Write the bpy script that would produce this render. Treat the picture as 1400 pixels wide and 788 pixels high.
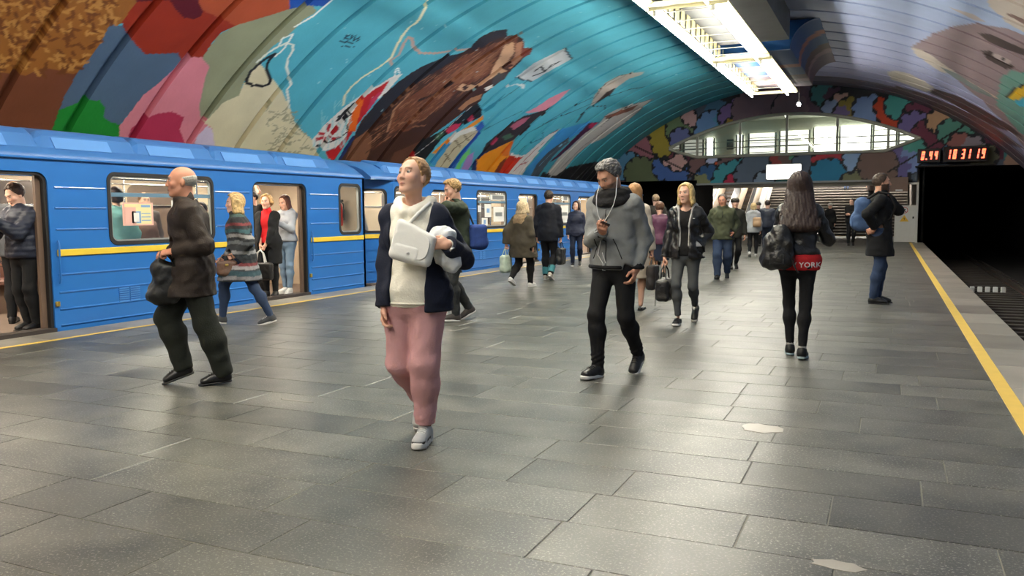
import bpy, bmesh, math, random
import numpy as np
from mathutils import Vector, Matrix
from mathutils.geometry import tessellate_polygon
S = bpy.context.scene
for o in list(bpy.data.objects):
    bpy.data.objects.remove(o)
COL = S.collection
PI = math.pi
R = math.radians
f32 = np.float32

# ------------------------------------------------------------------ camera, world, exposure
CAMZ = 1.33
YAW, PITCH, ROLL, FPX = R(24.342), R(-5.147), R(0.449), 1138.0
_fw = np.array([-math.sin(YAW) * math.cos(PITCH), math.cos(YAW) * math.cos(PITCH), math.sin(PITCH)])
_r0 = np.array([math.cos(YAW), math.sin(YAW), 0.0])
_u0 = np.cross(_r0, _fw)
_ri = _r0 * math.cos(ROLL) - _u0 * math.sin(ROLL)
_up = _u0 * math.cos(ROLL) + _r0 * math.sin(ROLL)
cd = bpy.data.cameras.new('camera')
cam = bpy.data.objects.new('camera', cd)
COL.objects.link(cam)
cd.sensor_width = 36.0
cd.lens = FPX / 1400.0 * 36.0
cd.clip_start = 0.05
cd.clip_end = 300
M3 = Matrix(((_ri[0], _up[0], -_fw[0]), (_ri[1], _up[1], -_fw[1]), (_ri[2], _up[2], -_fw[2])))
cam.matrix_world = Matrix.Translation((0, 0, CAMZ)) @ M3.to_4x4()
S.camera = cam

w = bpy.data.worlds.new('world')
S.world = w
w.use_nodes = True
w.node_tree.nodes['Background'].inputs[0].default_value = (0.9, 0.95, 1.0, 1)
w.node_tree.nodes['Background'].inputs[1].default_value = 0.02
S.view_settings.view_transform = 'Standard'
S.view_settings.look = 'None'
S.view_settings.gamma = 1.0
S.view_settings.use_curve_mapping = False
S.view_settings.exposure = 0.2
TUBE_STRENGTH = 185.0       # the fluorescent tubes in the crown fixtures
S.cycles.use_denoising = True
S.cycles.max_bounces = 8
S.cycles.diffuse_bounces = 4
S.cycles.glossy_bounces = 4
S.cycles.transparent_max_bounces = 12
S.cycles.sample_clamp_indirect = 6.0
S.cycles.caustics_reflective = False
S.cycles.caustics_refractive = False


def ray(px, py):
    return _fw * FPX + _ri * (px - 700) + _up * (394 - py)


def ground(px, py, z=0.0):
    d = ray(px, py)
    t = (z - CAMZ) / d[2]
    return np.array([t * d[0], t * d[1], z])


def aty(px, py, y):
    d = ray(px, py)
    t = y / d[1]
    return np.array([t * d[0], y, CAMZ + t * d[2]])


def atx(px, py, x):
    d = ray(px, py)
    t = x / d[0]
    return np.array([x, t * d[1], CAMZ + t * d[2]])


# vault of the station: a circular barrel along Y
VX, VZ, VR = -3.95, -5.15, 11.82
RING0, RINGW = 13.95, 1.35


def on_vault(px, py):
    """photo pixel -> (y, arc length from crown) on the barrel vault"""
    px = np.asarray(px, float)
    py = np.asarray(py, float)
    d = _fw[:, None] * FPX + _ri[:, None] * (px - 700)[None] + _up[:, None] * (394 - py)[None]
    ox, oz = -VX, CAMZ - VZ
    a = d[0] ** 2 + d[2] ** 2
    b = 2 * (ox * d[0] + oz * d[2])
    c = ox * ox + oz * oz - VR ** 2
    t = (-b + np.sqrt(b * b - 4 * a * c)) / (2 * a)
    X, Y, Z = t * d[0], t * d[1], CAMZ + t * d[2]
    return np.stack([Y, VR * np.arctan2(X - VX, Z - VZ)], 1)


# ------------------------------------------------------------------ materials
def lin(c):
    c = np.asarray(c, float) / 255.0
    return np.where(c <= 0.04045, c / 12.92, ((c + 0.055) / 1.055) ** 2.4)


def rgb(c):
    l = lin(c)
    return (float(l[0]), float(l[1]), float(l[2]), 1.0)


MATS = {}


def _new(name):
    m = bpy.data.materials.new(name)
    m.use_nodes = True
    nt = m.node_tree
    return m, nt, nt.nodes['Principled BSDF'], nt.nodes


def mat(name, color, rough=0.6, metal=0.0, noise=0.12, scale=8.0, bump=0.0, bscale=60.0, spec=0.5, emit=None,
        stretch=None, coat=0.0, obj_var=0.0):
    """procedural material: a noise-varied base colour with optional fine bump"""
    if name in MATS:
        return MATS[name]
    m, nt, b, N = _new(name)
    L = nt.links
    b.inputs['Roughness'].default_value = rough
    b.inputs['Metallic'].default_value = metal
    b.inputs['Specular IOR Level'].default_value = spec
    b.inputs['Coat Weight'].default_value = coat
    tc = N.new('ShaderNodeTexCoord')
    mp = N.new('ShaderNodeMapping')
    if stretch:
        mp.inputs['Scale'].default_value = stretch
    L.new(tc.outputs['Object'], mp.inputs['Vector'])
    nz = N.new('ShaderNodeTexNoise')
    nz.inputs['Scale'].default_value = scale
    nz.inputs['Detail'].default_value = 4
    L.new(mp.outputs['Vector'], nz.inputs['Vector'])
    mx = N.new('ShaderNodeMix')
    mx.data_type = 'RGBA'
    c = lin(color)
    mx.inputs[6].default_value = tuple(float(v) for v in c * (1 - noise)) + (1,)
    mx.inputs[7].default_value = tuple(float(v) for v in np.minimum(c * (1 + noise) + noise * 0.004, 1)) + (1,)
    L.new(nz.outputs['Fac'], mx.inputs[0])
    out = mx.outputs[2]
    if obj_var:
        oi = N.new('ShaderNodeObjectInfo')
        hs = N.new('ShaderNodeHueSaturation')
        mr = N.new('ShaderNodeMapRange')
        mr.inputs['To Min'].default_value = 1 - obj_var
        mr.inputs['To Max'].default_value = 1 + obj_var
        L.new(oi.outputs['Random'], mr.inputs['Value'])
        L.new(mr.outputs['Result'], hs.inputs['Value'])
        L.new(out, hs.inputs['Color'])
        out = hs.outputs['Color']
    L.new(out, b.inputs['Base Color'])
    if bump:
        n2 = N.new('ShaderNodeTexNoise')
        n2.inputs['Scale'].default_value = bscale
        n2.inputs['Detail'].default_value = 3
        L.new(mp.outputs['Vector'], n2.inputs['Vector'])
        bp = N.new('ShaderNodeBump')
        bp.inputs['Strength'].default_value = bump
        bp.inputs['Distance'].default_value = 0.01
        L.new(n2.outputs['Fac'], bp.inputs['Height'])
        L.new(bp.outputs['Normal'], b.inputs['Normal'])
    if emit:
        b.inputs['Emission Color'].default_value = rgb(color)
        b.inputs['Emission Strength'].default_value = emit
    MATS[name] = m
    return m


def vmat(name, rough=0.6, noise=0.1, scale=6.0, spec=0.3, bump=0.0, bscale=40.0):
    """base colour from the painted attribute 'Col' (flat print / woven pattern / skin tone), with grain"""
    if name in MATS:
        return MATS[name]
    m, nt, b, N = _new(name)
    L = nt.links
    at = N.new('ShaderNodeAttribute')
    at.attribute_name = 'Col'
    nz = N.new('ShaderNodeTexNoise')
    nz.inputs['Scale'].default_value = scale
    nz.inputs['Detail'].default_value = 5
    geo = N.new('ShaderNodeTexCoord')
    L.new(geo.outputs['Object'], nz.inputs['Vector'])
    mr = N.new('ShaderNodeMapRange')
    mr.inputs['To Min'].default_value = 1 - noise
    mr.inputs['To Max'].default_value = 1 + noise
    L.new(nz.outputs['Fac'], mr.inputs['Value'])
    vm = N.new('ShaderNodeVectorMath')
    vm.operation = 'SCALE'
    L.new(at.outputs['Color'], vm.inputs[0])
    L.new(mr.outputs['Result'], vm.inputs['Scale'])
    L.new(vm.outputs['Vector'], b.inputs['Base Color'])
    b.inputs['Roughness'].default_value = rough
    b.inputs['Specular IOR Level'].default_value = spec
    if bump:
        n2 = N.new('ShaderNodeTexNoise')
        n2.inputs['Scale'].default_value = bscale
        L.new(geo.outputs['Object'], n2.inputs['Vector'])
        bp = N.new('ShaderNodeBump')
        bp.inputs['Strength'].default_value = bump
        bp.inputs['Distance'].default_value = 0.01
        L.new(n2.outputs['Fac'], bp.inputs['Height'])
        L.new(bp.outputs['Normal'], b.inputs['Normal'])
    MATS[name] = m
    return m


def emat(name, color, strength):
    if name in MATS:
        return MATS[name]
    m, nt, b, N = _new(name)
    b.inputs['Base Color'].default_value = (0.8, 0.8, 0.8, 1)
    b.inputs['Emission Color'].default_value = rgb(color)
    b.inputs['Emission Strength'].default_value = strength
    MATS[name] = m
    return m


def pane_mat(name, tint=(225, 232, 230), refl=0.10):
    if name in MATS:
        return MATS[name]
    m = bpy.data.materials.new(name)
    m.use_nodes = True
    nt = m.node_tree
    N = nt.nodes
    N.clear()
    out = N.new('ShaderNodeOutputMaterial')
    tr = N.new('ShaderNodeBsdfTransparent')
    tr.inputs[0].default_value = rgb(tint)
    gl = N.new('ShaderNodeBsdfGlossy')
    gl.inputs['Roughness'].default_value = 0.03
    mx = N.new('ShaderNodeMixShader')
    lw = N.new('ShaderNodeLayerWeight')
    lw.inputs['Blend'].default_value = .5
    fr = N.new('ShaderNodeMath')
    fr.operation = 'POWER'
    fr.inputs[1].default_value = 4.0
    nt.links.new(lw.outputs['Facing'], fr.inputs[0])
    ma = N.new('ShaderNodeMath')
    ma.operation = 'MAXIMUM'
    ma.inputs[1].default_value = refl
    nt.links.new(fr.outputs[0], ma.inputs[0])
    nt.links.new(ma.outputs[0], mx.inputs[0])
    nt.links.new(tr.outputs[0], mx.inputs[1])
    nt.links.new(gl.outputs[0], mx.inputs[2])
    nt.links.new(mx.outputs[0], out.inputs[0])
    MATS[name] = m
    return m


# ------------------------------------------------------------------ object helpers
def tag(o, label=None, cat=None, group=None, kind=None):
    if label:
        o['label'] = label
    if cat:
        o['category'] = cat
    if group:
        o['group'] = group
    if kind:
        o['kind'] = kind
    return o


def empty(name, loc=(0, 0, 0), rz=0.0):
    o = bpy.data.objects.new(name, None)
    o.empty_display_size = 0.1
    COL.objects.link(o)
    o.location = loc
    o.rotation_euler = (0, 0, rz)
    return o


def link(name, me, m=None, parent=None, loc=None):
    o = bpy.data.objects.new(name, me)
    COL.objects.link(o)
    if m is not None and not me.materials:
        for q in (m if isinstance(m, (list, tuple)) else [m]):
            me.materials.append(q)
    if parent is not None:
        o.parent = parent
    if loc is not None:
        o.location = loc
    return o


def np_mesh(name, V, F, smooth=False, cols=None):
    """F: (n,4) or (n,3) int array, or list of lists"""
    me = bpy.data.meshes.new(name)
    V = np.ascontiguousarray(V, dtype=f32)
    if isinstance(F, np.ndarray):
        n, k = F.shape
        me.vertices.add(len(V))
        me.vertices.foreach_set('co', V.ravel())
        me.loops.add(n * k)
        me.loops.foreach_set('vertex_index', np.ascontiguousarray(F, dtype=np.int32).ravel())
        me.polygons.add(n)
        me.polygons.foreach_set('loop_start', np.arange(0, n * k, k, dtype=np.int32))
        me.polygons.foreach_set('loop_total', np.full(n, k, dtype=np.int32))
        me.polygons.foreach_set('use_smooth', np.full(n, bool(smooth)))
        me.update(calc_edges=True)
    else:
        me.from_pydata([tuple(map(float, v)) for v in V], [], F)
        if smooth:
            me.polygons.foreach_set('use_smooth', np.ones(len(me.polygons), dtype=bool))
        me.update()
    if cols is not None:
        a = me.color_attributes.new('Col', 'FLOAT_COLOR', 'POINT')
        c4 = np.ones((len(V), 4), dtype=f32)
        c4[:, :3] = cols
        a.data.foreach_set('color', c4.ravel())
    return me


class MB:
    """collects boxes, tubes and prisms into one mesh"""

    def __init__(s):
        s.v, s.f, s.sm = [], [], []

    def add(s, V, F, smooth=False):
        n = len(s.v)
        s.v += [tuple(map(float, p)) for p in V]
        s.f += [[n + i for i in q] for q in F]
        s.sm += [smooth] * len(F)
        return s

    def box(s, x0, x1, y0, y1, z0, z1, c=0.0):
        if c <= 0:
            V = [(x, y, z) for z in (z0, z1) for y in (y0, y1) for x in (x0, x1)]
            F = [[0, 2, 3, 1], [4, 5, 7, 6], [0, 1, 5, 4], [2, 6, 7, 3], [0, 4, 6, 2], [1, 3, 7, 5]]
            return s.add(V, F)
        bm = bmesh.new()
        bmesh.ops.create_cube(bm, size=1)
        for v in bm.verts:
            v.co = ((x0 + x1) / 2 + v.co.x * (x1 - x0), (y0 + y1) / 2 + v.co.y * (y1 - y0), (z0 + z1) / 2 + v.co.z * (z1 - z0))
        bmesh.ops.bevel(bm, geom=list(bm.edges), offset=c, segments=1, affect='EDGES')
        bm.verts.index_update()
        s.add([v.co[:] for v in bm.verts], [[v.index for v in f.verts] for f in bm.faces])
        bm.free()
        return s

    def tube(s, pts, r, n=8, closed=False, caps=True):
        P = [Vector(p) for p in pts]
        rr = r if isinstance(r, (list, tuple)) else [r] * len(P)
        m = len(P)
        V, F = [], []
        prev = None
        for i, p in enumerate(P):
            a = P[(i - 1) % m] if (closed or i > 0) else p
            b = P[(i + 1) % m] if (closed or i < m - 1) else p
            d = (b - a)
            if d.length < 1e-9:
                d = Vector((0, 0, 1))
            d.normalize()
            if prev is None:
                ref = Vector((0, 0, 1)) if abs(d.z) < 0.9 else Vector((1, 0, 0))
                u = d.cross(ref).normalized()
            else:
                u = (prev - d * prev.dot(d))
                u = u.normalized() if u.length > 1e-6 else d.orthogonal().normalized()
            prev = u
            w_ = d.cross(u)
            for k in range(n):
                t = 2 * PI * k / n
                V.append(p + (u * math.cos(t) + w_ * math.sin(t)) * rr[i])
        for i in range(m if closed else m - 1):
            for k in range(n):
                a, b = i * n, ((i + 1) % m) * n
                F.append([a + k, a + (k + 1) % n, b + (k + 1) % n, b + k])
        s.add(V, F, True)
        if caps and not closed:
            s.add(V[:n], [list(range(n))[::-1]])
            s.add(V[-n:], [list(range(n))])
        return s

    def prism(s, loop, holes, fn, t):
        """2-D loop with holes extruded by t: fn(u, v, w) -> xyz"""
        loops = [loop] + list(holes)
        flat = [p for l in loops for p in l]
        tri = tessellate_polygon([[Vector((p[0], p[1], 0)) for p in l] for l in loops])
        n = len(flat)
        V = [fn(p[0], p[1], 0) for p in flat] + [fn(p[0], p[1], t) for p in flat]
        F = [list(q) for q in tri] + [[n + i for i in reversed(q)] for q in tri]
        k = 0
        for l in loops:
            m = len(l)
            for i in range(m):
                a, b = k + i, k + (i + 1) % m
                F.append([a, b, n + b, n + a])
            k += m
        return s.add(V, F)

    def ring(s, a, b, fn, t):
        """frame between two loops of equal length"""
        n = len(a)
        V = [fn(p[0], p[1], q) for q in (0, t) for l in (a, b) for p in l]
        F = []
        for i in range(n):
            j = (i + 1) % n
            F += [[i, j, n + j, n + i], [2 * n + i, 3 * n + i, 3 * n + j, 2 * n + j], [i, 2 * n + i, 2 * n + j, j], [n + i, n + j, 3 * n + j, 3 * n + i]]
        return s.add(V, F)

    def lathe(s, prof, c=(0, 0, 0), n=16):
        V, F = [], []
        for r_, z in prof:
            for k in range(n):
                t = 2 * PI * k / n
                V.append((c[0] + r_ * math.cos(t), c[1] + r_ * math.sin(t), c[2] + z))
        for i in range(len(prof) - 1):
            for k in range(n):
                F.append([i * n + k, i * n + (k + 1) % n, (i + 1) * n + (k + 1) % n, (i + 1) * n + k])
        return s.add(V, F, True)

    def mesh(s, name):
        me = bpy.data.meshes.new(name)
        me.from_pydata(s.v, [], s.f)
        me.polygons.foreach_set('use_smooth', np.array(s.sm, dtype=bool))
        me.update()
        bm = bmesh.new()
        bm.from_mesh(me)
        bmesh.ops.recalc_face_normals(bm, faces=bm.faces)
        bm.to_mesh(me)
        bm.free()
        return me

    def build(s, name, m, parent=None, loc=None):
        return link(name, s.mesh(name), m, parent, loc)


def rrect(u0, u1, v0, v1, r=0.08, n=5, corners=(1, 1, 1, 1)):
    """rounded rectangle loop; corners: bl, br, tr, tl"""
    out = []
    for (cx, cy, a0, on) in ((u0, v0, PI, corners[0]), (u1, v0, 1.5 * PI, corners[1]), (u1, v1, 0, corners[2]), (u0, v1, 0.5 * PI, corners[3])):
        if not on:
            out.append((cx, cy))
            continue
        ox = cx + (r if cx == u0 else -r)
        oy = cy + (r if cy == v0 else -r)
        for k in range(n + 1):
            a = a0 + 0.5 * PI * k / n
            out.append((ox + r * math.cos(a), oy + r * math.sin(a)))
    return out


# ------------------------------------------------------------------ painting on surfaces (flat print as vertex colour)
class Paint:
    def __init__(s, U, Vv, base):
        s.u, s.v = U, Vv
        s.c = np.empty((len(U), 3), f32)
        s.c[:] = lin(base)

    def put(s, m, color, a=1.0):
        l = lin(color).astype(f32)
        s.c[m] = s.c[m] * (1 - a) + l * a

    def poly(s, pts, color, a=1.0):
        pts = np.asarray(pts, float)
        lo, hi = pts.min(0), pts.max(0)
        idx = np.nonzero((s.u >= lo[0]) & (s.u <= hi[0]) & (s.v >= lo[1]) & (s.v <= hi[1]))[0]
        if not len(idx):
            return
        x, y = s.u[idx], s.v[idx]
        ins = np.zeros(len(idx), bool)
        for (x0, y0), (x1, y1) in zip(pts, np.roll(pts, -1, 0)):
            if y0 == y1:
                continue
            ins ^= ((y0 > y) != (y1 > y)) & (x < (x1 - x0) * (y - y0) / (y1 - y0) + x0)
        s.put(idx[ins], color, a)

    def line(s, pts, width, color, a=1.0):
        pts = np.asarray(pts, float)
        for p, q in zip(pts[:-1], pts[1:]):
            lo, hi = np.minimum(p, q) - width, np.maximum(p, q) + width
            idx = np.nonzero((s.u >= lo[0]) & (s.u <= hi[0]) & (s.v >= lo[1]) & (s.v <= hi[1]))[0]
            if not len(idx):
                continue
            x, y = s.u[idx] - p[0], s.v[idx] - p[1]
            d = q - p
            t = np.clip((x * d[0] + y * d[1]) / max(d @ d, 1e-9), 0, 1)
            m = np.hypot(x - t * d[0], y - t * d[1]) < width / 2
            s.put(idx[m], color, a)

    def disc(s, cu, cv, r, color, a=1.0):
        m = (np.abs(s.u - cu) < r) & (np.abs(s.v - cv) < r)
        idx = np.nonzero(m)[0]
        d = np.hypot(s.u[idx] - cu, s.v[idx] - cv) < r
        s.put(idx[d], color, a)


def dense(pts, closed=True, n=4):
    pts = np.asarray(pts, float)
    out = []
    m = len(pts)
    for i in range(m if closed else m - 1):
        a, b = pts[i], pts[(i + 1) % m]
        for k in range(n):
            out.append(a + (b - a) * k / n)
    if not closed:
        out.append(pts[-1])
    return np.array(out)
# ------------------------------------------------------------------ the vault with its painted rings
rnd = random.Random(5)
CR = {'A': (0, 0, 2.917), 'B': (400, 0, 2.917), 'G': (420, 30, 4.04), 'H': (580, 60, 4.26), 'F': (1080, 0, 4.375), 'P': (0, 0, 1.0), 'C': (360, 0, 5.385)}


def vp(crop, pts, closed=True):
    x0, y0, k = CR[crop]
    p = dense(np.asarray(pts, float) / k + np.array([x0, y0]), closed)
    return on_vault(p[:, 0], p[:, 1])


TURQ = (84, 172, 192)
# (kind, crop, colour, points[, width in m])
MURAL = [
    # ochre field with painted straw, patches of flat colour
    ('p', 'P', (152, 96, 42), [(-400, -200), (190, -60), (190, 0), (168, 28), (150, 45), (120, 85), (85, 140), (68, 190), (-300, 190)]),
    ('p', 'P', (118, 68, 46), [(-400, 95), (-60, 90), (0, 98), (35, 103), (60, 92), (100, 100), (112, 98), (85, 140), (68, 195), (-300, 195)]),
    ('p', 'P', (82, 104, 130), [(150, 32), (178, 36), (262, 74), (262, 100), (160, 110), (120, 90)]),
    ('p', 'P', (216, 132, 146), [(262, 150), (292, 150), (296, 185), (262, 190)]),
    ('p', 'P', (150, 48, 28), [(188, -60), (188, 0), (166, 30), (172, 45), (185, 60), (198, 73), (240, 73), (250, 84), (278, 77), (290, 58), (302, 44), (326, 33), (345, -60)]),
    ('p', 'P', (92, 24, 34), [(182, -60), (186, 2), (232, 0), (238, 10), (250, 23), (264, 26), (276, 20), (277, 10), (268, -10), (262, -60)]),
    ('p', 'P', (172, 80, 48), [(262, -60), (272, 5), (277, 14), (300, 24), (322, 35), (340, 30), (362, 22), (396, 13), (400, -60)]),
    ('p', 'P', (34, 80, 165), [(394, -60), (396, 13), (425, 8), (442, 8), (456, -4), (510, -60)]),
    ('p', 'P', (82, 104, 130), [(162, 38), (172, 43), (175, 57), (186, 62), (198, 73), (243, 72), (250, 86), (246, 94), (235, 97), (215, 115), (195, 130), (180, 150), (160, 175), (78, 158), (88, 130), (105, 100), (125, 75), (145, 50)]),
    ('p', 'P', (34, 134, 52), [(66, 195), (70, 180), (80, 150), (105, 141), (118, 137), (136, 137), (143, 146), (141, 160), (152, 167), (164, 170), (164, 195)]),
    ('p', 'P', (216, 132, 146), [(162, 200), (163, 172), (180, 150), (195, 130), (215, 115), (235, 97), (246, 93), (250, 85), (262, 78), (276, 78), (286, 90), (281, 105), (276, 125), (272, 145), (278, 160), (284, 170), (300, 205)]),
    ('p', 'P', (178, 52, 84), [(170, 200), (180, 175), (200, 162), (216, 155), (235, 152), (251, 160), (245, 176), (256, 205)]),
    ('p', 'P', (208, 194, 218), [(258, 215), (270, 186), (283, 172), (293, 178), (300, 192), (300, 215)]),
    ('p', 'P', (146, 150, 122), [(276, 79), (288, 62), (298, 48), (322, 34), (362, 22), (396, 12), (427, 7), (433, 15), (415, 26), (405, 36), (392, 50), (372, 63), (358, 80), (345, 96), (333, 112), (326, 131), (305, 141), (287, 161), (275, 167), (272, 145), (280, 105), (286, 90)]),
    ('p', 'P', (216, 206, 172), [(296, 225), (290, 175), (279, 168), (287, 160), (305, 140), (326, 130), (335, 109), (345, 95), (356, 87), (368, 102), (384, 122), (395, 145), (402, 165), (412, 178), (428, 192), (440, 225)]),
    ('l', 'P', (230, 236, 230), [(462, -8), (430, 20), (403, 36)], 0.05),
    ('l', 'P', (222, 226, 214), [(352, 84), (366, 72), (380, 63), (392, 58), (400, 60), (400, 68), (393, 80), (391, 92), (396, 105), (398, 116), (392, 123), (395, 146)], 0.055),
    ('l', 'P', (226, 232, 226), [(381, 62), (386, 52), (400, 46), (392, 60), (384, 70), (376, 76)], 0.045),
    ('l', 'P', (32, 32, 36), [(337, 109), (342, 98), (355, 86), (366, 78), (376, 73), (370, 79), (365, 86), (364, 95), (369, 108), (368, 114), (360, 117), (345, 116), (337, 113), (337, 108)], 0.07),
    ('l', 'P', (226, 222, 184), [(588, -10), (585, 0), (581, 12), (570, 30), (560, 36), (550, 48), (540, 65), (535, 78), (520, 90), (495, 105), (480, 118), (471, 130), (469, 143)], 0.075),
    ('l', 'P', (190, 160, 150), [(538, 92), (533, 83), (545, 75), (552, 58), (558, 50), (563, 52), (565, 65), (575, 72), (595, 72), (615, 70), (630, 68), (645, 66)], 0.08),
    # lettering of the painter's signature
    ('l', 'P', (24, 60, 80), [(474, 47), (470, 53)], 0.035), ('l', 'P', (24, 60, 80), [(478, 47), (473, 50), (476, 54)], 0.035),
    ('l', 'P', (24, 60, 80), [(481, 47), (478, 54), (483, 49), (480, 50)], 0.035), ('l', 'P', (24, 60, 80), [(486, 48), (483, 55), (489, 51)], 0.035),
    ('l', 'P', (24, 60, 80), [(492, 49), (487, 56), (492, 53)], 0.035), ('l', 'P', (24, 60, 80), [(465, 55), (473, 57), (482, 59)], 0.04), ('l', 'P', (24, 60, 80), [(467, 62), (476, 63), (484, 64)], 0.03),
    # embroidered cloth
    ('p', 'G', (222, 220, 214), [(30, 690), (25, 650), (90, 570), (190, 480), (260, 430), (310, 395), (400, 345), (470, 300), (527, 282), (480, 335), (430, 395), (380, 430), (300, 480), (250, 500), (230, 560), (210, 640), (160, 690), (100, 710)]),
    ('p', 'G', (190, 38, 44), [(100, 715), (160, 690), (215, 630), (230, 560), (250, 500), (300, 430), (360, 380), (440, 330), (460, 310), (410, 390), (370, 440), (310, 520), (270, 570), (240, 620), (190, 700), (140, 770), (110, 745)]),
    ('p', 'G', (196, 60, 92), [(330, 480), (350, 430), (390, 390), (420, 375), (380, 430), (320, 510)]),
    ('p', 'G', (228, 104, 34), [(222, 565), (252, 500), (290, 436), (312, 428), (290, 500), (270, 570), (266, 602), (224, 604)]),
    ('p', 'G', (34, 48, 96), [(150, 800), (200, 700), (250, 625), (276, 630), (240, 700), (200, 800)]),
    ('p', 'G', (176, 34, 44), [(108, 555), (132, 560), (120, 610), (106, 600)]), ('p', 'G', (176, 34, 44), [(125, 615), (165, 580), (180, 590), (140, 625)]),
    ('p', 'G', (176, 34, 44), [(128, 632), (178, 635), (172, 650), (135, 648)]), ('p', 'G', (176, 34, 44), [(95, 635), (112, 640), (98, 680), (84, 672)]),
    ('p', 'G', (176, 34, 44), [(48, 640), (92, 628), (88, 646), (46, 658)]), ('p', 'G', (176, 34, 44), [(60, 608), (98, 612), (92, 622), (62, 624)]),
    ('l', 'G', (30, 30, 34), [(170, 540), (215, 490), (255, 455)], 0.13), ('l', 'G', (30, 30, 34), [(200, 500), (240, 510), (200, 545), (170, 520)], 0.06),
    ('l', 'G', (30, 30, 34), [(210, 540), (225, 600), (180, 640), (60, 690)], 0.045), ('p', 'G', (30, 30, 34), [(45, 680), (75, 672), (75, 688), (50, 692)]),
    ('l', 'G', (232, 236, 232), [(480, 300), (490, 262), (500, 255), (510, 285)], 0.035),
    # brown furry animal
    ('p', 'G', (68, 42, 34), [(265, 610), (300, 540), (360, 470), (420, 400), (500, 330), (570, 280), (640, 240), (770, 190), (850, 170), (900, 140), (920, 115), (960, 80), (1030, 45), (1100, 38), (1106, 75), (1160, 72), (1192, 92), (1198, 140), (1225, 145), (1242, 155), (1230, 178), (1195, 195), (1180, 215), (1130, 260), (1108, 285), (1095, 305), (1060, 332), (1020, 362), (970, 400), (960, 430), (940, 447), (880, 482), (800, 542), (720, 602), (640, 662), (590, 722), (520, 830), (120, 830), (200, 740), (260, 640)]),
    ('p', 'G', (42, 42, 50), [(265, 610), (360, 470), (500, 330), (640, 240), (770, 190), (850, 172), (760, 240), (650, 310), (560, 370), (470, 450), (400, 530), (330, 610), (280, 640)]),
    ('p', 'G', (48, 45, 52), [(905, 150), (920, 115), (960, 80), (1030, 45), (1102, 38), (1105, 75), (1030, 100), (960, 140)]),
    ('p', 'G', (112, 66, 46), [(470, 520), (500, 460), (600, 390), (720, 300), (800, 230), (900, 170), (1000, 130), (1100, 96), (1165, 78), (1145, 160), (1080, 230), (1000, 290), (900, 340), (840, 370), (760, 450), (650, 530), (560, 600), (470, 620), (440, 600)]),
    ('p', 'G', (138, 88, 62), [(740, 330), (830, 260), (950, 190), (1060, 160), (1030, 230), (960, 290), (860, 330), (780, 360)]),
    ('p', 'G', (204, 162, 128), [(1088, 130), (1140, 104), (1142, 170), (1100, 232), (1062, 250), (1102, 270), (1060, 288), (1000, 322), (960, 352), (880, 382), (822, 372), (852, 340), (930, 350), (1008, 300), (1030, 240), (1060, 190)]),
    ('p', 'G', (172, 124, 96), [(1150, 120), (1190, 100), (1185, 200), (1120, 260), (1108, 250), (1145, 190)]),
    ('p', 'G', (74, 68, 68), [(1028, 305), (1058, 280), (1112, 282), (1092, 312), (1050, 336), (1020, 348)]),
    ('p', 'G', (84, 48, 38), [(1082, 238), (1118, 212), (1138, 240), (1100, 256)]),
    ('p', 'G', (70, 45, 40), [(850, 362), (878, 346), (890, 362), (868, 376)]),
    ('p', 'G', (120, 60, 48), [(1180, 190), (1184, 140), (1200, 92), (1196, 140), (1225, 144), (1242, 155), (1230, 178), (1196, 195)]),
    ('p', 'G', (228, 222, 214), [(975, 365), (1018, 345), (1026, 356), (990, 378)]),
    ('p', 'G', (158, 112, 82), [(830, 480), (900, 420), (965, 395), (955, 425), (900, 450), (850, 490)]),
    ('p', 'G', (124, 82, 60), [(180, 830), (260, 650), (330, 600), (356, 640), (348, 700), (300, 830)]),
    ('l', 'G', (172, 126, 98), [(440, 605), (480, 485), (565, 395)], 0.07), ('l', 'G', (150, 105, 80), [(500, 560), (640, 540), (720, 470)], 0.05),
    ('l', 'G', (140, 96, 72), [(470, 620), (560, 580), (650, 570)], 0.05), ('l', 'G', (46, 30, 28), [(620, 430), (700, 400), (800, 340)], 0.12),
    ('l', 'G', (88, 52, 40), [(360, 700), (470, 620), (600, 560)], 0.15), ('p', 'G', (98, 62, 48), [(420, 830), (480, 720), (640, 650), (580, 720), (510, 830)]),
    ('p', 'G', (30, 32, 36), [(590, 722), (640, 655), (760, 590), (880, 482), (940, 447), (966, 480), (960, 522), (880, 562), (800, 602), (740, 642), (680, 722), (600, 830), (515, 830)]),
    ('p', 'G', (192, 52, 84), [(762, 600), (800, 565), (850, 560), (830, 590), (780, 618)]), ('p', 'G', (186, 60, 90), [(880, 545), (905, 518), (925, 530), (900, 552)]), ('p', 'G', (60, 100, 70), [(700, 640), (740, 600), (760, 615), (720, 650)]),
    ('l', 'G', (200, 200, 196), [(540, 780), (700, 650), (900, 470)], 0.03), ('p', 'G', (180, 40, 40), [(540, 800), (590, 715), (600, 760), (570, 830)]),
    ('p', 'G', (228, 142, 42), [(690, 722), (780, 640), (880, 580), (972, 514), (972, 536), (880, 602), (790, 672), (716, 735)]),
    # painted cloths and buildings beyond
    ('p', 'H', (60, 144, 196), [(30, 690), (90, 620), (150, 570), (200, 530), (120, 640), (60, 720)]),
    ('p', 'H', (40, 84, 168), [(296, 484), (340, 448), (352, 480), (320, 532), (260, 602), (200, 682), (150, 760), (120, 760), (230, 612), (290, 552)]),
    ('p', 'H', (196, 186, 156), [(50, 770), (70, 690), (140, 600), (200, 530), (290, 480), (312, 510), (280, 560), (220, 612), (160, 692), (110, 770)]),
    ('p', 'H', (222, 220, 212), [(146, 556), (200, 510), (286, 478), (302, 500), (210, 532), (150, 580)]),
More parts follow.
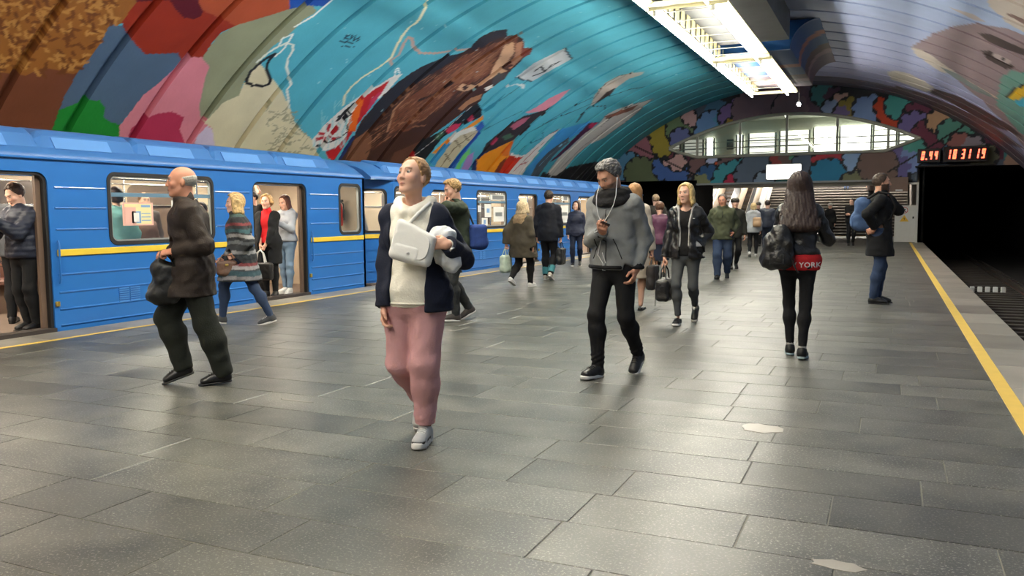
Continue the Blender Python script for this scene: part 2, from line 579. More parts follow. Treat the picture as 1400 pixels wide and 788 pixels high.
    ('l', 'H', (120, 104, 80), [(90, 720), (170, 610), (290, 520)], 0.06), ('l', 'H', (120, 104, 80), [(180, 560), (210, 600)], 0.05), ('l', 'H', (120, 104, 80), [(230, 530), (260, 565)], 0.05), ('l', 'H', (120, 104, 80), [(120, 640), (150, 680)], 0.05),
    ('p', 'H', (112, 204, 120), [(160, 760), (230, 640), (266, 608), (266, 636), (220, 692), (190, 760)]),
    ('p', 'H', (164, 130, 194), [(195, 770), (250, 652), (288, 628), (276, 702), (255, 770)]),
    ('p', 'H', (26, 48, 98), [(262, 780), (290, 680), (370, 600), (480, 560), (520, 560), (400, 640), (320, 692), (288, 780)]),
    ('p', 'H', (50, 44, 48), [(330, 640), (360, 580), (420, 530), (500, 470), (580, 420), (680, 390), (742, 368), (700, 412), (640, 452), (590, 512), (520, 562), (440, 592), (380, 622)]),
    ('p', 'H', (170, 90, 110), [(500, 480), (560, 440), (620, 420), (580, 460), (520, 500)]), ('p', 'H', (180, 60, 90), [(385, 580), (420, 545), (430, 560), (400, 590)]), ('p', 'H', (70, 100, 80), [(450, 540), (500, 520), (520, 540), (470, 560)]),
    ('p', 'H', (218, 138, 154), [(585, 402), (650, 370), (720, 320), (790, 285), (852, 260), (800, 312), (760, 352), (700, 386), (610, 402)]),
    ('p', 'H', (236, 148, 36), [(295, 780), (310, 680), (350, 640), (430, 600), (530, 555), (500, 620), (490, 662), (440, 722), (395, 780)]),
    ('p', 'H', (214, 110, 40), [(440, 640), (500, 575), (530, 555), (500, 620), (480, 660)]),
    ('p', 'H', (122, 54, 34), [(388, 780), (440, 690), (482, 656), (430, 780)]),
    ('p', 'H', (204, 54, 34), [(420, 780), (470, 682), (500, 642), (560, 656), (604, 638), (540, 702), (470, 780)]),
    ('p', 'H', (74, 168, 184), [(498, 625), (530, 560), (600, 500), (700, 450), (745, 438), (640, 562), (592, 640), (560, 656), (520, 642)]),
    ('l', 'H', (30, 90, 110), [(510, 620), (600, 520), (740, 445)], 0.05), ('l', 'H', (30, 90, 110), [(545, 640), (580, 600), (690, 545), (692, 515)], 0.05), ('l', 'H', (236, 232, 226), [(505, 640), (545, 658), (590, 648)], 0.08),
    ('p', 'H', (218, 212, 208), [(455, 790), (560, 670), (640, 600), (720, 530), (792, 494), (720, 562), (660, 642), (600, 712), (555, 790)]),
    ('l', 'H', (170, 50, 50), [(520, 740), (640, 620), (700, 570)], 0.05), ('l', 'H', (170, 60, 60), [(560, 700), (600, 690)], 0.06), ('l', 'H', (150, 70, 70), [(740, 520), (780, 500)], 0.07),
    ('p', 'H', (62, 144, 204), [(555, 790), (610, 712), (670, 642), (740, 562), (800, 500), (900, 465), (972, 454), (900, 522), (830, 562), (760, 642), (680, 722), (610, 790)]),
    ('p', 'H', (74, 86, 98), [(605, 790), (660, 692), (730, 622), (842, 544), (842, 572), (760, 642), (690, 732), (650, 790)]),
    ('l', 'H', (140, 190, 215), [(660, 720), (740, 640), (820, 575)], 0.05),
    ('p', 'H', (72, 32, 62), [(720, 697), (800, 620), (880, 540), (960, 460), (1018, 454), (960, 502), (880, 572), (790, 652)]),
    ('p', 'H', (180, 40, 80), [(950, 480), (975, 460), (1015, 456), (975, 490)]),
    ('p', 'H', (192, 188, 184), [(690, 790), (780, 662), (850, 602), (930, 522), (1010, 472), (1060, 412), (1120, 380), (1220, 350), (1332, 317), (1240, 402), (1150, 472), (1050, 542), (940, 602), (880, 652), (790, 770)]),
    ('p', 'H', (124, 80, 66), [(1050, 420), (1150, 388), (1250, 350), (1210, 384), (1100, 424), (1060, 440)]), ('l', 'H', (60, 50, 50), [(1030, 480), (1120, 400), (1220, 352), (1328, 318)], 0.045), ('l', 'H', (110, 80, 70), [(1080, 520), (1150, 470), (1240, 400), (1330, 318)], 0.05), ('l', 'H', (150, 142, 138), [(800, 720), (930, 590), (1080, 490)], 0.1),
    ('p', 'H', (186, 176, 166), [(968, 362), (990, 300), (1060, 220), (1140, 180), (1282, 160), (1270, 176), (1190, 202), (1120, 252), (1080, 292), (1010, 342)]),
    ('p', 'H', (64, 52, 52), [(1000, 342), (1060, 280), (1120, 250), (1080, 302), (1020, 342)]), ('l', 'H', (70, 55, 55), [(985, 320), (1060, 225), (1140, 182), (1200, 176)], 0.05),
    ('l', 'H', (36, 66, 78), [(690, 466), (800, 420), (960, 352), (1040, 320), (1200, 262), (1280, 250)], 0.06), ('l', 'H', (40, 60, 70), [(720, 450), (860, 370), (980, 310)], 0.05), ('l', 'H', (36, 60, 70), [(890, 452), (930, 400), (962, 366)], 0.11), ('l', 'H', (40, 60, 70), [(980, 365), (1050, 360), (1055, 385)], 0.05),
    ('p', 'H', (44, 44, 48), [(640, 830), (690, 745), (760, 770), (850, 715), (985, 688), (1060, 700), (1060, 830)]),
    ('l', 'H', (170, 170, 166), [(730, 780), (840, 650)], 0.12), ('l', 'H', (120, 122, 122), [(880, 790), (950, 720)], 0.1), ('l', 'H', (110, 112, 112), [(940, 790), (990, 730)], 0.1),
    ('p', 'H', (198, 202, 204), [(530, 196), (640, 110), (816, 25), (860, 86), (740, 150), (626, 218)]),
    ('l', 'H', (70, 80, 88), [(816, 25), (860, 86)], 0.06), ('l', 'H', (60, 70, 80), [(530, 196), (626, 218)], 0.05),
    ('l', 'H', (40, 46, 52), [(630, 186), (700, 160), (740, 120), (800, 95)], 0.05), ('l', 'H', (40, 46, 52), [(640, 160), (680, 130), (700, 160), (730, 130), (760, 110)], 0.06), ('l', 'H', (40, 46, 52), [(680, 165), (790, 100)], 0.04),
    ('l', 'H', (50, 100, 116), [(600, 212), (480, 300), (350, 386)], 0.05), ('l', 'H', (206, 212, 212), [(480, 252), (530, 235), (580, 240)], 0.06), ('p', 'H', (206, 212, 212), [(555, 232), (588, 232), (580, 258), (566, 258)]),
    ('l', 'H', (40, 110, 128), [(350, 500), (460, 440), (570, 390)], 0.05),
    ('p', 'H', (36, 126, 150), [(340, 385), (420, 330), (470, 290), (400, 370), (350, 400)]),
]
RIGHT = [
    ('p', 'F', (188, 178, 168), [(1130, -120), (1200, 40), (1290, 130), (1400, 190), (1700, 330), (1700, -120)]),
    ('p', 'F', (140, 122, 126), [(720, 280), (880, 190), (1000, 150), (1100, 140), (1180, 150), (1300, 165), (1700, 330), (1700, 900), (1420, 900), (1250, 700), (1150, 600), (1000, 480), (860, 340)]),
    ('p', 'F', (176, 164, 160), [(950, 38), (1100, 82), (1180, 130), (1100, 118)]),
    ('p', 'F', (192, 184, 172), [(580, 432), (640, 420), (720, 440), (862, 520), (822, 552), (700, 502), (600, 472)]),
    ('p', 'F', (194, 184, 172), [(722, 276), (850, 330), (1000, 440), (910, 432), (760, 335)]),
    ('p', 'F', (206, 178, 160), [(960, 440), (1050, 470), (1260, 590), (1220, 580), (1040, 500)]),
    ('p', 'F', (104, 90, 94), [(590, 545), (640, 512), (800, 560), (1000, 642), (1200, 742), (1420, 900), (1150, 800), (950, 692), (750, 612)]),
    ('p', 'F', (76, 66, 68), [(830, 548), (860, 526), (1000, 572), (1150, 652), (1320, 755), (1400, 820), (1250, 765), (1080, 682), (950, 602)]),
    ('p', 'F', (64, 52, 52), [(1130, 195), (1200, 200), (1420, 300), (1420, 335), (1200, 265)]),
    ('p', 'F', (64, 52, 50), [(1140, 300), (1200, 300), (1290, 360), (1350, 400), (1300, 415), (1180, 350)]),
    ('p', 'F', (176, 160, 158), [(1205, 320), (1240, 318), (1330, 362), (1300, 382), (1230, 350)]), ('p', 'F', (40, 34, 34), [(1258, 345), (1285, 342), (1282, 358), (1264, 358)]),
    ('p', 'F', (120, 96, 90), [(1290, 80), (1330, 78), (1480, 150), (1440, 165)]),
    ('p', 'F', (102, 146, 136), [(1240, 595), (1265, 460), (1330, 418), (1420, 450), (1700, 520), (1700, 900), (1380, 800), (1300, 702), (1232, 622)]),
    ('p', 'F', (214, 174, 44), [(1296, 584), (1340, 530), (1420, 505), (1420, 580), (1330, 602)]), ('p', 'F', (64, 164, 194), [(1336, 604), (1420, 585), (1420, 650), (1380, 640)]),
    ('l', 'F', (40, 36, 40), [(1296, 584), (1340, 530), (1420, 505)], 0.06),
    ('p', 'F', (120, 130, 128), [(900, 400), (1000, 440), (1200, 560), (1240, 600), (1100, 540), (980, 460)]),
]


def build_vault():
    ceil = empty('ceiling', (VX, 14, VZ + VR))
    tag(ceil, 'painted barrel vault of ribbed rings over the platform', kind='structure')
    pm = vmat('vault_paint', rough=0.55, noise=0.16, scale=1.6, spec=0.35, bump=0.25, bscale=14)
    sm, sM = VR * R(-63), VR * R(63)
    rings = []
    k0 = int((-9 - RING0) / RINGW)
    y = RING0 + k0 * RINGW
    while y < 38.0:
        rings.append((y, min(y + RINGW, 38.05)))
        y += RINGW
    # sample grid
    data = []
    for (a, b) in rings:
        wdt = b - a
        n = 6 if b < 5.5 else int(np.clip(70 * 9.0 / max(a, 5.5), 9, 56))
        ds = float(np.clip(0.0021 * max(a + 4, 8), 0.024, 0.08)) if b > 5.5 else 0.12
        g = min(0.08, wdt * .2)
        ys = np.concatenate([[a, a + g * .93], np.linspace(a + g, b - g, n), [b - g * .93, b]])
        rr = np.concatenate([[0.12, 0.12], 0.0 - 0.015 * np.sin(np.linspace(0, PI, n)), [0.12, 0.12]])
        s = np.unique(np.concatenate([np.arange(sm, VR * R(-50), 0.15), np.arange(VR * R(-50), VR * R(-8), ds), np.arange(VR * R(-8), VR * R(8), 0.12), np.arange(VR * R(8), VR * R(40), ds * 1.3), np.arange(VR * R(40), sM + .01, 0.12)]))
        data.append((ys, rr, s))
    U = np.concatenate([np.repeat(ys, len(s)) for ys, rr, s in data])
    Sv = np.concatenate([np.tile(s, len(ys)) for ys, rr, s in data])
    P = Paint(U, Sv, TURQ)
    # base tones: turquoise on the train side, pale blue-lavender on the other, plum towards the end wall
    t = np.clip((U - 24) / 14, 0, 1)[:, None]
    P.c[:] = lin(TURQ) * (1 - t) + lin((66, 150, 166)) * t
    right = Sv > 0.6
    tr = np.clip((U - 18) / 16, 0, 1)[:, None]
    cr = lin((160, 178, 208)) * (1 - tr) + lin((158, 158, 190)) * tr
    P.c[right] = cr[right]
    far = right & (U > 35.2)
    P.c[far] = lin((108, 100, 112))
    for lst, side in ((MURAL, -1), (RIGHT, 1)):
        for it in lst:
            q = vp(it[1], it[3], it[0] == 'p')
            if it[0] == 'p':
                P.poly(q, it[2])
            else:
                P.line(q, it[4], it[2])
    # the ochre goes on behind the frame
    m = (U < 9.2) & (Sv < -0.5) & (P.c[:, 0] < 0.2) & (P.c[:, 2] > 0.3)
    P.c[m & (U < 7.5)] = lin((150, 95, 44))
    rg = np.random.default_rng(3)
    # straw strokes on the ochre field
    for i in range(420):
        px, py = rg.uniform(-40, 185), rg.uniform(-40, 100)
        if px > 175 - 0.75 * py or py > 104:
            continue
        a = rg.choice([0.15, -0.5, 0.9, 1.5]) + rg.normal() * .15
        l = rg.uniform(5, 13)
        q = vp('P', [(px, py), (px + l * math.cos(a), py + l * math.sin(a))], False)
        P.line(q, 0.05, (188, 134, 70) if i % 2 else (112, 64, 30), 0.75)
    # sketch marks: grass on the cream, wisps on the turquoise, hair on the animal, flecks
    for i in range(110):
        px, py = rg.uniform(360, 428), rg.uniform(150, 210)
        if py < 130 + (428 - px) * .6 or py < 1.6 * (px - 300):
            pass
        if px > 395 + (py - 145) * 0.5:
            continue
        l = rg.uniform(4, 14)
        a = rg.normal() * .5 + .1
        P.line(vp('P', [(px, py), (px + l * math.cos(a), py - l * math.sin(a))], False), 0.03, (150, 146, 120), .7)
    for i in range(70):
        px, py = rg.uniform(410, 480), rg.uniform(110, 205)
        if py < 205 - (px - 400) * 1.1 or px < 405 + (py - 170) * .4:
            continue
        P.line(vp('P', [(px, py), (px + rg.uniform(-3, 9), py - rg.uniform(6, 20))], False), 0.03, (150, 205, 210), .6)
    for i in range(420):
        t_ = rg.uniform()
        x0, y0 = rg.uniform(300, 1150), 0
        y0 = 700 - (x0 - 200) * .62 + rg.uniform(-110, 110)
        l = rg.uniform(18, 70)
        q0 = (x0, y0)
        q1 = (x0 + l * .8, y0 - l * .62)
        c = [(150, 104, 76), (50, 32, 28), (122, 78, 54), (168, 120, 92)][i % 4]
        lim = vp('G', [q0, q1], False)
        mid = lim[len(lim) // 2]
        j = np.argmin((U - mid[0]) ** 2 + (Sv - mid[1]) ** 2)
        base = P.c[j]
        if base[0] > base[2] * 1.25 and base[0] < 0.32:
            P.line(lim, 0.035, c, .6)
    for i in range(80):
        px, py = rg.uniform(430, 1000), rg.uniform(0, 180)
        q = on_vault([px], [py])[0]
        P.disc(q[0], q[1], rg.uniform(.018, .035), (176, 216, 220), .6)
    o = 0
    for ys, rr, s in data:
        ny, ns = len(ys), len(s)
        n = ny * ns
        rad = (VR + np.repeat(rr, ns))
        th = Sv[o:o + n] / VR
        V = np.stack([rad * np.sin(th), U[o:o + n] - 14, VZ + rad * np.cos(th) - (VZ + VR)], 1)
        ii = np.arange(n).reshape(ny, ns)
        F = np.stack([ii[:-1, :-1], ii[:-1, 1:], ii[1:, 1:], ii[1:, :-1]], -1).reshape(-1, 4)
        me = np_mesh('vault_ring', V, F, False, P.c[o:o + n])
        link('vault_ring', me, pm, ceil)
        o += n


build_vault()

# crown housings above the light fixtures
mg = mat('housing_grey', (96, 98, 98), 0.8, noise=.25, scale=2)
h1 = MB().box(-5.05, -2.55, -9, 23.6, 5.86, 6.9)
tag(h1.build('trim_1', mg), 'dark grey concrete housing under the vault crown above the lamps', kind='structure')


def blue_housing():
    prof = []
    for k in range(13):
        a = R(90) * k / 12
        prof.append((-2.5 + 0.75 * (1 - math.cos(a)) - .1, 5.72 + 0.75 * math.sin(a)))
    prof = [(-5.0, 6.5), (-5.0, 5.72)] + prof
    V, F = [], []
    ys = np.linspace(24.2, 31.5, 40)
    for y in ys:
        for p in prof:
            V.append((p[0], y, p[1]))
    n = len(prof)
    for i in range(len(ys) - 1):
        for j in range(n - 1):
            F.append([i * n + j, i * n + j + 1, (i + 1) * n + j + 1, (i + 1) * n + j])
    F.append(list(range(n)))
    V = np.array(V)
    c = np.empty((len(V), 3))
    c[:] = lin((38, 84, 140))
    u = V[:, 1] + 1.2 * V[:, 2]
    for lo, hi, q in ((33.6, 34.2, (160, 110, 100)), (34.2, 35.6, (66, 92, 132)), (35.6, 36.6, (98, 82, 84)), (36.6, 37.2, (150, 128, 126)), (37.2, 50, (112, 100, 108))):
        c[(u > lo) & (u <= hi)] = lin(q)
    me = np_mesh('trim_2', V, F, True, c)
    tag(link('trim_2', me, vmat('housing_paint', .6)), 'blue and plum painted housing with a rounded side under the crown', kind='structure')


blue_housing()

# ------------------------------------------------------------------ light fixtures in the crown
m_refl = mat('reflector_cream', (168, 160, 118), 0.5, noise=.12, scale=3)
m_frame = mat('fixture_metal', (150, 150, 140), 0.5, metal=.2, noise=.15)
m_tube = emat('tube_glow', (255, 250, 238), TUBE_STRENGTH)
FX0, FX1, FZ = -4.68, -3.22, 5.40


def light_fixture(y0, y1, dz, label):
    L = y1 - y0
    root = empty('light_fixture', (0.5 * (FX0 + FX1), y0, FZ + dz))
    tag(root, label, 'ceiling light', 'fluorescent light fixtures along the crown')
    cx = 0.5 * (FX0 + FX1)
    for sx in (-1, 1):
        xo = sx * 0.73
        # trough: sloping reflector with an upturned lip
        pr = [(xo, 0.045), (xo - sx * 0.10, 0.10), (xo - sx * .22, 0.13), (xo - sx * .22, .15), (xo - sx * .11, .13), (xo + sx * .02, 0.05)]
        if sx > 0:
            pr = [(xo + .17, 0.11), (xo - .02, 0.13), (xo - .26, .14), (xo - .26, .17), (xo, .16), (xo + .18, .13)]
        mb = MB()
        V = [(p[0], yy, p[1]) for yy in (0, L) for p in pr]
        n = len(pr)
        mb.add(V, [[i, (i + 1) % n, n + (i + 1) % n, n + i] for i in range(n)] + [list(range(n))[::-1], [n + i for i in range(n)]])
        mb.build('reflector_trough', m_refl, root)
        y = 0.12
        nt = max(1, round((L - .2) / 1.3))
        step = (L - .2) / nt
        mbt = MB().tube([(xo - sx * 0.13, 0.03, -0.03), (xo - sx * .13, step - .1, -0.03)], 0.026, 8)
        tm = mbt.mesh('tube')
        tm.materials.append(m_tube)
        hm = MB().box(xo - sx * .13 - .03, xo - sx * .13 + .03, -.035, .02, -.04, .12).mesh('tube_holder')
        hm.materials.append(m_frame)
        for k in range(nt):
            link('fluorescent_tube', tm, None, root, (0, y + k * step, 0))
            link('tube_holder', hm, None, root, (0, y + k * step, 0))
        # vertical hanger plates between trough and housing
        pm_ = MB().box(xo - sx * .30, xo - sx * .28, -.16, .16, .12, .46).mesh('hanger_plate')
        pm_.materials.append(m_refl)
        k = 0.35
        while k < L:
            link('hanger_plate', pm_, None, root, (0, k, 0))
            k += 0.55
    cm = MB().tube([(-.5, 0, .13), (.5, 0, .13)], .014, 6).mesh('cross_rod')
    cm.materials.append(m_frame)
    k = 0.6
    while k < L - .2:
        link('cross_rod', cm, None, root, (0, k, 0))
        k += 0.9
    em = MB().box(-.75, .9, -.02, .02, .05, .15).mesh('end_bar')
    em.materials.append(m_refl)
    link('end_bar', em, None, root, (0, 0, 0))
    link('end_bar', em, None, root, (0, L, 0))


for i, (a, b, dz) in enumerate(((-6.2, 1.3, 0), (1.6, 9.1, 0), (9.4, 16.9, 0), (17.2, 23.6, 0.0), (24.0, 31.0, 0.0))):
    light_fixture(a, b, dz, ['long twin-row fluorescent fixture hanging under the dark grey crown housing'] * 4 and
                  ('twin-row fluorescent fixture hanging under the blue painted housing by the end wall' if i == 4 else
                   'twin-row fluorescent fixture hanging under the dark grey crown housing'))
# a bare lamp at the end of the last fixture
bl = empty('pendant_lamp', (-3.05, 31.6, 5.1))
tag(bl, 'small bare glowing bulb hanging past the end of the last fixture', 'lamp')
MB().lathe([(0.0, -.07), (.05, -.05), (.065, 0), (.05, .05), (.02, .07)], n=12).build('bulb', m_tube, bl)
MB().lathe([(.022, .06), (.022, .13), (.0, .13)], n=10).build('socket', m_frame, bl)
MB().tube([(0, 0, .12), (0, 0, .85)], .006, 5).build('cord', m_frame, bl)

# ------------------------------------------------------------------ platform floor of stone slabs
XL, XR = -8.75, 1.28


def stone_mat(name, base, light, spk=1.0):
    m, nt, b, N = _new(name)
    L = nt.links
    g = N.new('ShaderNodeNewGeometry')
    oi = N.new('ShaderNodeObjectInfo')
    off = N.new('ShaderNodeVectorMath')
    off.operation = 'MULTIPLY_ADD'
    cmb = N.new('ShaderNodeCombineXYZ')
    L.new(oi.outputs['Random'], cmb.inputs[0])
    L.new(oi.outputs['Random'], cmb.inputs[1])
    L.new(cmb.outputs[0], off.inputs[0])
    off.inputs[1].default_value = (37, 53, 0)
    L.new(g.outputs['Position'], off.inputs[2])
    # clouds
    n1 = N.new('ShaderNodeTexNoise')
    n1.inputs['Scale'].default_value = 2.2
    n1.inputs['Detail'].default_value = 6
    n1.inputs['Distortion'].default_value = .3
    L.new(off.outputs[0], n1.inputs['Vector'])
    r1 = N.new('ShaderNodeValToRGB')
    r1.color_ramp.elements[0].position = .32
    r1.color_ramp.elements[0].color = rgb(base)
    r1.color_ramp.elements[1].position = .74
    r1.color_ramp.elements[1].color = rgb(light)
    L.new(n1.outputs['Fac'], r1.inputs[0])
    # pale speckles
    v = N.new('ShaderNodeTexNoise')
    v.inputs['Scale'].default_value = 85
    v.inputs['Detail'].default_value = 2.5
    v.inputs['Roughness'].default_value = .7
    L.new(off.outputs[0], v.inputs['Vector'])
    r2 = N.new('ShaderNodeMapRange')
    r2.inputs['From Min'].default_value = .545
    r2.inputs['From Max'].default_value = .72
    r2.inputs['To Max'].default_value = 0.8 * spk
    L.new(v.outputs['Fac'], r2.inputs['Value'])
    mx = N.new('ShaderNodeMix')
    mx.data_type = 'RGBA'
    L.new(r2.outputs[0], mx.inputs[0])
    L.new(r1.outputs[0], mx.inputs[6])
    mx.inputs[7].default_value = rgb((158, 156, 144))
    # per-slab tone
    hs = N.new('ShaderNodeHueSaturation')
    mr = N.new('ShaderNodeMapRange')
    mr.inputs['To Min'].default_value = .7
    mr.inputs['To Max'].default_value = 1.22
    L.new(oi.outputs['Random'], mr.inputs['Value'])
    L.new(mr.outputs[0], hs.inputs['Value'])
    L.new(mx.outputs[2], hs.inputs['Color'])
    L.new(hs.outputs[0], b.inputs['Base Color'])
    # worn polish
    n3 = N.new('ShaderNodeTexNoise')
    n3.inputs['Scale'].default_value = 1.7
    n3.inputs['Detail'].default_value = 5
    L.new(off.outputs[0], n3.inputs['Vector'])
    r3 = N.new('ShaderNodeMapRange')
    r3.inputs['From Min'].default_value = .1
    r3.inputs['From Max'].default_value = .9
    r3.inputs['To Min'].default_value = .36
    r3.inputs['To Max'].default_value = .44
    L.new(n3.outputs['Fac'], r3.inputs['Value'])
    L.new(r3.outputs[0], b.inputs['Roughness'])
    b.inputs['Specular IOR Level'].default_value = .6
    bp = N.new('ShaderNodeBump')
    bp.inputs['Strength'].default_value = .05
    bp.inputs['Distance'].default_value = .003
    L.new(v.outputs['Fac'], bp.inputs['Height'])
    bp.inputs['Strength'].default_value = .02
    L.new(bp.outputs[0], b.inputs['Normal'])
    MATS[name] = m
    return m


m_slab = stone_mat('slab_granite', (48, 48, 45), (96, 94, 86))
m_edge = stone_mat('edge_concrete', (128, 122, 112), (150, 144, 132), .35)
m_joint = mat('joint_mortar', (112, 110, 100), .8, noise=.2)
m_dark = mat('track_dark', (30, 26, 24), .95, noise=.4, scale=3)
m_yel = mat('yellow_line_paint', (226, 188, 84), .5, noise=.12, scale=7)

fl = MB().box(XL, XR, -7, 48.4, -1.15, -0.0035)
floor = fl.build('floor', m_joint)
tag(floor, 'station platform paved with grey stone slabs', kind='structure')


def slab_mesh():
    """unit slab, top at z=0, softened edge"""
    e = .006
    V = [(-.5, -.5, -.018), (.5, -.5, -.018), (.5, .5, -.018), (-.5, .5, -.018), (-.5, -.5, -.003), (.5, -.5, -.003), (.5, .5, -.003), (-.5, .5, -.003),
         (-.5 + e * .6, -.5 + e, 0), (.5 - e * .6, -.5 + e, 0), (.5 - e * .6, .5 - e, 0), (-.5 + e * .6, .5 - e, 0)]
    F = []
    for a in (0, 4):
        for k in range(4):
            F.append([a + k, a + (k + 1) % 4, a + 4 + (k + 1) % 4, a + 4 + k])
    F.append([8, 9, 10, 11])
    me = bpy.data.meshes.new('slab')
    me.from_pydata(V, [], F)
    me.update()
    return me


def lay_floor():
    rg = random.Random(11)
    x0, x1 = -8.16, 0.76
    rows, y = [], 2.85 - 0.415 * 23
    while y < 48.2:
        rows.append(y)
        y += 0.415 * rg.choice([1, 1, 1, 1.06, .95])
    slabs = []
    for r in range(len(rows) - 1):
        ya, yb = rows[r], rows[r + 1]
        x = x0
        first = True
        while x < x1 - .05:
            wd = rg.choice([.55, .7, .8, .95, 1.1, 1.3]) * (rg.uniform(.35, 1) if first else 1)
            first = False
            xe = x + wd
            if x1 - xe < .3:
                xe = x1
            slabs.append((x, xe, ya, yb))
            x = xe
    def vis(s):
        cx, cy = (s[0] + s[1]) / 2, (s[2] + s[3]) / 2
        d = np.array([cx, cy, -CAMZ])
        z = d @ _fw
        if z < .5:
            return 1e9
        px, py = 700 + FPX * (d @ _ri) / z, 394 - FPX * (d @ _up) / z
        if -120 < px < 1520 and py < 900:
            return z
        return 1e8 + z
    slabs.sort(key=vis)
    me = slab_mesh()
    me.materials.append(m_slab)
    j = .0045
    for (a, b, c, d) in slabs[:300]:
        o = link('slab', me, None, floor, ((a + b) / 2, (c + d) / 2, rg.uniform(-.0015, .0)))
        o.scale = (b - a - j, d - c - j, 1)
    base = np.array([v.co[:] for v in me.vertices])
    bf = [list(p.vertices) for p in me.polygons]
    V, F = [], []
    rest = slabs[300:]
    for (a, b, c, d) in rest:
        n = len(V) * 12
        V.append(base * np.array([b - a - j, d - c - j, 1]) + np.array([(a + b) / 2, (c + d) / 2, rg.uniform(-.0015, 0)]))
        F += [[n + i for i in f] for f in bf[4:]]
    me2 = np_mesh('slab_field', np.concatenate(V), np.array(F))
    # one tone per far slab
    m2 = m_slab.copy()
    nt = m2.node_tree
    at = nt.nodes.new('ShaderNodeAttribute')
    at.attribute_name = 'tone'
    for l in list(nt.links):
        if l.from_node.type == 'OBJECT_INFO':
            nt.links.new(at.outputs['Fac'], l.to_socket)
    a = me2.attributes.new('tone', 'FLOAT', 'POINT')
    a.data.foreach_set('value', np.repeat(np.array([rg.random() for _ in rest], f32), 12))
    o = link('slab_field', me2, m2, floor)
    o['kind'] = 'stuff'
    # platform edges
    em = slab_mesh()
    em.materials.append(m_edge)
    for (a, b) in ((.868, XR), (XL, -8.245)):
        y = -6.9
        while y < 38:
            l = 1.0
            o = link('edge_slab', em, None, floor, ((a + b) / 2, y + l / 2, 0))
            o.scale = (b - a, l - .006, 1)
            y += l
    MB().box(.764, .864, -6.9, 38, -.018, .0015).build('yellow_line', m_yel, floor)
    MB().box(-8.24, -8.165, -6.9, 38, -.018, .0015).build('yellow_line', m_yel, floor)
    # worn patches filled with pale mortar
    for px, py, sx, sy in ((405, 548, .16, .02), (1041, 586, .14, .11), (1147, 774, .1, .05)):
        g = ground(px, py)
        mb = MB()
        n = 14
        pts = [(sx * math.cos(2 * PI * k / n) * rg.uniform(.75, 1.1), sy * math.sin(2 * PI * k / n) * rg.uniform(.75, 1.1)) for k in range(n)]
        mb.prism(pts, [], lambda u, v, w_: (g[0] + u, g[1] + v, .0012 - w_), .003)
        mb.build('mortar_patch', m_edge, floor)


lay_floor()

# ------------------------------------------------------------------ track beds, side walls, tunnels
m_rail = mat('rail_steel', (96, 88, 82), .4, metal=.7, noise=.2)
m_sleep = mat('sleeper_wood', (44, 38, 34), .9, noise=.3)
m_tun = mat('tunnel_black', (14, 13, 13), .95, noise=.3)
tag(MB().box(XR, 6.65, -7, 70.5, -1.3, -1.15).build('floor_track_right', m_dark), 'dark ballast bed of the empty track', kind='structure')
tag(MB().box(-14.6, XL, -7, 48, -1.3, -1.15).build('floor_track_left', m_dark), 'dark ballast bed under the train', kind='structure')
m_wall = mat('trackside_wall', (64, 52, 46), .85, noise=.3, scale=2)
tag(MB().box(6.5, 6.8, -7, 38, -1.2, .35).build('wall_right', m_wall), 'low dark trackside wall below the vault', kind='structure')
tag(MB().box(-14.7, -14.4, -7, 38, -1.2, .35).build('wall_left', m_wall), 'low dark trackside wall behind the train', kind='structure')
# cable brackets along the trackside wall
for k in range(9):
    yb = 14 + k * 2.6
    br = empty('wall_bracket', (6.45, yb, .1))
    tag(br, 'small metal cable bracket on the dark trackside wall', 'bracket', 'cable brackets along the empty track')
    MB().box(-.1, .05, -.03, .03, -.15, .2).build('plate', m_rail, br)
    MB().tube([(-.1, 0, .1), (-.22, 0, .1), (-.22, 0, .18)], .015, 6).build('hook', m_rail, br)
TCX = 2.73
for tc, lab in ((TCX, 'empty'), (-10.2, 'train')):
    for s in (-.76, .76):
        nm = MB()
        pr = [(-.07, -1.04), (-.07, -1.02), (-.012, -1.0), (-.012, -.93), (-.035, -.92), (-.035, -.88), (.035, -.88), (.035, -.92), (.012, -.93), (.012, -1.0), (.07, -1.02), (.07, -1.04)]
        n = len(pr)
        V = [(tc + s + p[0], yy, p[1]) for yy in (-7, 58) for p in pr]
        nm.add(V, [[i, (i + 1) % n, n + (i + 1) % n, n + i] for i in range(n)] + [list(range(n)), [n + i for i in range(n)]])
        tag(nm.build('rail', m_rail), ('steel running rail of the empty track, %s side' % ('platform' if s < 0 else 'wall')) if lab == 'empty' else ('steel running rail under the train, %s side' % ('platform' if s > 0 else 'wall')), 'rail')
sl = MB().box(-1.25, 1.25, -.11, .11, -1.16, -1.04, .01).mesh('sleeper')
sl.materials.append(m_sleep)
for k in range(60):
    tag(link('sleeper', sl, None, None, (TCX, 8 + k * .62, 0)), 'dark wooden sleeper across the empty track', 'sleeper', 'sleepers of the empty track')
m_white = mat('white_paint', (214, 214, 210), .6, noise=.06)
for k in range(5):
    p = ground(1327 + k * 10, 393, -.98)
    b = MB().box(-.062, .062, -.05, .05, -.16, .07, .012)
    b.box(-.02, .02, -.02, .02, -.18, -.14)
    tag(b.build('track_marker', m_white, None, (p[0], 27.6, -.98)), 'small white block in a row between the rails', 'marker', 'white blocks between the rails')

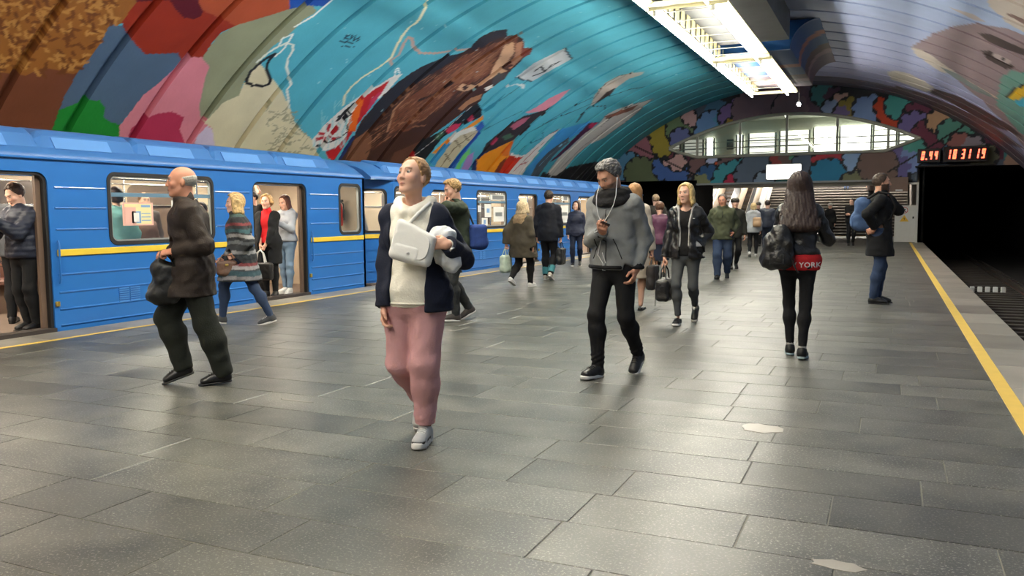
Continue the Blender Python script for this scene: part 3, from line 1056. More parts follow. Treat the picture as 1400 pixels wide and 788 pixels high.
# ------------------------------------------------------------------ end wall with lens window, bridge and tunnel mouths
YE = 38.0
CLOUDS = [
    # (x px, y px, radius m, colour) overlapping scalloped clouds measured on the wall
    ((861, 192, .95, (150, 96, 108)), (880, 205, .7, (150, 96, 108)), (868, 212, .7, (150, 96, 108))),
    ((860, 228, .8, (84, 132, 168)), (850, 232, .6, (84, 132, 168))),
    ((875, 237, .9, (96, 104, 76)), (892, 238, .8, (96, 104, 76)), (905, 232, .5, (96, 104, 76))),
    ((912, 228, .8, (74, 104, 170)), (925, 235, .7, (74, 104, 170))),
    ((915, 215, .5, (206, 164, 160)), (926, 222, .5, (206, 164, 160)), (905, 208, .35, (206, 164, 160))),
    ((912, 205, .5, (112, 56, 72)),),
    ((908, 188, .8, (158, 140, 56)), (906, 200, .6, (158, 140, 56)), (902, 180, .5, (158, 140, 56))),
    ((925, 172, .6, (104, 124, 92)), (935, 178, .6, (104, 124, 92)), (920, 182, .4, (104, 124, 92))),
    ((942, 160, .4, (200, 160, 160)), (947, 166, .3, (200, 160, 160))),
    ((930, 190, .6, (104, 110, 160)),),
    ((973, 172, .8, (104, 140, 190)), (962, 180, .5, (104, 140, 190)), (985, 170, .6, (88, 148, 180)), (966, 170, .5, (104, 140, 190))),
    ((1000, 160, .7, (120, 96, 150)), (1008, 150, .6, (120, 96, 150))),
    ((1010, 165, .4, (170, 90, 60)), (1000, 172, .4, (160, 130, 60))),
    ((1030, 150, 1.1, (120, 96, 106)), (1060, 145, 1.2, (126, 102, 110)), (1040, 138, .8, (120, 96, 106))),
    ((1090, 140, 1.0, (116, 92, 104)), (1115, 140, .8, (108, 84, 98)), (1080, 150, .9, (128, 104, 112))),
    ((1125, 128, .6, (74, 124, 128)), (1140, 132, .5, (84, 60, 80))),
    ((1150, 140, .5, (206, 164, 150)), (1136, 148, .45, (150, 166, 200))),
    ((1163, 152, .7, (150, 132, 62)), (1150, 155, .4, (120, 104, 150))),
    ((1190, 152, .8, (130, 156, 204)), (1203, 156, .6, (130, 156, 204)), (1180, 147, .5, (130, 156, 204))),
    ((1209, 145, .5, (200, 72, 42)), (1214, 158, .5, (200, 72, 42)), (1224, 168, .5, (200, 72, 42)), (1230, 172, .4, (200, 72, 42))),
    ((1228, 146, .6, (72, 156, 152)), (1240, 150, .5, (72, 156, 152)), (1222, 140, .4, (72, 156, 152))),
    ((1255, 158, .7, (112, 56, 78)), (1264, 165, .6, (112, 56, 78)), (1248, 165, .5, (112, 56, 78))),
    ((1250, 172, .7, (116, 104, 160)), (1262, 178, .6, (116, 104, 160))),
    ((1270, 186, .8, (112, 52, 72)), (1258, 196, .6, (112, 52, 72)), (1280, 180, .5, (112, 52, 72))),
    ((1285, 165, .6, (190, 150, 116)), (1296, 172, .5, (190, 150, 116))),
    ((1300, 180, .6, (84, 140, 128)), (1315, 184, .5, (84, 140, 128))),
    ((1235, 208, .7, (84, 156, 144)), (1248, 205, .6, (84, 156, 144)), (1225, 212, .5, (116, 104, 160)), (1240, 222, .6, (130, 150, 200)), (1228, 228, .6, (104, 96, 150))),
    ((1312, 196, .5, (150, 96, 92)), (1330, 200, .5, (140, 130, 140)), (1345, 215, .6, (110, 110, 90))),
    # bridge panel
    ((962, 228, .8, (124, 92, 92)), (968, 222, .6, (124, 92, 92))),
    ((975, 220, .35, (180, 190, 224)), (974, 230, .3, (180, 190, 224))),
    ((985, 232, .45, (216, 84, 50)), (980, 238, .3, (216, 84, 50))),
    ((1000, 224, .7, (120, 92, 92)), (1015, 220, .7, (120, 92, 92))),
    ((970, 246, .8, (56, 92, 140)), (958, 250, .5, (140, 140, 100))),
    ((996, 243, .8, (66, 150, 164)), (1012, 238, .8, (66, 150, 164)), (985, 250, .5, (66, 150, 164))),
    ((1003, 250, .5, (190, 50, 80)), (1012, 247, .4, (190, 50, 80))),
    ((1035, 236, 1.0, (96, 108, 128)), (1030, 250, .8, (96, 108, 128)), (1045, 226, .8, (96, 108, 128)), (1022, 240, .7, (96, 108, 128))),
    ((1044, 248, .5, (140, 160, 184)),),
    ((1068, 222, .6, (150, 60, 60)), (1075, 216, .4, (110, 84, 80)), (1090, 216, .4, (90, 150, 120))),
    ((1112, 238, 1.1, (92, 104, 124)), (1105, 226, .8, (92, 104, 124)), (1100, 250, .8, (92, 104, 124))),
    ((1130, 218, .7, (196, 60, 72)), (1150, 222, .8, (176, 54, 70)), (1160, 228, .5, (150, 50, 70))),
    ((1135, 242, .9, (40, 128, 170)), (1155, 247, .7, (40, 128, 170)), (1124, 236, .6, (40, 128, 170))),
    ((1168, 222, .5, (150, 180, 220)), (1176, 230, .5, (150, 180, 220)), (1164, 214, .4, (150, 180, 220))),
    ((1180, 240, .5, (204, 168, 140)), (1188, 246, .5, (204, 168, 140))),
    ((1175, 250, .6, (122, 122, 92)), (1162, 250, .5, (122, 122, 92))),
    ((1200, 226, .9, (120, 96, 88)), (1195, 216, .6, (120, 96, 88)), (1208, 238, .6, (120, 96, 88))),
]


def lens_z(x):
    """upper and lower edge of the lens shaped opening"""
    t = (x + 4.1) / 5.15
    top = 5.48 - (5.48 - 4.22) * np.abs(t) ** 2.0
    low = np.where(x < -7.97, 3.75 + (-7.97 - x) / 1.28 * .42, np.where(x > -.13, 3.80 + (x + .13) / 1.18 * .44, 3.77))
    return top, low


def build_end_wall():
    d = 0.05
    xs = np.unique(np.concatenate([np.arange(-14.6, 6.8, d), [-7.97, -0.13, 1.0]]).round(3))
    zs = np.unique(np.concatenate([np.arange(-1.2, 6.75, d), [2.57, 3.06, 2.8, 2.95]]).round(3))
    X, Z = np.meshgrid(xs, zs, indexing='ij')
    U, W = X.ravel(), Z.ravel()
    P = Paint(U, W, (40, 40, 46))
    rg = np.random.default_rng(8)
    pal = [(112, 56, 78), (84, 132, 168), (150, 132, 62), (104, 96, 150), (72, 150, 152), (124, 92, 92), (96, 108, 128), (190, 150, 130)]
    for i in range(60):
        cx, cz = rg.uniform(-14, 6), rg.uniform(2.5, 6.6)
        c = pal[i % len(pal)]
        for k in range(4):
            P.disc(cx + rg.uniform(-.5, .5), cz + rg.uniform(-.3, .3), rg.uniform(.3, .6), tuple(int(v * .8) for v in c))
    for cl in CLOUDS:
        pts = []
        for (px, py, r_, c) in cl:
            q = aty(px, py, YE)
            pts.append((q[0], q[2], r_ * .84, c))
        for x, z, r_, c in pts:
            P.disc(x, z, r_ + .055, (34, 34, 40))
        for x, z, r_, c in pts:
            P.disc(x, z, r_ * .8, c)
            n = max(6, int(r_ * 14))
            for k in range(n):
                a = 2 * PI * k / n
                P.disc(x + r_ * .78 * math.cos(a), z + r_ * .78 * math.sin(a), r_ * .26, c)
    # drip line of old cables across the paint
    P.line([(aty(868, 200, YE)[0], aty(868, 200, YE)[2]), (-7.97, 2.95)], .07, (24, 24, 28))
    P.line([(-.1, 2.9), (aty(1318, 172, YE)[0], aty(1318, 172, YE)[2])], .07, (24, 24, 28))
    nx, nz = len(xs), len(zs)
    ii = np.arange(nx * nz).reshape(nx, nz)
    F = np.stack([ii[:-1, :-1], ii[1:, :-1], ii[1:, 1:], ii[:-1, 1:]], -1).reshape(-1, 4)
    cx = ((X[:-1, :-1] + X[1:, 1:]) / 2).ravel()
    cz = ((Z[:-1, :-1] + Z[1:, 1:]) / 2).ravel()
    top, low = lens_z(cx)
    keep = np.hypot(cx - VX, cz - VZ) < VR + .12
    keep &= ~((cz > low) & (cz < top) & (cx > -9.25) & (cx < 1.05))
    keep &= ~((cx > -7.97) & (cx < -.13) & (cz < 2.57))        # passage under the bridge
    keep &= ~((cx > -.13) & (cx < 1.0) & (cz < 2.44))
    keep &= ~((cx > 1.0) & (cz < 3.06))
    keep &= ~((cx < -7.97) & (cz < 2.75))
    F = F[keep]
    used = np.unique(F)
    mp = np.full(nx * nz, -1)
    mp[used] = np.arange(len(used))
    V = np.stack([U[used], np.full(len(used), YE), W[used]], 1)
    me = np_mesh('wall_end', V, mp[F], False, P.c[used])
    o = link('wall_end', me, vmat('endwall_paint', .6, .14, 2.0, .3))
    tag(o, 'end wall painted with scalloped multicoloured clouds', kind='structure')
    so = o.modifiers.new('thick', 'SOLIDIFY')
    so.thickness = .25
    so.offset = -1 if me.polygons[0].normal.y < 0 else 1


build_end_wall()
m_steel = mat('painted_steel', (168, 166, 152), .5, noise=.1)


def lens_window():
    root = empty('window_1', (-4.1, YE, 3.75))
    tag(root, 'lens-shaped glazed gallery window in the end wall', kind='structure')
    ox, oz = -4.1, 3.75
    xs = np.linspace(-9.25, 1.05, 48)
    top, low = lens_z(xs)
    MB().tube([(x - ox, -.03, z - oz) for x, z in zip(xs, top)], .07, 8).build('upper_frame', m_steel, root)
    MB().tube([(x - ox, -.03, z - oz) for x, z in zip(xs, low)], .07, 8).build('lower_frame', m_steel, root)
    posts = [-7.97, -6.1, -4.13, -2.1, -.13]
    for x in posts:
        t_, l_ = lens_z(np.array([x]))
        MB().box(x - ox - .05, x - ox + .05, -.06, .04, l_[0] - oz, t_[0] - oz).build('mullion', m_steel, root)
    for zz in (4.16, 4.42):
        m_ = (top > zz) & (low < zz)
        a, b = xs[m_][0], xs[m_][-1]
        MB().box(a - ox, b - ox, .18, .22, zz - oz - .022, zz - oz + .022).build('railing_bar', m_steel, root)
    edges = [-9.2] + posts + [1.0]
    for a, b in zip(edges[:-1], edges[1:]):
        xx = np.linspace(a, b, 8)
        t_, l_ = lens_z(xx)
        lp = [(x - ox, z - oz) for x, z in zip(xx, l_)] + [(x - ox, z - oz) for x, z in zip(xx[::-1], t_[::-1]) if z - oz > .02]
        MB().prism(lp, [], lambda u, v, w_: (u, -.01 + w_, v), .012).build('pane', pane_mat('gallery_glass', (236, 238, 234), .04), root)


lens_window()
# bridge slab under the gallery
m_bridge = mat('bridge_edge', (150, 152, 150), .6, noise=.1)
tag(MB().box(-8.0, -.1, YE - .05, YE + .3, 2.52, 2.60).build('trim_3', m_bridge), 'pale steel edge along the underside of the bridge', kind='structure')
tag(MB().box(-8.0, 1.0, YE + .26, 41.75, 2.60, 3.6).box(-10.6, 1.0, 41.75, 47, 2.6, 3.6).box(-13, 4.0, YE + .26, 47, 3.6, 3.72).build('ceiling_passage', m_bridge), 'slab of the gallery over the passage to the stairs', kind='structure')
# gallery room behind the lens window
m_gal = mat('gallery_wall', (176, 180, 166), .7, noise=.08)
m_glow = emat('bright_glazing', (255, 253, 246), 8.0)
gal = MB().box(-13, 4.2, 44.0, 44.2, 3.72, 6.6).build('wall_gallery', m_gal)
tag(gal, 'pale back wall of the lit gallery', kind='structure')
tag(MB().box(-13, 4.2, YE + .3, 44.2, 5.9, 6.0).build('ceiling_gallery', m_gal), 'pale ceiling of the gallery', kind='structure')
wn = 2
m_mul = mat('mullion_grey', (120, 122, 118), .5, noise=.1)
for (a, b, z0, z1, glow) in ((-10.6, -10.1, 4.05, 5.0, 0), (-9.9, -8.9, 4.05, 5.05, 0), (-8.75, -8.35, 3.9, 5.1, 1), (-7.2, -6.9, 3.8, 5.2, 1), (-6.6, -5.3, 3.8, 5.25, .5), (-5.1, -3.7, 3.8, 5.3, .6), (-3.5, -2.4, 3.8, 5.4, 1), (-2.3, -.9, 3.8, 5.4, 1), (-.8, .2, 3.8, 5.4, .9), (.3, 1.2, 3.9, 5.3, .9), (1.4, 2.0, 4.0, 5.2, .7)):
    rt = empty('window_%d' % wn, ((a + b) / 2, 43.9, z0))
    tag(rt, 'bright window strip at the back of the gallery', kind='structure')
    hw = (b - a) / 2
    MB().box(-hw, hw, -.03, .05, 0, z1 - z0).build('pane', m_glow if glow >= 1 else emat('dim_glazing_%d' % int(glow * 10), (255, 252, 240), .4 + 2.4 * glow), rt)
    MB().box(-hw - .04, -hw + .04, -.08, .02, 0, z1 - z0).build('window_frame', m_mul, rt)
    MB().box(hw - .04, hw + .04, -.08, .02, 0, z1 - z0).build('window_frame', m_mul, rt)
    if glow < 1:
        for q in range(1, 6):
            zz = (z1 - z0) * q / 6
            MB().box(-hw, hw, -.06, .0, zz - .015, zz + .015).build('glazing_bar', m_mul, rt)
    wn += 1
for (x, y) in ((-4.6, 41.5), (-2.9, 41.0), (-.6, 42)):
    cl = empty('gallery_lamp', (x, y, 5.85))
    tag(cl, 'slim white tube lamp on the gallery ceiling', 'ceiling light', 'tube lamps of the gallery')
    MB().box(-.06, .06, -.7, .7, -.02, .05).build('housing', m_white, cl)
    MB().tube([(0, -.66, -.05), (0, .66, -.05)], .03, 8).build('tube', emat('gallery_tube', (255, 252, 240), 30), cl)
nb = MB().box(-.17, .17, -.03, .0, -.26, .26, .01).build('notice_board', mat('board_dark', (70, 74, 72), .6), None, (-7.55, 43.97, 4.75))
tag(nb, 'small dark notice board on the gallery back wall', 'board')
# passage walls and glowing sign on the bridge
sg = empty('light_box_sign', (-4.22, YE - .12, 3.02))
tag(sg, 'blank white glowing light box on the cloud-painted bridge', 'sign')
MB().prism(rrect(-.74, .74, -.34, .34, .06), [], lambda u, v, w_: (u, w_, v), .12).build('casing', m_steel, sg)
MB().prism(rrect(-.71, .71, -.31, .31, .05), [], lambda u, v, w_: (u, -.012 + w_, v), .012).build('face', emat('sign_glow', (255, 255, 252), 3.2), sg)

# tunnels: black tubes behind the mouths
def tunnel(nm, x0, x1, ztop, label, ye=70):
    mb = MB()
    mb.box(x0 - .2, x0, YE + .3, ye, -1.2, ztop)
    mb.box(x1, x1 + .2, YE + .3, ye, -1.2, ztop)
    mb.box(x0 - .2, x1 + .2, YE + .26, ye, ztop, ztop + .2)
    mb.box(x0 - .2, x1 + .2, ye, ye + .2, -1.2, ztop + .2)
    tag(mb.build(nm, m_tun), label, kind='structure')


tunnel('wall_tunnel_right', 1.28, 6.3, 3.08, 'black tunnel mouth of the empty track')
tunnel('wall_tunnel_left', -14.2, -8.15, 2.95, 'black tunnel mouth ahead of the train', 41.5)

# hall with stairs and escalator balustrades beyond the bridge
m_hall = mat('hall_wall', (150, 148, 140), .7, noise=.1)
tag(MB().box(-10.7, -10.5, 41.9, 62, 0, 7.5).build('wall_hall_left', m_hall), 'pale side wall of the stair hall', kind='structure')
tag(MB().box(.98, 1.2, YE + .3, 62, -1.1, 7.5).build('wall_hall_right', mat('hall_wall_dark', (112, 104, 98), .8)), 'greyish side wall of the stair hall', kind='structure')
tag(MB().box(-10.6, 1.2, 41.8, 62, -.2, -.012).build('floor_hall', m_joint), 'floor under the stairs', kind='structure')
st = empty('stairs', (-3.0, 46.6, 0))
tag(st, 'wide grey stone stairs rising under the bridge', 'stairs')
m_tread = mat('stair_tread', (118, 112, 104), .7, noise=.25, scale=5, obj_var=.12)
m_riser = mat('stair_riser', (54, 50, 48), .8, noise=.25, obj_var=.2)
tm = MB().box(-3.55, 3.9, 0, .34, .105, .155, .012).mesh('tread')
tm.materials.append(m_tread)
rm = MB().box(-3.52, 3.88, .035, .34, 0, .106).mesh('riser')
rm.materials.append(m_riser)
for k in range(30):
    link('riser', rm, None, st, (0, k * .31, k * .155))
    link('tread', tm, None, st, (0, k * .31, k * .155))
MB().box(-3.52, 3.88, -.06, .0, 0, .02).build('nosing_strip', mat('ochre_strip', (186, 150, 84), .6), st)
es = empty('escalator_balustrade', (-7.6, 46.0, 0))
tag(es, 'cream escalator balustrades sloping up beside the stone stairs', 'escalator')
m_bal = mat('balustrade_cream', (222, 208, 190), .45, noise=.08)


def sloped(x0, x1, y0, y1, z0, hgt, sl_):
    pts = [(y0, z0), (y1, z0 + (y1 - y0) * sl_), (y1, z0 + (y1 - y0) * sl_ + hgt), (y0, z0 + hgt)]
    return MB().prism(pts, [], lambda u, v, w_: (x0 + w_, u, v), x1 - x0)


for x0, x1, hh, m_ in ((-1.75, -1.4, .95, m_bal), (-.55, -.1, .95, m_bal), (.5, .8, 1.0, m_bal)):
    sloped(x0, x1, -.6, 9.4, -.2, hh, .5).build('balustrade', m_, es)
    sloped(x0 + .06, x1 - .06, -.7, 9.4, -.2 + hh, .07, .5).build('handrail', mat('handrail_black', (24, 24, 24), .4), es)
for x0, x1 in ((-1.4, -.55), (-.1, .5)):
    sloped(x0, x1, 0, 9.4, -.3, .35, .5).build('step_band', m_riser, es)
    for k in range(18):
        MB().box(x0 + .02, x1 - .02, k * .45, k * .45 + .3, k * .225 + .02, k * .225 + .14).build('escalator_step', m_rail, es)
hr = empty('stair_handrail', (-6.45, 46.3, 0))
tag(hr, 'white sloped balustrade between the escalators and the stairs', 'handrail')
sloped(-.12, .12, -.2, 9.2, 0, .9, .5).build('panel', mat('white_panel', (226, 220, 210), .5), hr)
sloped(-.16, .16, -.3, 9.2, .9, .08, .5).build('rail_cap', m_bridge, hr)
pl = MB().box(-10.5, -9.4, 46.6, 46.8, 0, 7.4).build('wall_hall_panel', mat('hall_panel', (214, 204, 190), .6))
tag(pl, 'pale panelled wall left of the escalators', kind='structure')
tag(MB().box(-10.6, 1.2, 47.0, 62, 7.45, 7.6).build('ceiling_hall', m_hall), 'pale ceiling high over the stairs', kind='structure')
# unseen fill lights added behind the bridge to brighten the stairs
for k, (x, y) in enumerate(((-9, 49.5), (-6.0, 50), (-3.4, 50), (-.9, 50))):
    hl = empty('stair_fill_light', (x, y, 2.55 if y < 47 else 4.6))
    tag(hl, 'added unseen fill light over the %s' % ('passage' if y < 47 else 'stairs'), 'ceiling light', 'added fill lights over the %s' % ('passage' if y < 47 else 'stairs'))
    MB().box(-.6, .6, -.15, .15, 0, .05).build('housing', m_white, hl)
    if y > 47:
        MB().tube([(-.4, 0, .05), (-.4, 0, 2.9)], .012, 6).build('fill_light_rod', m_rail, hl)
        MB().tube([(.4, 0, .05), (.4, 0, 2.9)], .012, 6).build('fill_light_rod', m_rail, hl)
    MB().box(-.57, .57, -.12, .12, -.02, .0).build('diffuser', emat('stair_fill_glow', (255, 248, 236), 320), hl)

# door with warning stickers at the platform end, and the box above it
dr = empty('door_1', (.56, YE - .25, 0))
tag(dr, 'low white service gate with warning stickers at the platform end', kind='structure')
m_gate = mat('gate_white', (206, 204, 196), .6, noise=.08)
MB().box(-.36, .42, -.02, .03, .02, 1.52, .008).build('leaf', m_gate, dr)
MB().box(.42, .5, -.04, .06, 0, 2.42).build('post', m_gate, dr)
MB().box(-.4, .5, -.03, .05, 2.36, 2.44).build('lintel', m_gate, dr)
MB().box(.3, .36, -.05, -.02, .98, 1.06, .004).build('handle', mat('handle_black', (26, 26, 26), .5), dr)


def ring2(c, r, w_, n=20):
    o_ = [(c[0] + r * math.cos(2 * PI * k / n), c[1] + r * math.sin(2 * PI * k / n)) for k in range(n)]
    i_ = [(c[0] + (r - w_) * math.cos(2 * PI * k / n), c[1] + (r - w_) * math.sin(2 * PI * k / n)) for k in range(n)]
    return o_, i_


fn = lambda u, v, w_: (u, -.024 + w_, v)
fn2 = lambda u, v, w_: (u, -.028 + w_, v)
m_red = mat('sign_red', (190, 50, 44), .5)
m_syel = mat('sign_yellow', (226, 180, 50), .5)
m_blk = mat('sign_black', (28, 28, 28), .5)
o_, i_ = ring2((0, 1.32), .13, .025)
MB().ring(o_, i_, fn2, .004).build('prohibition_ring', m_red, dr)
MB().prism(ring2((0, 1.32), .125, .02)[0], [], fn, .003).build('sticker_disc', m_white, dr)
MB().prism([(-.03, 1.24), (0, 1.3), (.04, 1.23), (.06, 1.24), (.02, 1.33), (.05, 1.36), (.04, 1.38), (0, 1.36), (-.04, 1.37), (-.03, 1.33)], [], fn2, .004).build('walking_figure', m_blk, dr)
MB().tube([(-.085, -.03, 1.41), (.085, -.03, 1.23)], .01, 5).build('prohibition_bar', m_red, dr)
MB().prism([(-.17, .86), (.17, .86), (0, 1.13)], [], fn2, .004).build('warning_triangle', m_syel, dr)
MB().prism([(.0, 1.05), (-.03, .97), (0, .97), (-.01, .89), (.03, .99), (.0, .99)], [], lambda u, v, w_: (u, -.031 + w_, v), .004).build('lightning_mark', m_blk, dr)
bx = empty('control_box', (.32, YE - .4, 2.08))
tag(bx, 'brown metal box hung over the service gate', 'box')
MB().box(-.34, .34, -.15, .15, 0, .58, .015).build('casing', mat('box_brown', (120, 96, 84), .6), bx)
MB().box(-.12, .14, -.16, -.14, .02, .08).build('label_strip', m_white, bx)
MB().tube([(0, .15, .4), (0, .4, .4)], .03, 6).build('bracket', m_rail, bx)

# ------------------------------------------------------------------ digital clock over the right tunnel
SEG = {'0': 'abcdef', '1': 'bc', '3': 'abgcd', '4': 'fgbc', '8': 'abcdefg', '9': 'abcdfg'}
m_led = emat('led_red', (255, 74, 30), 2.6)
m_case = mat('clock_case', (26, 22, 22), .5)


def clock(x0, x1, z0, z1, text, label):
    root = empty('digital_clock', ((x0 + x1) / 2, YE - .45, z0))
    tag(root, label, 'clock')
    hw = (x1 - x0) / 2
    hh = z1 - z0
    MB().box(-hw, hw, -.1, .12, 0, hh, .015).build('casing', m_case, root)
    MB().box(-hw + .05, hw - .05, -.112, -.1, .05, hh - .05).build('screen', mat('clock_screen', (44, 12, 10), .25), root)
    MB().box(-hw * .7, -hw * .7 + .05, .1, .5, hh * .4, hh * .5).build('arm', m_rail, root)
    MB().box(hw * .7 - .05, hw * .7, .1, .5, hh * .4, hh * .5).build('arm', m_rail, root)
    H_ = hh * .62
    zb = hh * .19
    n = sum(.45 if ch in '. ' else 1 for ch in text)
    cell = (2 * hw - .16) / n
    x = -hw + .08
    dw = cell * .62
    t = .058
    for ch in text:
        if ch == '.':
            MB().box(x + cell * .1, x + cell * .1 + t, -.122, -.11, zb, zb + t).build('decimal_point', m_led, root)
            x += cell * .45
            continue
        if ch == ' ':
            x += cell * .45
            continue
        mb = MB()
        a = x + (cell - dw) / 2
        sk = lambda z: (z - zb) * .12
        def sg_(xa, xb, za, zb_):
            pts = [(xa + sk(za), za), (xb + sk(za), za), (xb + sk(zb_), zb_), (xa + sk(zb_), zb_)]
            mb.prism(pts, [], lambda u, v, w_: (u, -.122 + w_, v), .012)
        g = .012
        for s_ in SEG[ch]:
            if s_ == 'a': sg_(a + g, a + dw - g, zb + H_ - t, zb + H_)
            if s_ == 'd': sg_(a + g, a + dw - g, zb, zb + t)
            if s_ == 'g': sg_(a + g, a + dw - g, zb + H_ / 2 - t / 2, zb + H_ / 2 + t / 2)
            if s_ == 'b': sg_(a + dw - t, a + dw, zb + H_ / 2 + g, zb + H_ - g)
            if s_ == 'c': sg_(a + dw - t, a + dw, zb + g, zb + H_ / 2 - g)
            if s_ == 'f': sg_(a, a + t, zb + H_ / 2 + g, zb + H_ - g)
            if s_ == 'e': sg_(a, a + t, zb + g, zb + H_ / 2 - g)
        mb.build('digit', m_led, root)
        x += cell


q0, q1 = aty(1254, 223, YE - .45), aty(1286, 204, YE - .45)
q2, q3 = aty(1289, 223, YE - .45), aty(1351, 199, YE - .45)
clock(q0[0], q1[0], q0[2], q1[2] + .03, '0.44', 'black display box with red digits 0.44 over the dark tunnel')
clock(q2[0], q3[0], q2[2] + .02, q3[2], '18 31 19', 'wide black clock box with red digits 18 31 19 over the tunnel')
tag(MB().box(.9, 3.7, YE - .3, YE, 3.05, 3.1).build('trim_4', m_dark), 'dark ledge over the right tunnel mouth', kind='structure')
# ------------------------------------------------------------------ the blue metro train
TX = -8.85                     # platform-side face of the train
TW = 2.7
m_blue = mat('train_blue', (40, 106, 180), .3, noise=.10, scale=1.2, spec=.5, coat=.25)
m_roof = mat('roof_blue', (58, 106, 168), .4, noise=.15, scale=1.5)
m_pod = mat('pod_blue', (92, 140, 202), .35, noise=.12, scale=2)
m_tyel = mat('stripe_yellow', (228, 196, 62), .4, noise=.12, scale=5)
m_rub = mat('rubber_black', (26, 24, 24), .7)
m_beige = mat('interior_beige', (176, 158, 136), .6, noise=.08)
m_brown = mat('interior_brown', (104, 84, 70), .6, noise=.12)
m_seat = mat('seat_brown', (90, 56, 44), .6, noise=.15)
m_chrome = mat('pole_steel', (196, 196, 192), .25, metal=.9)
m_tfloor = mat('train_floor', (96, 80, 68), .8, noise=.2)
m_winframe = mat('window_frame_metal', (150, 152, 150), .4, metal=.4)
m_glass = pane_mat('train_glass', (243, 246, 245), .06)
m_ilamp = emat('interior_lamp', (255, 242, 220), 75)
m_paper = mat('paper_white', (226, 224, 216), .7, noise=.04)


def metro_car(y0, y1, doors, wins, label, cab_front=False):
    root = empty('metro_car', (TX, y0, 0))
    tag(root, label, 'train car')
    sx = lambda u, v, w_: (-w_, u - y0, v)        # u = world y, v = z, w = inwards
    Zt = 2.0
    ya = y0 + (.75 if cab_front else 0)
    holes = []
    for d in doors:
        holes.append(rrect(d, d + 1.3, 0.03, 1.84, .13, 5, (0, 0, 1, 1)))
    for (a, b) in wins:
        holes.append(rrect(a, b, .99, 1.86, .1, 5))
    MB().prism([(ya, -.02), (y1, -.02), (y1, Zt), (ya, Zt)], holes, sx, .06).build('side_panel', m_blue, root)
    # rear side with windows (seen through the openings)
    rh = [rrect(d, d + 1.3, 0.03, 1.84, .13, 4, (0, 0, 1, 1)) for d in doors] + [rrect(a, b, .99, 1.86, .1, 4) for (a, b) in wins]
    MB().prism([(y0, -.02), (y1, -.02), (y1, Zt), (y0, Zt)], [h for h in rh if h[0][0] > y0 + .2], lambda u, v, w_: (-TW + w_, u - y0, v), .05).build('far_side_panel', m_beige, root)
    for d in doors:
        if d < y0:
            continue
        MB().box(-TW - .01, -TW + .02, d - y0, d + 1.3 - y0, .03, 1.85).build('far_door', m_brown, root)
    for (a, b) in wins:
        MB().box(-TW - .0, -TW + .02, a - y0, b - y0, .99, 1.86).build('far_window_panel', mat('far_reflection_brown', (84, 76, 70), .15, noise=.3, scale=1.5), root)  # opaque brown panel; the reflected car interior is put into its colour
    # undercarriage skirt, floor, inner ceiling, end walls
    MB().box(-TW + .05, -.06, .02, y1 - y0 - .02, -.12, .0).build('car_floor', m_tfloor, root)
    MB().box(-TW + .3, -.3, .3, y1 - y0 - .3, -.75, -.12).build('underframe', m_rub, root)
    MB().box(-TW + .06, -.06, .05, y1 - y0 - .05, 2.02, 2.05).build('inner_ceiling', m_beige, root)
    for yy in ((.0, y1 - y0 - .06) if not cab_front else (y1 - y0 - .06,)):
        MB().box(-TW + .02, -.0, yy, yy + .06, -.02, 2.0).build('end_wall', m_blue, root)
        y2 = yy + .065 if yy < 1 else yy - .025
        MB().box(-TW + .07, -.07, y2, y2 + .02, .0, 2.0).build('end_wall_lining', m_beige, root)
    # roof shell
    prof = [(.02, 1.985), (.022, 2.03), (-.01, 2.07), (-.06, 2.11), (-.16, 2.2), (-.34, 2.29), (-.6, 2.35), (-.95, 2.39), (-TW / 2, 2.41)]
    prof = prof + [(-TW - p[0], p[1]) for p in prof[-2::-1]]
    n = len(prof)
    L = y1 - y0
    st_ = [(0, .8), (.12, .93), (.5, 1.0)]
    ys = [(u, k) for u, k in st_] + [(L - u, k) for u, k in st_[::-1]]
    V, F = [], []
    for yy, k in ys:
        for p in prof:
            V.append((p[0] if k == 1 else -TW / 2 + (p[0] + TW / 2) * (1 - (1 - k) * .12), yy, 1.985 + (p[1] - 1.985) * (k if k < 1 else 1)))
    for i in range(len(ys) - 1):
        for j in range(n - 1):
            F.append([i * n + j, i * n + j + 1, (i + 1) * n + j + 1, (i + 1) * n + j])
    F += [list(range(n))[::-1], [(len(ys) - 1) * n + j for j in range(n)]]
    mb = MB()
    mb.add(V, F[:-2], True)
    mb.add(V[:n], [list(range(n))[::-1]])
    mb.add(V[-n:], [list(range(n))])
    mb.build('roof', m_roof, root)
    MB().box(-.02, .035, ya - y0 + .05, L - .02, 1.985, 2.012, .006).build('rain_gutter', m_blue, root)
    # ventilation pods along the roof shoulder
    pb = MB()
    pr = [(-.07, 2.11), (-.17, 2.28), (-.26, 2.345), (-.66, 2.40), (-.66, 2.2)]
    V = []
    for yy, k in ((0, .72), (.10, .96), (.2, 1), (1.32, 1), (1.355, .9)):
        V += [(p[0], yy, 2.1 + (p[1] - 2.1) * k) for p in pr]
    F = []
    for i in range(4):
        for j in range(4):
            F.append([i * 5 + j, i * 5 + j + 1, (i + 1) * 5 + j + 1, (i + 1) * 5 + j])
    F += [[0, 1, 2, 3, 4], [20 + j for j in range(5)]]
    pb.add(V, F)
    pm = pb.mesh('vent_pod')
    pm.materials.append(m_roof)
    lm = MB().add([(-.066, .2, 2.125), (-.066, .98, 2.125), (-.146, .98, 2.26), (-.146, .2, 2.26), (-.085, .2, 2.12), (-.085, .98, 2.12), (-.165, .98, 2.258), (-.165, .2, 2.258)],
                  [[0, 1, 2, 3], [4, 5, 6, 7][::-1], [0, 1, 5, 4], [2, 3, 7, 6], [1, 2, 6, 5], [3, 0, 4, 7]]).mesh('vent_cover')
    lm.materials.append(m_pod)
    yy = .55
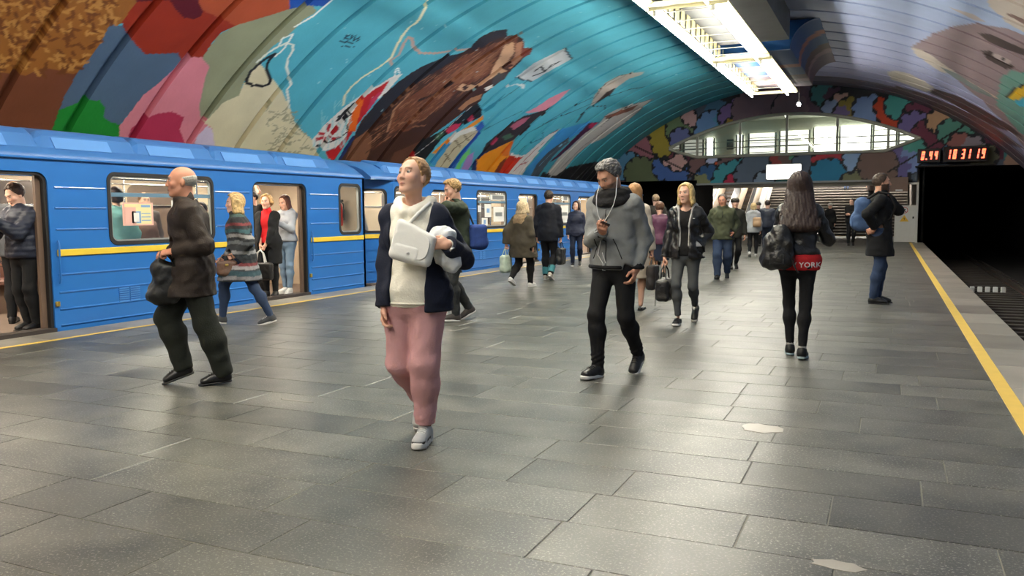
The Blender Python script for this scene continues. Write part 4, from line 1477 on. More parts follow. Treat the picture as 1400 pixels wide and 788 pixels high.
    while yy < L - 1.2:
        p = link('vent_pod', pm, None, root, (0, yy, 0))
        link('vent_cover', lm, None, p, (0, 0, 0))
        yy += 1.37
    # ribs, yellow belt, sills between the openings
    cuts = sorted([(d - .07, d + 1.37, 'd') for d in doors] + [(a - .04, b + .04, 'w') for (a, b) in wins])

    def spans(z):
        x, out = ya + .06, []
        for a, b, k in cuts:
            if k == 'w' and not (.95 < z < 1.9):
                continue
            if a - x > .12:
                out.append((x, a))
            x = max(x, b)
        if y1 - .06 - x > .12:
            out.append((x, y1 - .06))
        return out
    cache = {}
    for z in (1.67, 1.43, 1.18, .65, .44, .24, .05):
        for a, b in spans(z):
            k = round(b - a, 2)
            if k not in cache:
                q = MB()
                V = [(0, 0, -.018), (0, k, -.018), (.012, .01, .0), (.012, k - .01, 0), (.010, .01, .007), (.010, k - .01, .007), (0, 0, .014), (0, k, .014)]
                q.add(V, [[0, 2, 3, 1], [2, 4, 5, 3], [4, 6, 7, 5], [0, 6, 4, 2], [1, 3, 5, 7], [0, 1, 7, 6]])
                cache[k] = q.mesh('rib')
                cache[k].materials.append(m_blue)
            link('rib', cache[k], None, root, (0, a - y0, z))
    for a, b in spans(.9):
        MB().box(0, .022, a - y0, b - y0, .865, .945, .008).build('yellow_stripe', m_tyel, root)
    # windows
    for (a, b) in wins:
        w_ = empty_part('window', root)
        lp, li = rrect(a - .02, b + .02, .97, 1.88, .115), rrect(a + .025, b - .025, 1.015, 1.835, .085)
        MB().ring(lp, li, lambda u, v, q: (.01 - q, u - y0, v), .05).build('window_frame', m_rub, w_)
        lp2, li2 = rrect(a + .02, b - .02, 1.01, 1.84, .085), rrect(a + .045, b - .045, 1.035, 1.815, .07)
        MB().ring(lp2, li2, lambda u, v, q: (-.005 - q, u - y0, v), .04).build('inner_frame', m_winframe, w_)
        if b - a > 1:
            MB().box(-.05, -.005, a + .04 - y0, b - .04 - y0, 1.575, 1.625).build('sash_bar', mat('sash_blue', (96, 128, 150), .4), w_)
        MB().prism(rrect(a + .03, b - .03, 1.02, 1.83, .08), [], lambda u, v, q: (-.03 - q, u - y0, v), .006).build('pane', m_glass, w_)
    # doorways: black rubber jambs, sill plate, the leaf edges slid into the wall
    for d in doors:
        e = empty_part('doorway', root)
        out, inn = rrect(d - .005, d + 1.305, .02, 1.85, .13, 5, (0, 0, 1, 1)), rrect(d + .035, d + 1.265, .021, 1.81, .1, 5, (0, 0, 1, 1))
        MB().ring(out, inn, lambda u, v, q: (-.02 - q, u - y0, v), .1).build('door_jamb', m_rub, e)
        MB().box(-.16, .03, d - y0, d + 1.3 - y0, -.09, .034).build('sill_plate', mat('sill_dark', (54, 46, 42), .6), e)
        MB().box(-.12, -.08, d + 1.2 - y0, d + 1.3 - y0, .03, 1.8).build('door_leaf_edge', m_brown, e)
        MB().box(-.12, -.08, d - y0, d + .07 - y0, .03, 1.8).build('door_leaf_edge', m_brown, e)
        MB().tube([(.03, d + 1.37 - y0, .55), (.045, d + 1.37 - y0, .6), (.045, d + 1.37 - y0, 1.0), (.03, d + 1.37 - y0, 1.05)], .013, 6).build('grab_handle', m_blue, e)
        MB().box(0, .03, d + 1.31 - y0, d + 1.36 - y0, .28, .34, .005).build('hinge_block', mat('brass', (176, 150, 76), .4, metal=.6), e)
    # grille low on the side
    for (a, b) in wins:
        if b - a > 1:
            for i in range(2):
                gm = MB()
                for k in range(7):
                    gm.box(0, .012, a + .08 + i * .17 - y0, a + .23 + i * .17 - y0, .25 + k * .027, .262 + k * .027)
                gm.build('grille', mat('grille_blue', (78, 140, 206), .4), root)
    # interior fittings: benches, grab poles, ceiling lamps, handrails
    inner = [(a, b) for (a, b) in wins if b - a > 1]
    for (a, b) in inner:
        for side in (0, 1):
            X0 = -.12 if side == 0 else -TW + .12
            s_ = -1 if side == 0 else 1
            bn = empty_part('bench', root)
            q = MB().box(min(X0, X0 + s_ * .45), max(X0, X0 + s_ * .45), a - .15 - y0, b + .15 - y0, .38, .48, .03)
            q.build('bench_seat', m_seat, bn)
            MB().box(min(X0, X0 + s_ * .09), max(X0, X0 + s_ * .09), a - .15 - y0, b + .15 - y0, .46, .92, .02).build('bench_back', m_seat, bn)
            MB().box(min(X0, X0 + s_ * .3), max(X0, X0 + s_ * .3), a - y0, b - y0, .0, .38).build('bench_base', m_brown, bn)
        for yy in (a - .3, b + .3):
            for xx in (-.6, -TW + .6):
                MB().tube([(xx, yy - y0, 0), (xx, yy - y0, 2.02)], .016, 6).build('grab_pole', m_chrome, root)
    for xx in (-.62, -TW + .62):
        MB().tube([(xx, .6, 1.83), (xx, L - .6, 1.83)], .014, 6).build('grab_rail', m_chrome, root)
    yy = 1.0
    while yy < L - .8:
        for xx in (-.75, -TW + .75):
            lp = empty_part('ceiling_lamp', root)
            MB().box(xx - .09, xx + .09, yy, yy + .9, 1.985, 2.02).build('lamp_tray', m_paper, lp)
            MB().box(xx - .07, xx + .07, yy + .03, yy + .87, 1.965, 1.985).build('diffuser', m_ilamp, lp)
        yy += 1.5
    MB().box(-TW + .05, -TW + .08, .6, L - .6, 1.5, 1.52).build('advert_rail', m_chrome, root)
    if cab_front:
        # tapered corner with a narrow window
        A, B = (-.42, .12), (0.0, .75)
        ln = math.hypot(B[0] - A[0], B[1] - A[1])
        fx = lambda u, v, q: (A[0] + (B[0] - A[0]) * u / ln - q * .8, A[1] + (B[1] - A[1]) * u / ln + q * .5, v)
        MB().prism([(0, -.02), (ln, -.02), (ln, 2.0), (0, 2.0)], [rrect(.1, ln - .16, .99, 1.8, .1)], fx, .05).build('cab_corner_panel', m_blue, root)
        lp, li = rrect(.08, ln - .14, .97, 1.82, .11), rrect(.12, ln - .18, 1.01, 1.78, .09)
        fy = lambda u, v, q: (A[0] + (B[0] - A[0]) * u / ln + .012 - q * .8, A[1] + (B[1] - A[1]) * u / ln - .008 + q * .5, v)
        cw = empty_part('window', root)
        MB().ring(lp, li, fy, .04).build('window_frame', m_rub, cw)
        MB().prism(li, [], lambda u, v, q: fy(u, v, q + .02), .006).build('pane', m_glass, cw)
        MB().prism([(0, .865), (ln, .865), (ln, .945), (0, .945)], [], lambda u, v, q: fy(u, v, q - .012), .02).build('yellow_stripe', m_tyel, root)
        for z in (.65, .44, .24, .05):
            MB().prism([(.05, z - .018), (ln - .05, z - .018), (ln - .05, z + .014), (.05, z + .014)], [], lambda u, v, q: fy(u, v, q - .004), .012).build('rib', m_blue, root)
        MB().box(-TW + .42, -.42, .1, .16, -.02, 2.0).build('end_wall', m_blue, root)
        MB().tube([(-.02, .5, .56), (.03, .5, .56), (.03, .5, .66), (-.02, .5, .66)], .012, 6).build('grab_handle', m_rub, root)
    return root


def empty_part(name, parent):
    o = empty(name)
    o.parent = parent
    return o


C1Y0, C1Y1 = -6.3, 12.97
CAR1 = metro_car(C1Y0, C1Y1, [-4.1, .6, 5.3, 10.0], [(-5.0, -4.4), (-2.0, -.25), (2.7, 4.45), (7.42, 9.17), (12.2, 12.83)],
                 'blue ribbed metro car with yellow stripe standing with open doors beside the bald man')
C2Y0, C2Y1 = 13.22, 32.1
CAR2 = metro_car(C2Y0, C2Y1, [15.46, 20.03, 24.6, 29.17], [(14.02, 14.64), (17.6, 19.25), (22.3, 23.9), (26.8, 28.4), (31.2, 31.85)],
                 'blue ribbed metro car with rounded cab corner coupled behind the first', True)

# papers stuck in the windows
def sheet(car, cy0, ya, yb, za, zb, m_, name='poster'):
    return MB().box(-.029, -.024, ya - cy0, yb - cy0, za, zb).build(name, m_, car)


m_cream = mat('poster_cream', (226, 216, 160), .7, noise=.08)
m_pink = mat('poster_pink', (226, 176, 160), .7, noise=.08)
m_pblue = mat('poster_blue', (124, 160, 200), .7, noise=.08)
qa, qb = atx(169, 277, TX), atx(212, 308, TX)
pa, pb_, za, zb = qa[1], qb[1], qb[2], qa[2]
wp = sheet(CAR1, C1Y0, pa, pb_, za, zb, m_pink)
for (u0, u1, v0, v1, mm) in ((.06, .94, .06, .94, m_cream), (.06, .42, .06, .8, m_pink), (.28, .58, .1, .62, m_pblue), (.34, .52, .16, .56, m_paper), (.6, .9, .2, .24, m_pblue), (.6, .9, .35, .39, m_pblue), (.6, .9, .5, .54, m_pblue), (.6, .9, .8, .9, m_pblue)):
    k = .0015 * (1 + (mm is not m_cream) + (mm is m_paper))
    MB().box(-.0245, -.024 + k, pa + u0 * (pb_ - pa) - C1Y0, pa + u1 * (pb_ - pa) - C1Y0, za + v0 * (zb - za), za + v1 * (zb - za)).build('print', mm, wp)
qa, qb = atx(236, 274, TX), atx(250, 300, TX)
wp2 = sheet(CAR1, C1Y0, qa[1], qb[1], qb[2], qa[2], m_paper)
for (a, b, c, d) in ((660, 298, 668, 309), (664, 279, 673, 297), (676, 283, 690, 303), (654, 281, 659, 290), (672, 266, 692, 274), (770, 268, 778, 275), (768, 281, 778, 304)):
    qa, qb = atx(a, b, TX), atx(c, d, TX)
    sp = sheet(CAR2, C2Y0, qa[1], qb[1], qb[2], qa[2], m_paper)
    MB().box(-.0245, -.0225, qa[1] + .1 - C2Y0, qb[1] - .1 - C2Y0, (qa[2] + qb[2]) / 2 - .05, (qa[2] + qb[2]) / 2 + .05).build('print', m_pblue if a < 668 else m_winframe, sp)
# ------------------------------------------------------------------ soft bodies: signed distance fields meshed by surface nets
def A3(*p):
    return np.array(p, dtype=f32)


def unit(v):
    v = np.asarray(v, dtype=f32)
    return v / max(float(np.linalg.norm(v)), 1e-9)


def cap(P, a, b, ra, rb=None):
    rb = ra if rb is None else rb
    a, b = np.asarray(a, f32), np.asarray(b, f32)
    d = b - a
    q = P - a
    t = np.clip(q @ d / max(float(d @ d), 1e-9), 0, 1)
    return np.sqrt(((q - t[:, None] * d) ** 2).sum(1)) - (ra + (rb - ra) * t)


def ecap(P, a, b, side, wa, da, wb, db):
    """capsule with elliptic section: half widths w along side, half depths d across"""
    a, b = np.asarray(a, f32), np.asarray(b, f32)
    ax = b - a
    L = float(np.linalg.norm(ax))
    ax = ax / L
    sd = unit(side - ax * float(np.dot(side, ax)))
    cr = np.cross(ax, sd)
    q = P - a
    t = q @ ax
    tc = np.clip(t, 0, L)
    k = tc / L
    w_, d_ = wa + (wb - wa) * k, da + (db - da) * k
    mn = np.minimum(w_, d_)
    r = np.sqrt((q @ sd / w_) ** 2 + (q @ cr / d_) ** 2 + ((t - tc) / mn) ** 2)
    return (r - 1) * mn


def ell(P, c, r, Rm=None):
    q = P - np.asarray(c, f32)
    if Rm is not None:
        q = q @ Rm.T
    r = np.asarray(r, f32)
    return (np.sqrt(((q / r) ** 2).sum(1)) - 1) * float(r.min())


def rbox(P, c, h, rd=.01, Rm=None):
    q = P - np.asarray(c, f32)
    if Rm is not None:
        q = q @ Rm.T
    q = np.abs(q) - (np.asarray(h, f32) - rd)
    return np.sqrt((np.maximum(q, 0) ** 2).sum(1)) + np.minimum(q.max(1), 0) - rd


def smin(a, b, k):
    h = np.clip(.5 + .5 * (b - a) / k, 0, 1)
    return b + (a - b) * h - k * h * (1 - h)


def smax(a, b, k):
    return -smin(-a, -b, k)


def U(k, *ds):
    d = ds[0]
    for e in ds[1:]:
        d = smin(d, e, k)
    return d


def wrinkle(P, amp, fx=34., fz=46., ph=0.):
    fx, fz = fx * 1.55, fz * 1.5
    q = P + .03 * np.sin(P[:, [1, 2, 0]] * 23 + ph)
    x, y, z = q[:, 0], q[:, 1], q[:, 2]
    w_ = np.sin(fx * .55 * x + fz * .42 * z + ph) * np.sin(fx * .8 * y - fz * .3 * x + 2 * ph)
    w_ = w_ + .7 * np.sin(fz * .75 * z - fx * .6 * x + 14 * y) * np.sin(fx * .35 * x + 9 * z + ph)
    return .7 * amp * (w_ + .35 * np.sin(fz * 1.3 * z + fx * .9 * y - ph) * np.sin(fx * 1.1 * x))


def nets(f, lo, hi, h):
    lo, hi = np.asarray(lo, float) - 2 * h, np.asarray(hi, float) + 2 * h
    B = 4
    nb = np.maximum(np.ceil((hi - lo) / (h * B)).astype(int), 1)
    n = nb * B
    cx = [lo[i] + (np.arange(nb[i]) * B + (B - 1) / 2) * h for i in range(3)]
    G = np.stack(np.meshgrid(*cx, indexing='ij'), -1).reshape(-1, 3).astype(f32)
    dc = f(G)
    act = np.abs(dc) < h * B * .87 * 1.35 + h
    D = np.repeat(np.repeat(np.repeat(dc.reshape(nb), B, 0), B, 1), B, 2).astype(f32)
    ai = np.nonzero(act)[0]
    if not len(ai):
        return np.zeros((0, 3)), np.zeros((0, 4), int)
    bi = np.stack(np.unravel_index(ai, nb), 1) * B
    off = np.stack(np.meshgrid(range(B), range(B), range(B), indexing='ij'), -1).reshape(-1, 3)
    idx = (bi[:, None, :] + off[None]).reshape(-1, 3)
    P = (lo + idx * h).astype(f32)
    D[idx[:, 0], idx[:, 1], idx[:, 2]] = f(P)
    D[0], D[-1], D[:, 0], D[:, -1], D[:, :, 0], D[:, :, -1] = (1e3,) * 6
    ins = D < 0
    c = [ins[i:n[0] - 1 + i, j:n[1] - 1 + j, k:n[2] - 1 + k] for i in (0, 1) for j in (0, 1) for k in (0, 1)]
    cnt = sum(x.astype(np.int8) for x in c)
    A = (cnt > 0) & (cnt < 8)
    cells = np.stack(np.nonzero(A), 1)
    vid = np.full(A.shape, -1, np.int64)
    vid[A] = np.arange(len(cells))
    acc = np.zeros((len(cells), 3))
    wt = np.zeros(len(cells))
    cor = [(i, j, k) for i in (0, 1) for j in (0, 1) for k in (0, 1)]
    for a in range(8):
        for b in range(a + 1, 8):
            if sum(abs(cor[a][q] - cor[b][q]) for q in range(3)) != 1:
                continue
            pa, pb = cells + cor[a], cells + cor[b]
            da, db = D[pa[:, 0], pa[:, 1], pa[:, 2]], D[pb[:, 0], pb[:, 1], pb[:, 2]]
            m = (da < 0) != (db < 0)
            t = np.where(m, da / np.where(m, da - db, 1), 0)
            acc += np.where(m[:, None], pa + t[:, None] * (pb - pa), 0)
            wt += m
    V = lo + acc / wt[:, None] * h
    F = []
    for ax in range(3):
        sh = [n[0] - 1, n[1] - 1, n[2] - 1]
        s0 = [slice(1, -1)] * 3
        s0[ax] = slice(0, n[ax] - 1)
        s1 = list(s0)
        s1[ax] = slice(1, n[ax])
        i0, i1 = ins[tuple(s0)], ins[tuple(s1)]
        e = np.stack(np.nonzero(i0 != i1), 1)
        if not len(e):
            continue
        flip = i0[e[:, 0], e[:, 1], e[:, 2]]
        o = np.array([1, 1, 1])
        o[ax] = 0
        e = e + o
        u, v = [(1, 2), (2, 0), (0, 1)][ax]
        du, dv = np.zeros(3, int), np.zeros(3, int)
        du[u], dv[v] = 1, 1
        q = [e - du - dv, e - dv, e, e - du]
        q = np.stack([vid[x[:, 0], x[:, 1], x[:, 2]] for x in q], 1)
        q = np.where(flip[:, None], q, q[:, ::-1])
        F.append(q)
    F = np.concatenate(F)
    F = F[(F >= 0).all(1)]
    return V, F


def soft(name, f, lo, hi, h, m, parent, cols=None, relax=1):
    V, F = nets(f, lo, hi, h)
    if len(V) == 0:
        return None
    for _ in range(relax):
        V = relaxed(V, F)
    c = cols(V.astype(f32)) if cols is not None else None
    me = np_mesh(name, V, F, True, c)
    return link(name, me, m, parent)


def relaxed(V, F, k=.5):
    s = np.zeros_like(V)
    n = np.zeros(len(V))
    for a, b in ((0, 1), (1, 2), (2, 3), (3, 0)):
        for p, q in ((a, b), (b, a)):
            np.add.at(s, F[:, p], V[F[:, q]])
            np.add.at(n, F[:, p], 1)
    return V * (1 - k) + k * s / np.maximum(n, 1)[:, None]


def rot_axes(yaw=0., pitch=0., roll=0.):
    """rows = local x,y,z axes; yaw turns left about z, pitch raises y, roll leans to the right"""
    cy, sy, cp, sp, cr, sr = math.cos(yaw), math.sin(yaw), math.cos(pitch), math.sin(pitch), math.cos(roll), math.sin(roll)
    Rz = np.array([[cy, -sy, 0], [sy, cy, 0], [0, 0, 1]])
    Rx = np.array([[1, 0, 0], [0, cp, -sp], [0, sp, cp]])
    Ry = np.array([[cr, 0, sr], [0, 1, 0], [-sr, 0, cr]])
    return (Rz @ Rx @ Ry).T.astype(f32)


def ik(a, t, l1, l2, pole):
    a, t, pole = np.asarray(a, float), np.asarray(t, float), np.asarray(pole, float)
    d = t - a
    L = np.linalg.norm(d)
    mx = (l1 + l2) * .9985
    if L > mx:
        t = a + d / L * mx
        d = t - a
        L = mx
    u = d / L
    x = (l1 * l1 - l2 * l2 + L * L) / (2 * L)
    hh = math.sqrt(max(l1 * l1 - x * x, 0))
    p = pole - u * (pole @ u)
    p = p / max(np.linalg.norm(p), 1e-9)
    return a + u * x + p * hh, t


class Body:
    """skeleton in the person's own frame: x right, y ahead, z up, feet on z = 0"""

    def __init__(s, H=1.72, fem=False, build=1.0, lean=0., leanx=0., twist=0., hiptwist=0., feet=((-.09, 0, 0, 0, 0), (.09, 0, 0, 0, 0)), hands=None,
                 head=(0, 0, 0), drop=.0, shoulders=1.0, knee_out=.1, hipshift=(0, 0)):
        s.H, s.fem, s.b = H, fem, build
        k = H / 1.75
        s.k = k
        hip_hw, sh_hw = (.088, .148) if fem else (.085, .172)
        sh_hw *= shoulders
        s.lt, s.ls = .43 * k, .415 * k            # thigh, shank
        s.lu, s.lf = .29 * k, .255 * k            # upper arm, forearm
        pz = .93 * k - drop
        s.pel = A3(hipshift[0], hipshift[1], pz)
        Rp = rot_axes(hiptwist, 0, 0)
        s.Rp = Rp
        Rt = rot_axes(twist, -lean, leanx)
        s.Rt = Rt
        up = Rt[2]
        s.waist = s.pel + A3(0, 0, .09 * k) + up * .04 * k
        s.chest = s.waist + up * .25 * k
        s.neck = s.waist + up * .40 * k
        s.hipj = [s.pel + Rp[0] * (-hip_hw * k), s.pel + Rp[0] * hip_hw * k]
        s.sh = [s.neck + Rt[0] * (-sh_hw * k) - up * .075 * k, s.neck + Rt[0] * sh_hw * k - up * .075 * k]
        s.ank, s.knee, s.footR = [], [], []
        for i in (0, 1):
            fx, fy, fz, pit, yw = feet[i]
            fR = rot_axes(R(yw), R(pit), 0)
            s.footR.append(fR)
            # the given point is the ball-heel middle on the sole; ankle sits above the heel
            an = A3(fx, fy, fz) + (A3(0, -.05 * k, .085 * k) @ fR)
            kn, an = ik(s.hipj[i], an, s.lt, s.ls, Rp[1] + Rp[0] * (knee_out if i else -knee_out) + .35 * fR[1])
            s.knee.append(kn.astype(f32))
            s.ank.append(an.astype(f32))
        s.elb, s.wri, s.hdir, s.hnor, s.curl = [], [], [], [], []
        for i in (0, 1):
            sg = 1 if i else -1
            hd = (hands or ({}, {}))[i]
            w_ = hd.get('w')
            if w_ is None:
                w_ = s.sh[i] + A3(sg * .07 * k, .03 * k, -.53 * k)
            else:
                w_ = A3(*w_)
            pole = A3(*hd.get('pole', (sg * .5, -1, -.2)))
            e, w2 = ik(s.sh[i], w_, s.lu, s.lf, pole)
            s.elb.append(e.astype(f32))
            s.wri.append(w2.astype(f32))
            fd = unit(w2 - e)
            d = unit(A3(*hd['dir'])) if 'dir' in hd else fd
            s.hdir.append(d)
            nrm = A3(*hd.get('palm', (-sg, 0, 0)))
            nrm = unit(nrm - d * float(nrm @ d))
            s.hnor.append(nrm)
            s.curl.append(hd.get('curl', .45))
        hy, hp, hr_ = (R(a) for a in head)
        s.Rh = rot_axes(hy, hp, hr_)
        hk = (.97 if fem else 1.0) * (H / 1.75) ** .5
        s.hk = hk
        s.hc = s.neck + up * .035 * k + (A3(0, .018, .105) * hk) @ (.5 * s.Rh + .5 * Rt) + (A3(0, .012, .02) * hk) @ s.Rh
        # girths
        b = build
        if fem:
            s.g = dict(chw=.142, chd=.105, waw=.118, wad=.088, hiw=.176, hid=.122, ua=.041, el=.036, wr=.026, th=.085, kn=.052, ca=.052, an=.034, nk=.047)
        else:
            s.g = dict(chw=.168, chd=.118, waw=.148, wad=.108, hiw=.165, hid=.118, ua=.052, el=.042, wr=.030, th=.085, kn=.057, ca=.056, an=.038, nk=.060)
        s.g = {q: v * k * (b if q not in ('nk', 'wr') else 1) for q, v in s.g.items()}

    # ---- fields
    def torso(s, P, e=0., hem=None):
        g, sd = s.g, s.Rt[0]
        d = ecap(P, s.waist, s.chest, sd, g['waw'] + e, g['wad'] + e, g['chw'] + e, g['chd'] + e)
        d = smin(d, ecap(P, s.pel + A3(0, 0, .02 * s.k), s.waist, s.Rp[0], g['hiw'] + e, g['hid'] + e, g['waw'] + e, g['wad'] + e), .05)
        d = smin(d, cap(P, s.sh[0] * .93 + s.neck * .07, s.sh[1] * .93 + s.neck * .07, .050 * s.k + e * .6), .05)
        for i in (0, 1):
            d = smin(d, cap(P, s.neck - s.Rt[2] * .02, s.sh[i] + s.Rt[2] * .005, .046 * s.k + e * .5, .038 * s.k + e * .6), .04)
        if s.fem:
            for sg in (-1, 1):
                c = s.chest + s.Rt[0] * sg * .065 * s.k + s.Rt[1] * .065 * s.k - s.Rt[2] * .045 * s.k
                d = smin(d, ell(P, c, A3(.06, .058, .06) * s.k + e * .8), .035)
        return d

    def arm(s, P, i, e=0., to=1.0):
        g = s.g
        wr = s.elb[i] + (s.wri[i] - s.elb[i]) * to
        d = cap(P, s.sh[i], s.elb[i], g['ua'] + e * .85, g['el'] + e)
        return smin(d, cap(P, s.elb[i], wr, g['el'] + e, g['wr'] + (g['el'] - g['wr']) * (1 - to) * .7 + e), .03)

    def leg(s, P, i, e=0., ek=None, ea=None):
        g = s.g
        ek = e if ek is None else ek
        ea = ek if ea is None else ea
        d = cap(P, s.hipj[i] - A3(0, 0, .03), s.knee[i], g['th'] + e, g['kn'] + ek)
        mid = s.knee[i] * .68 + s.ank[i] * .32 - s.footR[i][1] * .012
        d = smin(d, cap(P, s.knee[i], mid, g['kn'] + ek, g['ca'] + (ek + ea) / 2), .04)
        return smin(d, cap(P, mid, s.ank[i], g['ca'] + (ek + ea) / 2, g['an'] + ea), .05)

    def headP(s, P):
        return (P - s.hc) @ s.Rh.T / s.hk

    def face(s, P, full=True):
        q = s.headP(P)
        x = np.abs(q[:, 0])
        m = np.stack([x, q[:, 1], q[:, 2]], 1)
        jw = .9 if s.fem else 1.0
        d = ell(q, (0, -.012, .032), (.077, .098, .088))
        d = smin(d, ell(q, (0, .022, -.03), (.060, .074, .083)), .03)
        d = smin(d, cap(m, A3(.045 * jw, .0, -.058), A3(.014, .062, -.097), .022 * jw, .017), .03)
        if full:
            fm = .8 if s.fem else 1.0
            d = smin(d, ell(q, (0, .068, -.1), (.024 * fm, .02 * fm, .017)), .02)
            d = smin(d, cap(q, A3(-.03, .08, .03), A3(.03, .08, .03), .011 * fm ** 2), .022)
            d = smin(d, ell(m, (.041, .06, -.022), (.024, .02, .022)), .022)
            d = smax(d, -ell(m, (.031, .104, .010), (.019, .017, .012)), .012)
            d = smin(d, cap(q, A3(0, .087, .018), A3(0, .106 * (.962 if s.fem else 1), -.026), .0075 * fm, .0125 * fm), .012)
            d = smin(d, ell(m, (.011, .096, -.031), (.0085, .011, .0075)), .006)
            d = smin(d, cap(m, A3(0, .0935, -.0595), A3(.019, .084, -.062), .0055, .003), .006)
            d = smin(d, cap(m, A3(0, .0925, -.0695), A3(.016, .084, -.0665), .0065, .0035), .006)
            d = smin(d, cap(m, A3(.019, .0885, .0185), A3(.044, .080, .0155), .0042), .004)
            d = smin(d, ell(m, (.077, -.008, -.006), (.010, .019, .031)), .008)
        nk = s.neck - s.Rt[2] * .04 - s.Rt[1] * .005
        d = d * s.hk
        top = s.hc + (A3(0, -.018, -.06) * s.hk) @ s.Rh
        d = smin(d, cap(P, nk, top, s.g['nk'] * 1.08, s.g['nk']), .025)
        return smin(d, cap(P, s.sh[0] * .55 + s.neck * .45 - A3(0, 0, .02), s.sh[1] * .55 + s.neck * .45 - A3(0, 0, .02), .04 * s.k), .04)

    def hand(s, P, i, h=.004):
        k = s.k * (.93 if s.fem else 1.0)
        sg = 1 if i else -1
        w_, u, n = s.wri[i], s.hdir[i], s.hnor[i]
        v = -unit(np.cross(n, u)) * sg       # towards the thumb
        c = s.curl[i]
        kn = w_ + u * .088 * k
        d = cap(P, s.elb[i] * .5 + w_ * .5, w_, s.g['wr'] * 1.12, s.g['wr'] * .98)
        d = smin(d, ecap(P, w_ + u * .02 * k, kn, v, .030 * k, .017 * k, .040 * k, .0135 * k), .02)
        d = smin(d, ell(P, w_ + u * .035 * k + v * .026 * k + n * .01 * k, (.02 * k,) * 3), .015)
        for q, (o, l) in enumerate(((.030, .078), (.0105, .086), (-.010, .080), (-.029, .063))):
            b = kn + v * o * k - u * .006 * k
            sp = v * (o * .9)
            a = c * (1.0 + .12 * q)
            p0 = b
            ang = a * .75
            for j, f in enumerate((.45, .31, .24)):
                dirv = unit(u * math.cos(ang) + n * math.sin(ang) + sp * (1 - c))
                p1 = p0 + dirv * l * k * f
                r0, r1 = (.0098, .0092, .0086)[j] * k, (.0092, .0086, .0072)[j] * k
                d = smin(d, cap(P, p0, p1, r0, r1), .004 if j == 0 else .003)
                p0 = p1
                ang += a * 1.05
        t0 = w_ + u * .028 * k + v * .028 * k + n * .006 * k
        t1 = t0 + unit(u * .62 + v * (.75 - .35 * c) + n * (.25 + .5 * c)) * .042 * k
        t2 = t1 + unit(u * .95 + v * (.2 - .45 * c) + n * (.12 + .5 * c)) * .032 * k
        d = smin(d, cap(P, t0, t1, .0135 * k, .0115 * k), .008)
        return smin(d, cap(P, t1, t2, .0112 * k, .009 * k), .003)

    def shoeP(s, P, i):
        """into foot space: origin on the sole under the ankle-ball middle"""
        org = s.ank[i] - (A3(0, -.05 * s.k, .085 * s.k) @ s.footR[i])
        return (P - org) @ s.footR[i].T / s.k


SKIN = {'fair': (226, 178, 152), 'mid': (208, 156, 128), 'ruddy': (206, 146, 118), 'tan': (190, 138, 110)}


def fabric(name, color, rough=.85, noise=.14, scale=14, bump=.25, bscale=90, spec=.25):
    return mat('cloth_' + name, color, rough, 0, noise, scale, bump, bscale, spec)


